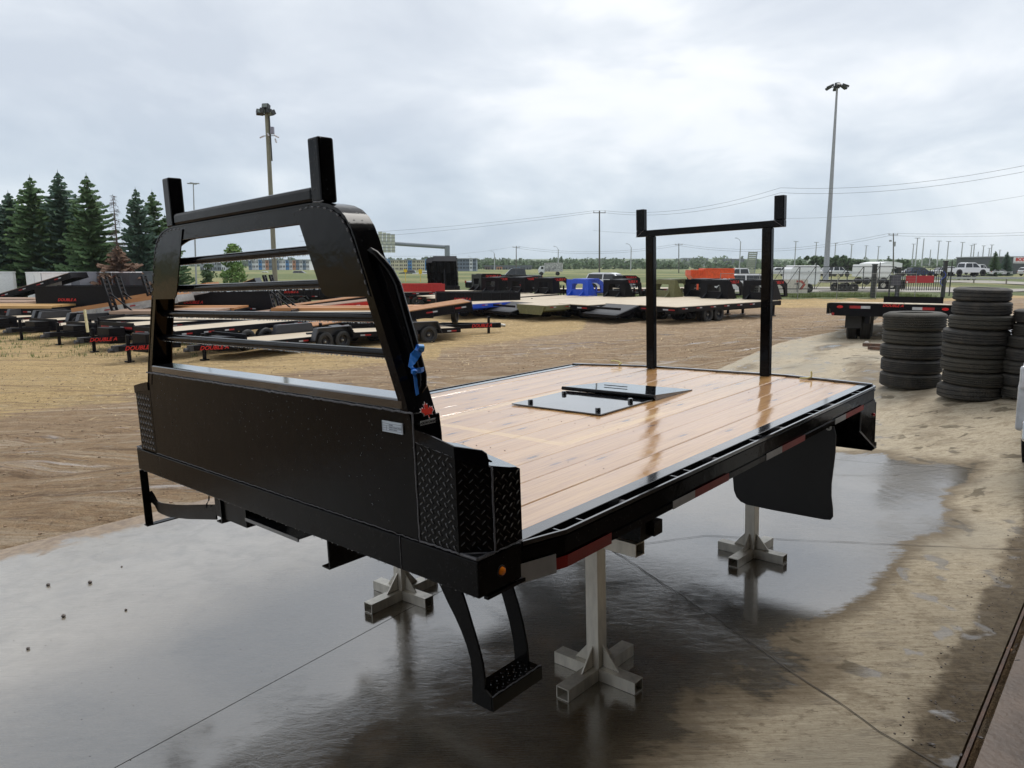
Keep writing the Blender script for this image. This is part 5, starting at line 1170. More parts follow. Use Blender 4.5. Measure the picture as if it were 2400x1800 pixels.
for i, (p0, p1, lab) in enumerate((((2023, 812), (2075, 814), 'rusty steel bar on the concrete before the tail-on trailer, upper one'), ((2036, 820), (2085, 823), 'rusty steel bar on the concrete left of the short tyre stack, lower one'))):
    a = G(*p0); b = G(*p1); mb = MB(); mb.bar(a+Vector((0, 0, .04)), b+Vector((0, 0, .04)), .08, .06); o = mb.build('rusty_bar', rust); tag(o, lab, 'steel bar')
q = G(2031, 809); mb = MB(); mb.ball((0, 0, .045), .055, 8, .8); o = mb.build('pale_stone', mat('pale stone', (.4, .37, .33), .8)); o.location = q; tag(o, 'pale round stone on the concrete beside the dual tyres', 'stone')
# ------------------------------------------------------------------ tyre stacks
tr = NT('used tyre rubber'); tc = tr.n('ShaderNodeTexCoord'); ob = tc.outputs['Object']; oi = tr.n('ShaderNodeObjectInfo')
sx = tr.n('ShaderNodeSeparateXYZ'); tr.l(ob, sx.inputs[0]); ang = tr.math('ARCTAN2', sx.outputs[1], sx.outputs[0])
dst = tr.noise(ob, 5, 6, .65)
tb = tr.mix(tr.rng(dst, .4, .65), (.024, .024, .025), (.060, .053, .045)); tb = tr.mix(tr.math('MULTIPLY', oi.outputs['Random'], .55), tb, (.050, .045, .030))
tr.l(tb, tr.b.inputs['Base Color']); tr.b.inputs['Roughness'].default_value = .7
fr = tr.math('ADD', 60.0, tr.math('MULTIPLY', tr.math('FLOOR', tr.math('MULTIPLY', oi.outputs['Random'], 4.99)), 12.0))
zig = tr.math('MULTIPLY', tr.math('PINGPONG', tr.math('ADD', sx.outputs[2], .5), .02), 34.0)
sn = tr.math('SINE', tr.math('ADD', tr.math('MULTIPLY', ang, fr), tr.math('MULTIPLY', zig, 3.0)))
sn = tr.math('MULTIPLY', tr.rng(sn, -.4, .1), tr.rng(oi.outputs['Random'], .15, .35))
tr.l(tr.bump(sn, .85, .006, tr.bump(tr.noise(ob, 40, 4), .5, .006)), tr.b.inputs['Normal']); tyre_mat = tr.m
def stack_tyre(R, w, kind, seed):
    h = w/2; rin = R*.55; pr = [(rin, -h*.70), (rin+.012, -h*.98), (R*.8, -h*1.05), (R-.055, -h*.97), (R-.022, -h*.86), (R-.004, -h*.72)]
    gz = {0: (-.45, -.15, .15, .45), 1: (-.36, 0, .36), 2: (-.5, -.25, .0, .25, .5), 3: (-.3, .3)}[kind]
    for g in gz: pr += [(R, h*(g-.075)), (R-.014, h*(g-.055)), (R-.014, h*(g+.055)), (R, h*(g+.075))]
    pr += [(R-.004, h*.72), (R-.022, h*.86), (R-.055, h*.97), (R*.8, h*1.05), (rin+.012, h*.98), (rin, h*.70)]
    mb = MB(); mb.lathe(pr, 56, lambda c_, d, a: (c_, d, a)); return mb.mesh('used_tyre', tyre_mat, True)
tm = {(k): stack_tyre(1.0*.40, .215, k, k) for k in range(4)}
ordn = ['bottom', 'second', 'third', 'fourth', 'fifth', 'sixth', 'seventh', 'eighth']
def stack(u, v, n, heights, offs, radii, sname, kinds, depth_r):
    q = G(u, v); d = Vector((q.x, q.y, 0)).normalized(); cx, cy = q.x+d.x*depth_r, q.y+d.y*depth_r; z = TZ(cx, cy) if edge_d(cx, cy)[0] > 0 else apron_z(cx, cy)
    rt = Vector((d.y, -d.x, 0)); rnd = random.Random(int(u))
    for i in range(n):
        hgt = heights[i]; k = kinds[i]; R = radii[i]; o = bpy.data.objects.new('used_tyre', tm[k]); COL.objects.link(o); s = R/.40
        o.scale = (s, s, hgt/.215*1.0); o.location = (cx+rt.x*offs[i], cy+rt.y*offs[i], z+hgt/2); z += hgt*.985
        o.rotation_euler = (rnd.uniform(-.015, .015), rnd.uniform(-.02, .02), rnd.uniform(0, 6))
        w_ = {0: 'four-groove', 1: 'three-groove', 2: 'finely ribbed', 3: 'worn two-groove'}[k]
        pos_ = 'topmost' if i == n-1 else ordn[i]+(' from the bottom' if i else '')
        tag(o, '%s %s black tyre of the %s' % (pos_, w_, sname), 'tyre', 'tyres of the '+sname)
# radii measured from the photograph's stacks at about 8.5 to 10 m
def rad(px, y): return px/2/1650*y
q1 = G(2130, 917); y1 = (q1.y+.35)*.95
hs = lambda lst, y: [p/1640*y for p in lst]
stack(2130, 917, 5, hs([36.5, 35, 34, 33, 43], y1), [0, 0, -.01, -.01, -.01], [rad(134, y1), rad(134, y1), rad(138, y1), rad(133, y1), rad(138, y1)], 'short five-tyre stack', [2, 2, 0, 3, 2], .35)
q2 = G(2272, 948); y2 = (q2.y+.38)*.92
stack(2272, 948, 8, hs([36, 34, 36, 35, 35.5, 35.5, 34, 32], y2), hs([-4, 5, -2, -2, -2, 6, 4, 2], y2), [rad(142, y2), rad(142, y2), rad(141, y2), rad(142, y2), rad(144, y2), rad(141, y2), rad(128, y2), rad(125, y2)], 'tallest eight-tyre stack', [3, 0, 3, 3, 1, 3, 1, 3], .38)
q3 = G(2425, 945); y3 = (q3.y+.36)*.85
stack(2408, 945, 7, hs([33, 33, 36, 34, 34, 35, 36], y3), hs([2, 0, -1, 3, 6, 14, 14], y3), [rad(140, y3)]*7, 'stack at the right edge', [1, 2, 3, 1, 1, 0, 0], .36)
# bundle of white plastic on a black pallet behind the stacks
t = thing('pallet_with_plastic', 'crumpled white plastic on a black pallet between the tall tyre stack and the right edge', 'pallet')
q = G(2362, 828); t.location = q; mb = MB()
for k in range(4): mb.box(-.1, 1.3, -.1+k*.3, .06+k*.3, .09, .12)
for k in range(3): mb.box(-.1+k*.62, .04+k*.62, -.1, 1.0, 0, .09)
mb.build('pallet_frame', black_far, t)
mb = MB(); rnd = random.Random(4)
for k in range(9): mb.ball((rnd.uniform(0, 1.2), rnd.uniform(0, .8), .2+rnd.uniform(0, .18)), rnd.uniform(.14, .26), 8, .7)
mb.v = [(x+.05*noise.noise(Vector((x*6, y*6, z*9))), y+.05*noise.noise(Vector((y*6, x*6, z*9))), max(.12, z+.08*noise.noise(Vector((x*9, y*9, z*9))))) for x, y, z in mb.v]
mb.build('plastic_sheet', mat('crumpled white plastic', (.68, .69, .72), .3, bump=.5, bscale=20), t)
# ------------------------------------------------------------------ vehicles
chrome = mat('chrome', (.75, .77, .80), .08, metal=1, noise_amt=.03)
lamp_m = mat('headlamp glass', (.6, .62, .66), .1)
def vehicle(kind, bodym, name='parked_car'):
    t = bpy.data.objects.new(name, None); COL.objects.link(t)
    if kind == 'pickup': Lv, wv = 5.8, 1.0; low = [(0, .5), (0, 1.0), (1.9, 1.05), (2.0, 1.1), (4.1, 1.12), (5.5, 1.02), (5.75, .85), (5.8, .5), (5.35, .42), (4.95, .42), (.9, .42), (.4, .42)]; cab = [(1.95, 1.05), (2.1, 1.78), (2.5, 1.88), (3.5, 1.88), (3.8, 1.80), (4.45, 1.1)]; R = .41; wx = (1.15, 4.75)
    elif kind == 'suv': Lv, wv = 4.8, .95; low = [(0, .4), (0, 1.0), (.15, 1.1), (3.6, 1.08), (4.6, .95), (4.8, .7), (4.75, .35), (.2, .35)]; cab = [(.12, 1.05), (.35, 1.62), (.8, 1.72), (2.5, 1.72), (2.9, 1.62), (3.6, 1.07)]; R = .36; wx = (.95, 3.85)
    elif kind == 'van': Lv, wv = 5.8, 1.0; low = [(0, .45), (0, 1.2), (4.6, 1.2), (5.5, 1.0), (5.8, .8), (5.75, .4), (.1, .4)]; cab = [(0, 1.15), (.05, 2.25), (.3, 2.4), (3.9, 2.4), (4.3, 2.25), (4.95, 1.2)]; R = .38; wx = (1.1, 4.9)
    else: Lv, wv = 4.6, .9; low = [(0, .4), (0, .85), (.3, .95), (3.3, .93), (4.4, .8), (4.6, .6), (4.55, .3), (.1, .3)]; cab = [(.45, .92), (1.0, 1.38), (1.4, 1.44), (2.2, 1.42), (2.5, 1.36), (3.3, .92)]; R = .33; wx = (.85, 3.7)
    mb = MB(); mb.prism(low, lambda u, v, tt: (u, tt, v), -wv, wv)
    vs = []; n = len(cab)
    zmin = min(v for u, v in cab); zmax = max(v for u, v in cab)
    def yin(v): return wv*(1-.20*(v-zmin)/(zmax-zmin))-.03
    mb.add([(u, -yin(v), v) for u, v in cab]+[(u, yin(v), v) for u, v in cab], [tuple(range(n)), tuple(range(2*n-1, n-1, -1))]+[(i, i+n, (i+1) % n+n, (i+1) % n) for i in range(n)])
    if kind == 'pickup': mb.box(.08, 1.95, -wv+.06, wv-.06, 1.0, 1.045)
    mb.build('body', bodym, t, bev=.05)
    # side windows, windscreen, back window
    c0, c1 = cab[0], cab[-1]
    def win(pts, nm='side_window'):
        for s in (-1, 1):
            mb = MB(); mb.add([(u, s*(yin(v)+.006), v) for u, v in pts]+[(u, s*(yin(v)-.02), v) for u, v in pts], [tuple(range(len(pts)))]+[(i, (i+1) % len(pts), (i+1) % len(pts)+len(pts), i+len(pts)) for i in range(len(pts))]); mb.build(nm, glassdark, t)
    zt = zmax-.12; zl = zmin+.10
    def xs(z, edge):
        pts = cab if edge == 0 else cab[::-1]
        for (a, b), (c_, d) in zip(pts, pts[1:]):
            if b <= z <= d: return a+(c_-a)*(z-b)/(d-b+1e-6)
        return pts[0][0]
    a0, a1, b0, b1 = xs(zl, 0)+.12, xs(zt, 0)+.12, xs(zl, 1)-.12, xs(zt, 1)-.12
    if kind == 'van': a0 = a1 = 3.2
    mid = (a0+b0)/2
    win([(a0, zl), (mid-.05, zl), (mid-.05, zt), (a1, zt)])
    win([(mid+.05, zl), (b0, zl), (b1, zt), (mid+.05, zt)])
    mb = MB(); x0, x1 = xs(zl, 1)+.012, xs(zt, 1)+.012; mb.add([(x0, -yin(zl)+.08, zl), (x0, yin(zl)-.08, zl), (x1, yin(zt)-.06, zt), (x1, -yin(zt)+.06, zt)], [(0, 1, 2, 3)]); mb.build('windscreen', glassdark, t)
    mb = MB(); x0, x1 = xs(zl, 0)-.012, xs(zt, 0)-.012; mb.add([(x0, -yin(zl)+.12, zl), (x0, yin(zl)-.12, zl), (x1, yin(zt)-.1, zt), (x1, -yin(zt)+.1, zt)], [(0, 1, 2, 3)]); mb.build('rear_window', glassdark, t)
    for x in wx:
        for s in (-1, 1):
            mb = MB(); mb.lathe([(0, 0), (R+.07, 0), (R+.07, .02), (0, .02)], 20, lambda c_, d, a, s=s, x=x: (x+c_, s*(wv-.012+a), R+d)); mb.build('wheel_arch', black_far, t); wheel(t, x, s*(wv-.07), R=R, side=s, w=.8)
    for s in (-1, 1):
        mb = MB(); mb.box(Lv-.28, Lv-.02, min(s*.62, s*(wv-.01)), max(s*.62, s*(wv-.01)), .72 if kind != 'pickup' else .82, .88 if kind != 'pickup' else 1.0); mb.build('headlight', lamp_m, t, bev=.02)
        mb = MB(); mb.box(-.015, .05, min(s*(wv-.16), s*wv), max(s*(wv-.16), s*wv), .75, .98); mb.build('tail_light', redtape, t)
    mb = MB(); mb.box(Lv-.03, Lv+.06, -wv+.05, wv-.05, .42, .60); mb.build('front_bumper', chrome if kind == 'pickup' else bodym, t, bev=.03)
    mb = MB(); mb.box(Lv-.02, Lv+.015, -.55, .55, .66, .9); mb.build('grille', black_far, t)
    return t
carwhite = mat('white car paint', (.70, .71, .73), .22, noise_amt=.03, coat=.5); cargrey = mat('grey car paint', (.10, .11, .12), .25, noise_amt=.05, coat=.5); carblack = mat('black car paint', (.018, .02, .022), .2, coat=.5); carsilver = mat('silver car paint', (.42, .44, .47), .25, coat=.5); carblue = mat('dark blue car paint', (.02, .04, .12), .25, coat=.5)
def vput(kind, m, u, y, head, lab, cat='car', group=None, z=None, name='parked_car', v=None):
    t = vehicle(kind, m, name)
    if v: q = G(u, v); t.matrix_world = at(q.x, q.y, radians(head))
    else: t.matrix_world = at((u-1200)/1696.6*y, y, radians(head), z)
    return tag(t, lab, cat, group)
vput('suv', cargrey, 975, 200, 180, 'dark grey SUV on the road behind the rack handle', 'car', z=-.9)
vput('sedan', carwhite, 1008, 190, 178, 'white car right of the dark SUV near a yellow sign', 'car', z=-.9)
vput('suv', cargrey, 686, 215, 2, 'grey SUV on the road seen through the rack', 'car', z=-1.2)
vput('sedan', carwhite, 608, 240, 2, 'white car far off, just left of the floodlight pole', 'car', z=-1.3)
vput('suv', carwhite, 1378, 66, -30, 'silver white SUV parked behind the blue gooseneck, roof showing', 'car', z=-.55)
vput('sedan', carblack, 1100, 64, 30, 'black car with a curved glass roof behind the high-necked trailer', 'car', z=-.5)
vput('pickup', carwhite, 1790, 92, 178, 'white pickup truck just right of the orange hopper body', 'pickup', z=-.35)
vput('pickup', carblack, 1270, 88, 182, 'dark pickup pulling up beside the mural truck', 'pickup', z=-.35)
# white pickup truck standing on a car trailer
t = thing('road_trailer', 'low black tandem trailer on the grass verge carrying the white pickup', 'trailer'); x = (2222-1200)/1696.6*108; t.matrix_world = at(x, 108, radians(3), -.25)
mb = MB(); mb.box(.0, 6.2, -1.0, 1.0, .55, .68); mb.bar((6.2, 0, .6), (7.8, 0, .55), .12, .12); mb.build('deck_frame', black_far, t)
for k in range(2):
    for s in (-1, 1): wheel(t, 2.6+k*.85, s*1.05, R=.34, side=s)
vput('pickup', carwhite, 2222, 108, 3, 'white four-door pickup riding on the trailer beside the road', 'pickup', z=.43)
# parked vehicles beyond the road, right
cars = [('sedan', carwhite, 2318, 150, 4, 'white sedan parked right of the pickup on its trailer'), ('sedan', carwhite, 2355, 158, 176, 'white car second from the right edge below the red sign'), ('suv', carwhite, 2393, 150, 3, 'white car cut by the right edge of the picture'),
 ('pickup', carwhite, 1925, 140, 5, 'white pickup in the lot behind the tall light pole'), ('suv', carsilver, 1965, 145, 176, 'silver SUV in the lot right of the tall light pole'), ('sedan', carwhite, 1885, 150, 4, 'white car in the lot left of the tall light pole'), ('suv', carwhite, 1850, 146, 178, 'white SUV next to the camper body in the lot'),
 ('suv', carblue, 2128, 138, 3, 'dark blue SUV seen through the gate pickets, leftmost'), ('sedan', carwhite, 2158, 142, 176, 'white sedan behind the gate pickets, next to the blue SUV'), ('pickup', carwhite, 2190, 146, 4, 'white pickup behind the right half of the gate pickets'), ('suv', carsilver, 2232, 150, 178, 'silver SUV behind the right gate post'), ('sedan', carwhite, 2276, 156, 2, 'white car behind the box of the carried pickup'), ('van', carwhite, 2262, 172, 2, 'tall white van behind the carried pickup')]
for k, m, u, y, hd, lab in cars: vput(k, m, u, y, hd, lab, {'pickup': 'pickup', 'van': 'van'}.get(k, 'car'), 'vehicles in the lots beyond the road', z=-.15)
# service truck with camper body close behind the fence
vput('suv', carwhite, 1795, 62, 176, 'white truck cab beside the fence, windows dark', 'car', z=-.62)
t = thing('camper_body_trailer', 'white fibreglass service body on wheels directly behind the sliding gate', 'service body'); t.matrix_world = at((1845-1200)/1696.6*64, 64, 0, -.55)
mb = MB(); mb.prism([(0, .7), (0, 2.05), (.3, 2.35), (2.4, 2.35), (2.55, 2.2), (2.6, 1.2), (2.3, .7)], lambda u, v, tt: (u, tt, v), -1, 1); mb.build('camper_body', white_m, t, bev=.05)
mb = MB(); mb.box(.35, 2.3, -1.02, -1.0, 1.62, 1.64); mb.box(.6, .65, -1.02, -1, 1.8, 1.9); mb.box(1.5, 1.55, -1.02, -1, 1.8, 1.9); mb.build('body_trim', silver_m, t)
for s in (-1, 1): wheel(t, 1.6, s*.95, R=.4, side=s)
t = thing('box_trailer', 'white box body with small emblem between the gate posts, parked beyond the fence', 'box body'); t.matrix_world = at((2008-1200)/1696.6*84, 84, radians(2), -.35)
mb = MB(); mb.box(0, 3.6, -1, 1, .9, 2.0); mb.prism([(0, 2.0), (.05, 2.3), (3.5, 2.3), (3.6, 2.0)], lambda u, v, tt: (u, tt, v), -1, 1); mb.build('box_body', white_m, t, bev=.04); mb = MB(); mb.box(1.7, 1.9, -1.02, -1, 1.5, 1.62); mb.build('emblem', mat('grey emblem', (.2, .2, .2), .5), t)
for x in (.8, 2.8): wheel(t, x, -.9, R=.42); wheel(t, x, .9, R=.42)
t = thing('flatbed_truck_frame', 'black empty flatbed frame with round lamps behind the gate', 'truck frame'); t.matrix_world = at((1930-1200)/1696.6*66, 66, radians(-2), -.6)
mb = MB(); mb.box(0, 7.0, -1, 1, .95, 1.12); mb.box(4.6, 7.0, -1, -.96, .35, .95); mb.build('frame', black_far, t)
for x in (5.0, 5.75): mb = MB(); mb.lathe([(0, 0), (.2, 0), (.22, .03)], 14, lambda c_, d, a, x=x: (x+c_, -1.01-a, .65+d)); mb.build('round_lamp', mat('pale lens', (.45, .43, .38), .3), t)
for x in (1.5, 2.5): wheel(t, x, -.8, R=.42); wheel(t, x, .8, R=.42)
# mural truck
t = thing('mural_truck', 'box truck with grey and white swirling artwork on its side, driving left', 'truck'); t.matrix_world = at((1272-1200)/1696.6*150, 150, 0, -.1)
mural = mat('grey swirl print', (.62, .62, .60), .5, base2=(.14, .14, .15), nscale=1.1); mural.node_tree.nodes['Noise Texture'].inputs['Distortion'].default_value = 3
mb = MB(); mb.box(.4, 4.1, -1.1, 1.1, .8, 2.6); mb.build('cargo_box', mural, t, bev=.02); mb = MB(); mb.prism([(-.9, .5), (-.9, 1.2), (-.5, 1.9), (.35, 2.0), (.35, .5)], lambda u, v, tt: (u, tt, v), -1, 1); mb.build('cab', carwhite, t, bev=.05)
mb = MB(); mb.box(-.4, .1, -1.02, -1.0, 1.3, 1.8); mb.build('cab_window', glassdark, t)
for x in (-.3, 3.1): wheel(t, x, -1); wheel(t, x, 1)
# orange hopper body on legs
t = thing('orange_hopper_body', 'bright orange ribbed hopper body standing behind the olive gooseneck', 'hopper'); y = 56; t.matrix_world = at((1613-1200)/1696.6*y, y, radians(1), P(1613, 668, y).z)
mb = MB(); mb.box(1.05, 3.35, -.8, .8, .55, 1.28); mb.prism([(0, .75), (0, 1.15), (1.05, 1.15), (1.05, .2), (.5, .2)], lambda u, v, tt: (u, tt, v), -.8, .8); mb.build('hopper_shell', orange_m, t)
for k in range(9): mb = MB(); mb.box(.05+k*.13, .09+k*.13, -.84, -.80, .72, 1.22); mb.build('hopper_rib', orange_m, t)
mb = MB(); mb.box(1.0, 3.4, -.84, -.80, 1.2, 1.28); mb.box(1.0, 3.4, -.84, -.80, .52, .6); mb.bar((.6, -.7, .2), (.6, -.7, -.4), .12, .12, (1, 0, 0)); mb.bar((2.9, -.7, .6), (2.9, -.7, -.4), .12, .12, (1, 0, 0)); mb.bar((.6, .7, .2), (.6, .7, -.4), .12, .12, (1, 0, 0)); mb.bar((2.9, .7, .6), (2.9, .7, -.4), .12, .12, (1, 0, 0)); mb.build('hopper_frame', orange_m, t)
# pickup whose bumper corner enters at the right edge
t = vehicle('pickup', carsilver, 'near_pickup'); t.matrix_world = MA @ Matrix.Translation((11.12, -2.755, .02)) @ Matrix.Rotation(radians(180), 4, 'Z'); tag(t, 'silver pickup, only its chrome bumper corner entering at the right edge', 'pickup')
# ------------------------------------------------------------------ fence, gate, guard rail, road
asph = mat('pale dusty road', (.33, .31, .27), .8, base2=(.24, .22, .19), nscale=.4, stretch=(.1, 1, 1))
def strip(y0a, y1a, x0, x1, m, nm, dz):
    mb = MB(); n = 50; vs = []
    for i in range(n+1):
        x = x0+(x1-x0)*i/n
        for y in (y0a, (y0a+y1a)/2, y1a): vs.append((x, y, TZ(x, y)+dz))
    mb.add(vs, [(3*i+j, 3*i+3+j, 3*i+4+j, 3*i+1+j) for i in range(n) for j in range(2)]); o = mb.build(nm, m); tag(o, kind='structure'); return o
strip(64, 76, 8, 260, asph, 'access_road', .05)
strip(95, 108, 30, 320, asph, 'road', .07)
postm = mat('dark green-black steel', (.018, .024, .024), .45)
def post(mb, x, y, z0, z1, w): mb.box(x-w/2, x+w/2, y-w/2, y+w/2, z0, z1)
YF = 54.0
def fx(u): return (u-1200)/1696.6*YF
z0 = TZ(20, YF)
t = thing('sliding_gate', 'long black cantilever gate of open braced frame bays left of the picket gate', 'gate'); x0, x1 = fx(1800), fx(2100); zt, zbm = 1.72, -.02+.05
mb = MB(); mb.box(x0, x1, YF-.03, YF+.03, zt-.05, zt); mb.box(x0, x1, YF-.03, YF+.03, zbm, zbm+.06); mb.box(x0, x1, YF-.02, YF+.02, 1.28, 1.31); mb.build('gate_rail', postm, t)
nb = 8
for i in range(nb+1):
    x = x0+(x1-x0)*i/nb; mb = MB(); mb.box(x-.025, x+.025, YF-.025, YF+.025, zbm, zt+(.3 if i in (3, 5, 7) else 0)); mb.build('gate_upright', postm, t)
    if i < nb: xn = x0+(x1-x0)*(i+1)/nb; mb = MB(); mb.bar((x+.1, YF, zbm+.05), (xn-.05, YF, zt-.05), .035, .035); mb.build('gate_brace', postm, t)
for u, wdt, zt_, lab in ((2048, .26, 1.86, 'thick black gate post at the middle of the sliding gate'), (2105, .24, 1.62, 'thick black gate post left of the picket gate'), (2213, .22, 2.1, 'tall black gate post with a cap right of the picket gate')):
    mb = MB(); zb_ = TZ(fx(u), YF); post(mb, fx(u), YF-.15, zb_-.2, zt_, wdt); post(mb, fx(u), YF-.15, zt_-.04, zt_+.04, wdt+.05); o = mb.build('gate_post', postm, bev=.01); tag(o, lab, 'post', 'gate posts')
t = thing('picket_gate', 'black picket gate carrying a blank dark red sign board', 'gate'); xa, xb = fx(2112), fx(2207)
mb = MB(); mb.box(xa, xb, YF-.02, YF+.02, 1.30, 1.34); mb.box(xa, xb, YF-.02, YF+.02, .02, .06); mb.box(xa, xb, YF-.02, YF+.02, 1.62, 1.65); mb.build('gate_rail', postm, t)
n = 19
for i in range(n): x = xa+(xb-xa)*i/(n-1); mb = MB(); mb.box(x-.022, x+.022, YF-.05, YF-.02, -.05, 1.42+.1*(i % 2)); mb.build('picket', postm, t)
mb = MB(); x = fx(2124); mb.box(x, x+2.1, YF-.11, YF-.07, .50, 1.04); sb = mb.build('sign_board', mat('dark red sign', (.36, .02, .03), .4, noise_amt=.08), t, bev=.02); mb = MB(); mb.box(x+.06, x+.16, YF-.116, YF-.11, .52, .62); mb.build('small_sticker', white_m, sb)
mb = MB(); post(mb, fx(2079), YF-.6, TZ(fx(2079), YF)-.2, 1.05, .09); o = mb.build('thin_post', postm); tag(o, 'thin black post just left of the grey box by the gate', 'post')
mb = MB(); x = fx(2083); mb.box(x, x+.72, YF-.55, YF-.2, .30, 1.10); post(mb, x+.6, YF-.3, TZ(x, YF)-.1, .3, .12); o = mb.build('gate_motor_box', mat('slate grey box', (.05, .055, .075), .5), bev=.02); tag(o, 'slate grey motor box mounted beside the picket gate', 'box')
bh = mat('blue hose', (.02, .08, .5), .4); mb = MB(); mb.tube([(fx(2207)+.2*sin(k*.5), YF-.3, 1.35-k*.08) for k in range(14)], .02, 5); o = mb.build('blue_hose', bh, smooth=True); tag(o, 'blue hose hanging on the tall gate post', 'hose')
# wire mesh fence left of the gate and right of it
fm = mat('galvanised wire', (.22, .23, .22), .5)
def meshfence(u0, u1, y, label):
    t = thing('wire_fence', label, 'fence'); a, b = (u0-1200)/1696.6*y, (u1-1200)/1696.6*y; n = max(1, int((b-a)/2.6)); z = TZ((a+b)/2, y)
    for i in range(n+1): x = a+(b-a)*i/n; mb = MB(); mb.tube([(x, y, z-.1), (x, y, z+1.9)], .025, 6); mb.build('fence_post', fm, t)
    mb = MB(); 
    for k in range(9): mb.tube([(a, y, z+.1+k*.2), (b, y, z+.1+k*.2)], .0035, 3)
    for k in range(int((b-a)/.3)): mb.tube([(a+k*.3, y, z+.1), (a+k*.3, y, z+1.8)], .003, 3)
    o = mb.build('wire_mesh', fm, t); tag(o, kind='stuff'); mb = MB(); mb.tube([(a, y, z+1.85), (b, y, z+1.85)], .02, 5); mb.build('top_rail', fm, t)
meshfence(1690, 2150, 52.6, 'thin wire fence running in front of the sliding gate'); 
t = thing('corner_fence_panel', 'dark steel fence panel with brace right of the tall gate post', 'fence'); mb = MB(); xa = fx(2228); xb = fx(2241)
mb.box(xa-.03, xa+.03, YF+.5, YF+.56, -.5, 1.7); mb.box(xb-.03, xb+.03, YF+.5, YF+.56, -.5, 2.1); mb.bar((xa, YF+.53, .2), (xb, YF+.53, 1.5), .03, .03); mb.box(fx(2213), xb, YF+.5, YF+.54, 1.62, 1.66); mb.build('panel_frame', postm, t)
# white banner sign facing the yard
t = thing('white_banner_sign', 'pale sign board with a red and grey emblem behind the nearest gooseneck neck', 'sign'); y = 56.5; a, b = (1813-1200)/1696.6*y, (1896-1200)/1696.6*y; mb = MB(); mb.box(a, b, y, y+.05, -.35, .72); mb.build('sign_board', mat('pale sign face', (.60, .57, .50), .6), t)
mb = MB(); c_ = a+(b-a)*.80; mb.prism([(-.35, .42), (.1, .42), (.38, .1), (.1, -.3), (-.1, -.3), (.18, .1), (0, .28), (-.35, .28)], lambda u, v, tt: (c_+u, y-.01-tt, .22+v), 0, .006); mb.build('red_emblem', mat('faded red print', (.42, .08, .06), .6), t)
mb = MB(); mb.box(c_-.32, c_-.18, y-.014, y, -.28, .45); mb.box(c_-.5, c_-.18, y-.014, y, .3, .45); mb.build('grey_emblem', mat('faded grey print', (.3, .3, .28), .6), t)
# guard rail
t = thing('guard_rail', 'long pale steel guard rail along the far road', 'guard rail'); yg = 93
mb = MB(); mb.prism([(0, .0), (.04, .06), (.0, .14), (.04, .22), (0, .28), (-.03, .28), (-.03, 0)], lambda u, v, tt: (tt, yg-u, .12+v), 45, 190); mb.build('rail_beam', mat('pale steel', (.42, .43, .42), .5), t)
for i in range(34): x = 47+i*4.2; mb = MB(); mb.box(x-.06, x+.06, yg+.05, yg+.17, -.45, .38); mb.build('rail_post', mat('grey rail post', (.22, .2, .17), .7), t)
# ------------------------------------------------------------------ poles and wires
def polething(name, lab, cat, x, y, h, r0, r1, m, lean=(0, 0), z=None, group=None):
    t = thing(name, lab, cat, group=group); z = TZ(x, y) if z is None else z; t.location = (x, y, z); mb = MB(); mb.tube([(0, 0, -.3), (lean[0]*.5, lean[1]*.5, h/2), (lean[0], lean[1], h)], r0, 12, r1); mb.build('pole', m, t, smooth=True); return t
# wooden floodlight pole with cameras
y = 41; q = P(645, 660, y); top = P(625, 262, y); hh = top.z-TZ(q.x, y)
t = polething('floodlight_pole', 'weathered wooden pole with floodlights and cameras behind the rack', 'light pole', q.x, y, hh, .15, .11, woodpole, (top.x-q.x, 0))
ox = top.x-q.x; fl_m = mat('dark floodlight housing', (.018, .022, .024), .5)
for dx_, dz_, rz, rx in ((-.33, .05, .5, -.35), (.02, .34, -.2, -.3), (.30, .02, -.6, .5), (-.12, .12, 1.2, .3), (.14, .1, 2.0, .2)):
    T = Matrix.Translation((ox+dx_, -.12, hh+dz_-.1)) @ Matrix.Rotation(rz, 4, 'Z') @ Matrix.Rotation(rx, 4, 'X'); mb = MB(); mb.box(-.19, .19, -.14, .14, -.13, .13, T); o = mb.build('floodlight', fl_m, t, bev=.02)
    mb = MB(); mb.box(-.15, .15, -.15, -.14, -.10, .10, T); mb.build('light_glass', mat('greenish lamp glass', (.12, .15, .14), .2), o)
mb = MB(); mb.bar((ox-.4, 0, hh-.15), (ox+.4, 0, hh-.15), .07, .07); mb.build('lamp_bracket', fl_m, t)
zc = hh-1.30
mb = MB(); mb.box(ox+.17, ox+.36, -.12, .05, zc+.12, zc+.50); mb.build('control_box', mat('grey control box', (.20, .21, .27), .5), t, bev=.01)
for a, b in (((ox-.42, -.1, zc-.08), (ox-.18, -.1, zc+.02)), ((ox+.38, -.1, zc+.06), (ox+.62, -.1, zc-.06)), ((ox+.42, -.1, zc-.12), (ox+.48, -.1, zc-.34)), ((ox+.04, -.2, zc+.14), (ox+.12, -.2, zc+.0))):
    mb = MB(); mb.tube([a, b], .045, 8); mb.build('camera_unit', mat('pale camera housing', (.5, .51, .55), .4), t)
mb = MB(); mb.bar((ox-.3, -.05, zc+.02), (ox+.45, -.05, zc+.04), .03, .03); mb.build('camera_bracket', fl_m, t)
mb = MB(); mb.tube([(ox+.14, -.04, hh-.2), (ox+.17-.2*0, -.05, hh-2.6)], .035, 6); mb.build('cable_conduit', fl_m, t)
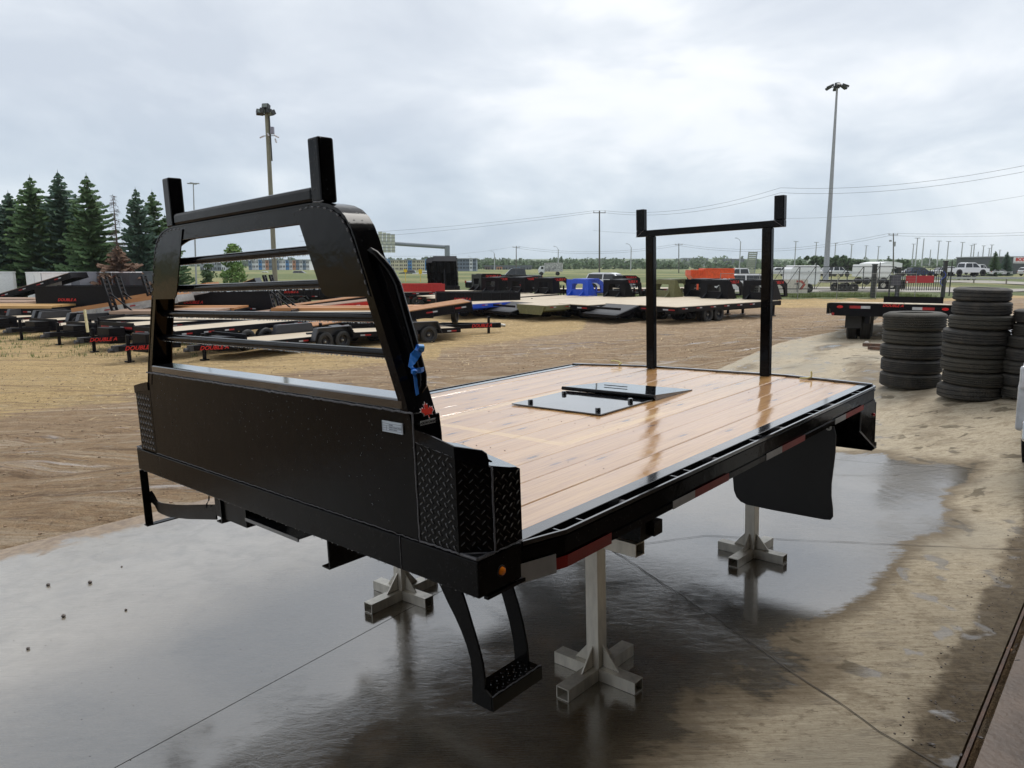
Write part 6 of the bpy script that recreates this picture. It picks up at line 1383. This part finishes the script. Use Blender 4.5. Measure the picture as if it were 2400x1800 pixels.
# tall steel light mast
y = 105; q = P(1935, 655, y); top = P(1962, 205, y); hh = top.z+.4
t = polething('light_mast', 'very tall tapering steel light mast right of the rear post rack', 'light pole', q.x, y, hh, .41, .13, greypole, (top.x-q.x, 0), z=-.4)
ox = top.x-q.x
for k in range(6):
    a = 2*pi*k/6+.3; T = Matrix.Translation((ox+1.15*cos(a), 1.15*sin(a), hh+.1)) @ Matrix.Rotation(a, 4, 'Z') @ Matrix.Rotation(.45, 4, 'Y'); mb = MB(); mb.box(-.42, .42, -.28, .28, -.12, .14, T); mb.build('mast_lamp', fl_m, t, bev=.04)
    mb = MB(); mb.bar((ox, 0, hh+.1), (ox+1.0*cos(a), 1.0*sin(a), hh+.15), .09, .09); mb.build('lamp_arm', fl_m, t)
mb = MB(); mb.tube([(ox, 0, hh-.1), (ox, 0, hh+.6)], .35, 10); mb.build('mast_head', fl_m, t)
# small distant mast on the left
y = 96; q = P(458, 640, y); top = P(453, 430, y); t = polething('distant_mast', 'thin light mast behind the left stub of the rack', 'light pole', q.x, y, top.z+.7, .12, .06, greypole, (top.x-q.x, 0), z=-.7)
for k in range(4): a = pi/2*k; mb = MB(); mb.box(-.3, .3, -.15, .15, -.06, .06, Matrix.Translation((top.x-q.x+.45*cos(a), .45*sin(a), top.z+.7)) @ Matrix.Rotation(a, 4, 'Z')); mb.build('mast_lamp', greypole, t)
# power poles
pw_m = mat('grey brown power pole', (.12, .115, .10), .8)
wires = []
def powerpole(u, vt, vb, y, lab, transformer=False):
    q = P(u, vb, y); top = P(u, vt, y); t = polething('power_pole', lab, 'power pole', q.x, y, top.z-q.z, .16, .11, pw_m, (top.x-q.x, 0), z=q.z, group='wooden power poles'); hh = top.z-q.z; o = top.x-q.x
    mb = MB(); mb.bar((o-1.1, 0, hh-.35), (o+1.1, 0, hh-.35), .12, .12); mb.build('cross_arm', pw_m, t)
    for dx_ in (-1.0, 0, 1.0): mb = MB(); mb.tube([(o+dx_, 0, hh-.3), (o+dx_, 0, hh+.05)], .06, 6); mb.build('insulator', hub_m, t)
    if transformer: mb = MB(); mb.tube([(o+.45, 0, hh-3.0), (o+.45, 0, hh-1.9)], .28, 10); mb.box(o-.75, o-.35, -.2, .2, hh-1.9, hh-1.5); mb.build('transformer', greypole, t)
    return top
pA = powerpole(1405, 494, 643, 130, 'wooden power pole left of the rear post rack'); pB = powerpole(2094, 547, 640, 170, 'power pole with transformer near the gate', True); pC = powerpole(1591, 571, 645, 215, 'far power pole between the posts of the rear rack'); pD = powerpole(1210, 577, 640, 220, 'far power pole above the box with pale wooden end')
wm = mat('dark power line', (.05, .055, .06), .5)
def wire(pts, label, r=.03):
    mb = MB(); P2 = []
    for a, b, sag in pts:
        a = Vector(a); b = Vector(b)
        for i in range(13): k = i/12; p = a.lerp(b, k); p.z -= sag*4*k*(1-k); P2.append(p)
    mb.tube(P2, r, 4); o = mb.build('power_line', wm, smooth=True); tag(o, label, 'power line', 'overhead power lines')
for dz, l1 in ((0, 'upper'), (-1.1, 'lower')):
    wire([(P(700, 553, 150)+Vector((0, 0, dz)), pA+Vector((-1, 0, dz*.3)), .6), (pA+Vector((1, 0, dz*.3)), P(1830, 440, 100)+Vector((0, 0, dz*.6)), 1.4), (P(1830, 440, 100)+Vector((0, 0, dz*.6)), P(2450, 378, 80)+Vector((0, 0, dz*.6)), 1.0)], l1+' one of the high power lines rising to the right over the rear rack', .018)
    wire([(pD+Vector((0, 0, dz*.5)), pC+Vector((0, 0, dz*.5)), 2.0), (pC+Vector((0, 0, dz*.5)), pB+Vector((-1, 0, dz*.5)), 2.6), (pB+Vector((1, 0, dz*.5)), P(2500, 540, 150)+Vector((0, 0, dz*.5)), .4)], l1+' line strung between the far power poles near the horizon', .025)
wire([(P(900, 600, 190), pD, 1.0)], 'faint line running left from the far power pole', .02)
wire([(P(1390, 540, 130), P(1830, 512, 110), 1.2), (P(1830, 512, 110), P(2450, 450, 90), .8)], 'single faint line below the high pair on the right', .013)
# street lamps and lot poles
lm = mat('pale lamp post', (.40, .42, .44), .5)
def lamp_post(u, vt, vb, lab, kind=0, y=None):
    hgt = 11.0; y = y or hgt*1700/(vb-vt); q = P(u, vb, y); top = P(u, vt, y); r = .0005*y+.03
    t = polething('lamp_post', lab, 'lamp post', q.x, y, top.z-q.z, r*1.4, r, lm, (0, 0), z=q.z, group='lamp posts beyond the road'); hh = top.z-q.z
    if kind == 0: mb = MB(); mb.bar((-1.1, 0, hh), (1.1, 0, hh), .35, .22); mb.build('lamp_head', greypole, t)
    elif kind == 1: mb = MB(); mb.tube([(0, 0, hh-.3), (-.7, 0, hh+.9), (-1.6, 0, hh+1.3)], .09, 6); mb.box(-2.3, -1.5, -.15, .15, hh+1.2, hh+1.4); mb.build('lamp_head', greypole, t)
    return t
tops = [(1862, 566, 0), (1910, 568, 0), (1955, 570, 0), (1993, 573, 0), (2027, 576, 0), (2056, 578, 0), (2145, 558, 0), (2160, 559, 2), (2137, 572, 0), (2196, 565, 0), (2218, 566, 0), (2178, 585, 2), (2251, 568, 0), (2273, 575, 0), (2279, 572, 0), (2301, 576, 0), (2315, 582, 0), (2320, 574, 0), (2290, 590, 2), (2340, 586, 0)]
wh = ['leftmost of the lot lamp posts', 'second lot lamp post, left of the light mast', 'lot lamp post just right of the light mast', 'lot lamp post above the box body', 'lot lamp post left of the transformer pole', 'lot lamp post close to the transformer pole', 'tallest lot lamp post right of the transformer pole', 'bare tall mast right of the tallest lamp post', 'shorter lamp post beside the tallest one', 'lot lamp post above the picket gate', 'lot lamp post above the tall gate post', 'faint far post above the picket gate', 'lot lamp post left of the carried pickup cab', 'lot lamp post above the carried pickup', 'lot lamp post twin above the carried pickup', 'lot lamp post above the pickup box', 'lot lamp post left of the spruce pair', 'slender lamp post closest to the left spruce', 'faint far post above the carried pickup', 'lamp post between the two far spruces']
for (u, v, k), l_ in zip(tops, wh): lamp_post(u, v, 622, l_, k)
for u, vt, vb, l_ in ((1159, 594, 636, 'curved street lamp left of the far power pole'), (1308, 584, 634, 'curved street lamp above the mural truck'), (1478, 579, 636, 'curved street lamp left of the far power pole between the posts'), (1733, 566, 626, 'curved street lamp behind the sign back panel'), (1104, 604, 634, 'small street lamp above the grey building')): lamp_post(u, vt, vb, l_, 1, 10*1700/(vb-vt))
# road sign gantry seen from behind
gm = mat('grey gantry pipe', (.20, .23, .26), .45); t = thing('sign_gantry', 'grey overhead sign gantry with the back of a panelled sign', 'gantry'); y = 135
a = P(893, 569, y); b = P(1043, 579, y); c_ = P(1047, 650, y); mb = MB(); mb.tube([a, b], .36, 10); mb.build('gantry_arm', gm, t, smooth=True); mb = MB(); mb.tube([b+Vector((.4, 0, .3)), Vector((b.x+.4, y, -.5))], .50, 10); mb.build('gantry_post', gm, t, smooth=True)
p0 = P(886, 543, y-1); p1 = P(927, 592, y-1); n = 4
for i in range(n): x = p0.x+(p1.x-p0.x)*i/n; mb = MB(); mb.box(x+.04, x+(p1.x-p0.x)/n-.04, y-1.1, y-1.0, p1.z+.1*i*0, p0.z-.25*i*.6); mb.build('sign_panel', mat('pale green-grey sign back', (.47, .50, .42), .5), t)
mb = MB()
for k in range(6): z = p1.z+(p0.z-p1.z)*(k+.5)/6.5; mb.box(p0.x, p1.x, y-1.16, y-1.1, z, z+.1)
mb.build('sign_rib', gm, t)
t = thing('billboard_back', 'tall grey slatted back of a leaning sign left of the right rear post', 'sign'); y = 118; a = P(1747, 642, y); b = P(1771, 590, y); n = 12
for k in range(n): z = a.z+(b.z-a.z)*k/n; mb = MB(); sh = .35*k/n; mb.box(a.x+sh, b.x+sh-.1, y, y+.12, z+.03, z+(b.z-a.z)/n-.04); mb.build('sign_slat', mat('greenish grey slats', (.27, .30, .25), .6), t)
for dx_ in (.15, 1.5): mb = MB(); mb.bar((a.x+dx_, y+.2, -.4), (a.x+dx_+.3, y+.2, b.z), .12, .12, (1, 0, 0)); mb.build('sign_leg', gm, t)
for u, v0, v1, lab in ((950, 631, 638, 'small yellow warning sign left of the dark SUV roof'), (985, 631, 642, 'larger yellow sign at the roadside right of the dark SUV')):
    a = P(u-4, v0, 100); b = P(u+4, v1, 100); mb = MB(); mb.box(a.x, b.x, 100, 100.05, b.z, a.z); mb.bar(((a.x+b.x)/2, 100.06, b.z), ((a.x+b.x)/2, 100.06, -.4), .06, .06, (1, 0, 0)); o = mb.build('road_sign', mat('yellow sign', (.75, .50, .02), .5)); tag(o, lab, 'sign')
t = thing('shop_sign', 'white roadside sign with red word BODY at the right edge', 'sign'); y = 150; a = P(2378, 603, y); b = P(2420, 617, y); mb = MB(); mb.box(a.x, b.x, y, y+.3, b.z, a.z); mb.build('sign_board', white_m, t)
me = text_mesh('BODY', .95, red_m, 0, .02, 'LEFT', .03); inst('lettering', me, t, (a.x+.25, y-.04, b.z+.45), (pi/2, 0, 0)); mb = MB(); mb.box(a.x, b.x, y-.02, y, b.z+.10, b.z+.22); mb.build('sign_line', mat('grey line print', (.3, .3, .32), .5), t)
t = thing('dark_shed', 'long dark grey shed behind the far spruces at the right edge', 'shed'); a = P(2325, 603, 190); mb = MB(); mb.box(a.x, a.x+40, 190, 205, -.3, a.z); mb.build('wall', mat('dark shed cladding', (.07, .08, .085), .6), t); mb = MB(); mb.box(a.x-.3, a.x+40, 189.5, 205, a.z, a.z+.25); mb.build('roof', greypole, t)
t = thing('white_hall', 'white fabric hall with rounded roof far behind the box body', 'hall'); a = P(2064, 613, 200); b = P(2114, 630, 200); mb = MB(); n = 10
mb.prism([(0, 0)]+[(0+(b.x-a.x)*k/n, (a.z-b.z)*(.75+.25*sin(pi*k/n))) for k in range(n+1)]+[(b.x-a.x, 0)], lambda u, v, tt: (a.x+u, 200+tt, b.z+v), 0, 12); mb.build('hall_shell', white_m, t)
# ------------------------------------------------------------------ buildings on the left horizon
def building(name, lab, u0, u1, vt, vb, y, wallm, depth=12, cols=8, rows=3, roofm=None, panels=None, ww=.5, wh_=.5, par=.3):
    t = thing(name, lab, 'building'); a = P(u0, vt, y); b = P(u1, vb, y); W_ = b.x-a.x; H_ = a.z-b.z; zb = min(b.z, 0)-.5
    mb = MB(); mb.box(a.x, b.x, y, y+depth, zb, a.z); mb.build('wall', wallm, t)
    mb = MB(); mb.box(a.x-.4, b.x+.4, y-.4, y+depth+.4, a.z, a.z+par); mb.build('roof', roofm or greypole, t)
    if panels:
        for i in range(cols):
            m = panels[i % len(panels)]
            if m is None: continue
            x = a.x+W_*i/cols; mb = MB(); mb.box(x+.05, x+W_/cols-.05, y-.25, y, zb, a.z+(.6 if i % 3 == 0 else -.1)); mb.build('wall_panel', m, t)
    rnd = random.Random(int(u0)); me = MB().box(-.5, .5, -.02, .02, -.5, .5).mesh('pane', glassdark)
    for r in range(rows):
        for i in range(cols):
            for e in (.3, .7):
                o = inst('window', me, t, (a.x+W_*(i+e)/cols, y-.28, b.z+H_*(r+.55)/rows)); o.scale = (W_/cols*.22, 1, H_/rows*wh_)
    return t
cream = mat('cream stucco', (.56, .54, .40), .8, noise_amt=.06); bblue = mat('blue cladding', (.05, .20, .45), .6); pwhite = mat('white cladding', (.62, .65, .68), .7, noise_amt=.05); slate = mat('slate blue cladding', (.13, .19, .27), .6); brick = mat('orange brick', (.45, .22, .12), .8); dgrey = mat('dark grey cladding', (.10, .12, .14), .6); greyc = mat('grey cladding', (.26, .29, .32), .7)
building('townhouse_row', 'long row of white, blue and orange townhouses seen through the upper rack', 582, 726, 610, 640, 380, pwhite, cols=18, panels=[slate, None, pwhite, bblue, None, brick, slate, None], roofm=dgrey)
building('apartment_block', 'cream and bright blue apartment block behind the rack handle', 905, 1006, 610, 634, 330, cream, cols=10, panels=[bblue, None, cream, None, None, bblue, None, None, cream, bblue])
building('grey_hall', 'blue-grey windowless hall with a white stair panel right of the raised dump boxes', 1068, 1116, 607, 632, 300, mat('blue grey cladding', (.16, .20, .26), .6), cols=6, rows=3, panels=[None, None, None, None, pwhite, None])
building('low_brown_building', 'low wide brown and slate building in front of the far trees', 1136, 1246, 625, 635, 420, mat('brown cladding', (.17, .12, .11), .7), cols=8, rows=1, roofm=dgrey, par=.8, panels=[None, dgrey, brick, dgrey, dgrey, slate, dgrey, dgrey])
building('grey_houses', 'row of grey houses with pale trims left of the small green tree', 468, 530, 612, 636, 300, greyc, cols=6, rows=2, panels=[greyc, pwhite, None, greyc, None, pwhite], roofm=dgrey)
building('white_blue_house', 'small white house with teal corner behind the gusset plate', 842, 884, 612, 635, 340, pwhite, cols=4, panels=[None, bblue, None, pwhite])
for i, (u0, u1, vt, y, m, lab) in enumerate(((1455, 1478, 612, 900, pwhite, 'tiny pale house on the far hill'), (1600, 1660, 605, 1100, greyc, 'pale low blocks on the far ridge above the olive neck'), (1700, 1745, 607, 1000, dgrey, 'dark long roof on the far ridge'))): building('far_house', lab, u0, u1, vt, vt+9, y, m, cols=5, rows=1)
# ------------------------------------------------------------------ vegetation
def leafmat(name, c1, c2, c3):
    g = NT(name); tc = g.n('ShaderNodeTexCoord'); oi = g.n('ShaderNodeObjectInfo'); n1 = g.noise(tc.outputs['Object'], 1.3, 5, .7); n2 = g.noise(tc.outputs['Object'], 9, 3, .6)
    c = g.mix(g.rng(n1, .38, .62), c1, c2); c = g.mix(g.rng(n2, .5, .75), c, c3); g.l(c, g.b.inputs['Base Color']); g.b.inputs['Roughness'].default_value = .7; g.b.inputs['Specular IOR Level'].default_value = .25
    return g.m
spr = leafmat('spruce needles', (.055, .105, .060), (.085, .145, .115), (.12, .17, .09)); sprg = leafmat('green spruce needles', (.055, .11, .045), (.085, .15, .06), (.14, .19, .07))
dead = leafmat('dead brown needles', (.19, .115, .075), (.13, .085, .06), (.25, .15, .10)); deadg = leafmat('grey dead twigs', (.11, .09, .085), (.08, .065, .06), (.14, .12, .11))
decid = leafmat('bright deciduous leaves', (.10, .19, .05), (.16, .26, .07), (.22, .30, .10)); decd = leafmat('dark deciduous leaves', (.06, .105, .045), (.085, .135, .055), (.12, .17, .07))
bark = mat('tree bark', (.07, .055, .045), .9, bump=.6, bscale=10)
def spruce_crown(h, r, seed, dens=1.0, droop=.35, power=.85, top_bare=0):
    rnd = random.Random(seed); mb = MB(); lv = int(34*dens); z0 = h*.05
    for i in range(lv):
        t = i/(lv-1); z = z0+(h-z0)*(t**.92); rr = r*((1-t)**power)*rnd.uniform(.82, 1.12)+.08; nb = int(6+9*(1-t)); a0 = rnd.uniform(0, 6)
        for b in range(nb):
            a = a0+2*pi*b/nb+rnd.uniform(-.35, .35); ln = rr*rnd.choice((.5, .7, .85, 1.0, 1.1, 1.25)); d = Vector((cos(a), sin(a), 0)); s = Vector((-sin(a), cos(a), 0)); n = max(3, int(ln/.16)); zj = z+rnd.uniform(-.24, .20)*min(1, rr); dr_ = droop*rnd.uniform(.2, 1.9); prev = Vector((0, 0, zj))
            for k in range(1, n+1):
                q = k/n; p = d*ln*q+Vector((0, 0, zj-dr_*ln*q*.7+dr_*.95*ln*q*q*.7)); wdt = (.20*(1-q*.65)+.04)*min(1, ln)+.05
                for sd in (-1, 1):
                    j = rnd.uniform(-.06, .06); dr = Vector((0, 0, -.10-.16*rnd.random()))
                    mb.add([prev, p, p+s*sd*wdt*.8+dr+d*.12+Vector((0, 0, j)), prev+s*sd*wdt+dr+d*.06], [(0, 1, 2, 3)])
                if rnd.random() < .65: mb.add([prev, p, p+Vector((0, 0, -.22))+s*rnd.uniform(-.1, .1), prev+Vector((0, 0, -.26))], [(0, 1, 2, 3)])
                prev = p
    mb.add([(-.05, 0, h-.2), (.05, 0, h-.2), (0, 0, h+.35)], [(0, 1, 2)]); mb.add([(0, -.05, h-.2), (0, .05, h-.2), (0, 0, h+.35)], [(0, 1, 2)])
    return mb
crowns = [spruce_crown(11, 3.3, s, dens=1.15, droop=.25+.1*s, power=.72).mesh('spruce_crown', [spr, sprg][s % 2], fix=False) for s in (1, 2, 3, 4)]
def trunk(h, r=.16):
    mb = MB(); mb.tube([(0, 0, -.3), (0, 0, h*.5), (0, 0, h*.97)], r, 8, .02); return mb.mesh('trunk', bark, True)
trunk_me = trunk(11)
def spruce(u, vt, y, k, lab, wid=1.0, vb=None, group='spruces behind the parked trailers', me=None):
    x = (u-1200)/1696.6*y; z = TZ(x, y); top = P(u, vt, y).z; s = (top-z)/11.3; t = thing('spruce_tree', lab, 'tree', group=group); t.location = (x, y, z); t.rotation_euler = (0, 0, u*.7)
    o = inst('crown', me or crowns[k], t); o.scale = (s*wid, s*wid, s); o = inst('trunk', trunk_me, t); o.scale = (s, s, s); return t
spruce(92, 408, 61, 0, 'tall dark spruce third from the left edge, broad head', 1.05)
spruce(157, 396, 62, 1, 'tallest spruce, with the sharpest slender top', 1.0)
spruce(222, 404, 60, 2, 'spruce with see-through right side beside the dead grey one', .95)
spruce(332, 436, 61, 3, 'spruce right of the dead grey tree', .85)
spruce(370, 443, 63, 0, 'spruce with a bent thin top just left of the rack', .85)
spruce(38, 445, 62, 3, 'broken-topped spruce second from the left edge', 1.15)
spruce(-22, 440, 61, 1, 'spruce cut off by the left edge of the picture', 1.1)
spruce(190, 452, 65, 2, 'lower spruce filling the gap right of the tallest one', 1.1)
spruce(125, 470, 64, 3, 'lower spruce between the broad-headed and the tallest one', 1.15)
spruce(395, 500, 64, 2, 'low spruce behind the left stub of the rack', .9)
dg = spruce_crown(11, 1.25, 9, dens=.8, droop=.15); 
mbd = MB(); rnd = random.Random(9)
for i in range(120):
    z = 3.5+7.2*rnd.random(); a = rnd.uniform(0, 6.3); ln = 1.5*(1-z/12)*rnd.uniform(.6, 1.3)+.15; p = Vector((cos(a)*ln, sin(a)*ln, z-.12*ln)); mbd.tube([(0, 0, z), p*.5+Vector((0, 0, z*.5+.02)), p], .022, 4, .008)
    for k in range(4): q = rnd.uniform(.3, 1); c_ = Vector((0, 0, z)).lerp(p, q); mbd.tube([c_, c_+Vector((rnd.uniform(-.2, .2), rnd.uniform(-.2, .2), -rnd.uniform(.1, .35)))], .010, 3, .004)
t = spruce(279, 440, 55.5, 0, 'bare dead grey spruce, slender and nearly leafless', .9, me=mbd.mesh('crown', deadg, fix=False))
low = spruce_crown(5.6, 2.9, 13, dens=.75, droop=.5); o = inst('dead_lower_branches', low.mesh('dead_lower_branches', dead, fix=False), t); o.scale = (.95, .95, .82)
def leafcloud(mb, c, r, n, size, rnd, flat=.8):
    for _ in range(n):
        while True:
            v = Vector((rnd.uniform(-1, 1), rnd.uniform(-1, 1), rnd.uniform(-1, 1)))
            if .25 < v.length < 1: break
        p = Vector(c)+Vector((v.x*r[0], v.y*r[1], v.z*r[2])); a = Vector((rnd.gauss(0, 1), rnd.gauss(0, 1), rnd.gauss(0, 1))).normalized(); b = a.orthogonal().normalized(); k = size*rnd.uniform(.6, 1.4)
        n_ = a.cross(b); mb.add([p-a*k-b*k*.6, p+a*k-b*k*.5, p+a*k*.7+b*k*.7, p-a*k*.8+b*k*.6], [(0, 1, 2, 3)])
def decid_tree(h, r, seed, n=26, size=.16, dens=60, conic=False):
    rnd = random.Random(seed); mb = MB()
    for i in range(n):
        t = rnd.uniform(.18, 1); z = h*t; rr = r*(1-t)**.7*1.3 if conic else r*math.sqrt(max(.05, 1-((t-.58)/.5)**2)); a = rnd.uniform(0, 6.3); q = rr*rnd.uniform(.1, .85)
        s = h*.10*rnd.uniform(.7, 1.3); leafcloud(mb, (cos(a)*q, sin(a)*q, z), (s*1.2, s*1.2, s*.8), dens, size, rnd)
    return mb
def tree(u, vt, y, r, m, lab, seed, conic=False, z=None, group=None, name='leafy_tree', n=26, size=.14, dens=60):
    x = (u-1200)/1696.6*y; z = TZ(x, y) if z is None else z; h = P(u, vt, y).z-z; t = thing(name, lab, 'tree', group=group); t.location = (x, y, z)
    decid_tree(h*.97, r, seed, n, size, dens, conic).build('crown', m, t, fix=False); mb = MB(); mb.tube([(0, 0, -.2), (.05, 0, h*.5), (0, .03, h*.9)], .012*h+.03, 7, .02)
    rnd = random.Random(seed)
    for k in range(7): a = k*.9; zz_ = h*(.25+.09*k); mb.tube([(0, 0, zz_), (cos(a)*r*.6, sin(a)*r*.6, zz_+h*.12)], .006*h+.01, 5, .01)
    mb.build('trunk', bark, t, smooth=True); return t
tree(548, 573, 66, 1.25, decid, 'small bright green leafy tree seen through the top of the rack', 3, conic=True, n=34, size=.10, dens=70)
tree(487, 617, 68, .8, decd, 'little dark pine right of the left rack gusset', 5, conic=True, n=18, size=.09)
tree(120, 455, 70, 2.6, decid, 'bright leafy tree behind the tallest spruces', 7, n=30)
tree(75, 470, 71, 2.4, decid, 'bright leafy tree behind the broad-headed spruce', 17, n=26)
tree(-5, 492, 72, 3.0, decid, 'bright leafy tree at the left edge behind the spruces', 8, n=26)
tree(30, 540, 68, 3.2, decd, 'dark leafy tree low behind the left spruces', 18, n=30)
for i, (u, vt, r, lab) in enumerate(((1905, 603, 7, 'round green tree left of the light mast beyond the lot'), (1950, 600, 7.5, 'larger round green tree right of the light mast'), (1995, 608, 6, 'third round green tree right of the light mast'), (1978, 606, 5, 'round tree squeezed between its larger neighbours'), (2020, 612, 5, 'lowest of the round trees by the lot'), (2110, 612, 6, 'round tree behind the white fabric hall'))):
    tree(u, vt, 230, r, decd, lab, 30+i, z=-.2, group='trees beyond the lot', n=30, size=.55, dens=60)
for i, (u, vt, lab) in enumerate(((2330, 587, 'far spruce left of the shed, beside the red sign'), (2358, 588, 'far spruce nearer the red sign'))): spruce(u, vt, 150, i, lab, .95, group='far spruces near the red sign')
# tree belts on the horizon (one mass each) and the rising ground behind them
def belt(name, y, x0, x1, hmin, hmax, m, seed, gap=5.0, dens=34, size=.9, zb=-.5, dep=18, wob=.5):
    rnd = random.Random(seed); mb = MB(); x = x0
    while x < x1:
        k = .5+.5*noise.noise(Vector((x*.012, seed*3.7, 0)))*1.6; h = hmin+(hmax-hmin)*max(0, min(1, k)); hh = h*rnd.uniform(.75, 1.2); yy = y+rnd.uniform(-dep, dep); zz_ = TZ(x, yy)+zb
        if rnd.random() < .06:          # a pointed conifer among them
            for j in range(8): leafcloud(mb, (x, yy, zz_+hh*(.15+.14*j)), (hh*.22*(1-j/8)+.3,)*2+(hh*.08,), 12, size*.7, rnd)
        else:
            leafcloud(mb, (x, yy, zz_+hh*.45), (hh*.55, hh*.5, hh*.55), dens, size, rnd)
            leafcloud(mb, (x+rnd.uniform(-1, 1), yy, zz_+hh*.7), (hh*.35, hh*.3, hh*.3), dens//2, size*.8, rnd)
        x += gap*rnd.uniform(.5, 1.4)
    o = mb.build(name, m, fix=False); tag(o, kind='stuff'); return o
belt('far_tree_belt', 470, -40, 330, 3.2, 6.0, decd, 1, gap=3.2)
belt('farther_tree_belt', 640, -120, 460, 4.5, 8.5, decd, 2, gap=4.2, size=1.2)
belt('ridge_tree_belt', 1050, -520, 800, 8, 15, decd, 3, gap=7.5, size=2.0, dep=40)
belt('left_back_trees', 90, -66, -47, 3.5, 6, decd, 6, gap=1.4, size=.30, dens=60, dep=4)
hm = mat('far fields and scrub', (.13, .17, .08), .9, base2=(.08, .12, .055), nscale=.02)
mb = MB(); n = 90; vs = []
for i in range(n+1):
    x = -1800+3600*i/n
    for j, (yy, zz_) in enumerate(((1150, 1.5), (1500, 14+5*noise.noise(Vector((x*.002, 1, 0)))), (2300, 25+12*noise.noise(Vector((x*.0016, 7, 0)))), (3000, 18))): vs.append((x*(yy/1150), yy, zz_))
mb.add(vs, [(4*i+j, 4*i+4+j, 4*i+5+j, 4*i+1+j) for i in range(n) for j in range(3)]); o = mb.build('hills', hm, smooth=True); tag(o, kind='structure')
# mown bank and tufts of grass between the yard and the road, weeds round the car haulers
gm_ = leafmat('grass blades', (.12, .18, .05), (.18, .22, .08), (.26, .26, .12))
def tufts(name, n, area, hgt, seed, cond=None):
    rnd = random.Random(seed); mb = MB()
    for _ in range(n):
        x, y = area(rnd)
        z = TZ(x, y)
        for k in range(5):
            a = rnd.uniform(0, 6.3); h = hgt*rnd.uniform(.5, 1.4); l_ = h*rnd.uniform(.2, .8); w = h*.10; bx, by = x+rnd.uniform(-.1, .1), y+rnd.uniform(-.1, .1)
            mb.add([(bx-w*sin(a), by+w*cos(a), z-.02), (bx+w*sin(a), by-w*cos(a), z-.02), (bx+cos(a)*l_, by+sin(a)*l_, z+h)], [(0, 1, 2)])
    o = mb.build(name, gm_, fix=False); tag(o, kind='stuff')
tufts('weeds', 800, lambda r: (r.uniform(-24, -11), r.uniform(25, 34)), .12, 1)
tufts('verge_grass', 2600, lambda r: (r.uniform(8, 32), 54.2+abs(r.gauss(0, 2.5))), .22, 2)
strawm = mat('loose straw', (.60, .45, .24), .7, noise_amt=.3); rnd = random.Random(14); mb = MB()
for _ in range(9000):
    u = rnd.uniform(-.62, .45); y = 6+rnd.random()**.7*34; x = u*y; d, p = edge_d(x, y)
    if d < .6: continue
    k = ss(3, 15, d)
    if rnd.random() > .12+.88*k: continue
    a = rnd.uniform(0, 6.3); ln = rnd.uniform(.02, .06)*(1+y*.02); z = TZ(x, y)+.055+rnd.uniform(-.02, .02); w = .0025+y*.0003; c_, s_ = cos(a), sin(a); dz = rnd.uniform(-.01, .03)
    mb.add([(x-c_*ln-s_*w, y-s_*ln+c_*w, z), (x-c_*ln+s_*w, y-s_*ln-c_*w, z), (x+c_*ln+s_*w, y+s_*ln-c_*w, z+dz), (x+c_*ln-s_*w, y+s_*ln+c_*w, z+dz)], [(0, 1, 2, 3)])
o = mb.build('loose_straw', strawm, fix=False); tag(o, kind='stuff')
clod = mat('mud clods', (.30, .215, .14), .8, noise_amt=.4, nscale=3); mb = MB()
for _ in range(3500):
    u = rnd.uniform(-.75, .5); y = 4+rnd.random()**1.4*22; x = u*y; d, p = edge_d(x, y)
    if d < .15: continue
    r = rnd.uniform(.004, .016)*(1+y*.02); mb.ball((x, y, TZ(x, y)+.03+noise.noise(Vector((p.x*.25, p.y*1.6, 3.1)))*.05), r, 5, .6)
o = mb.build('mud_clods', clod, fix=False); tag(o, kind='stuff')

# ------------------------------------------------------------------ damp air: far things pale and bluish
hz_ = bpy.data.materials.new('damp air'); hz_.use_nodes = True; t_ = hz_.node_tree; t_.nodes.clear(); o_ = t_.nodes.new('ShaderNodeOutputMaterial'); v_ = t_.nodes.new('ShaderNodeVolumePrincipled')
v_.inputs['Color'].default_value = (.86, .92, 1, 1); v_.inputs['Density'].default_value = .00013; v_.inputs['Anisotropy'].default_value = .25; t_.links.new(v_.outputs[0], o_.inputs['Volume'])
mb = MB(); mb.box(-4300, 4300, -4300, 4300, -8, 48); o = mb.build('haze', hz_); tag(o, kind='stuff')
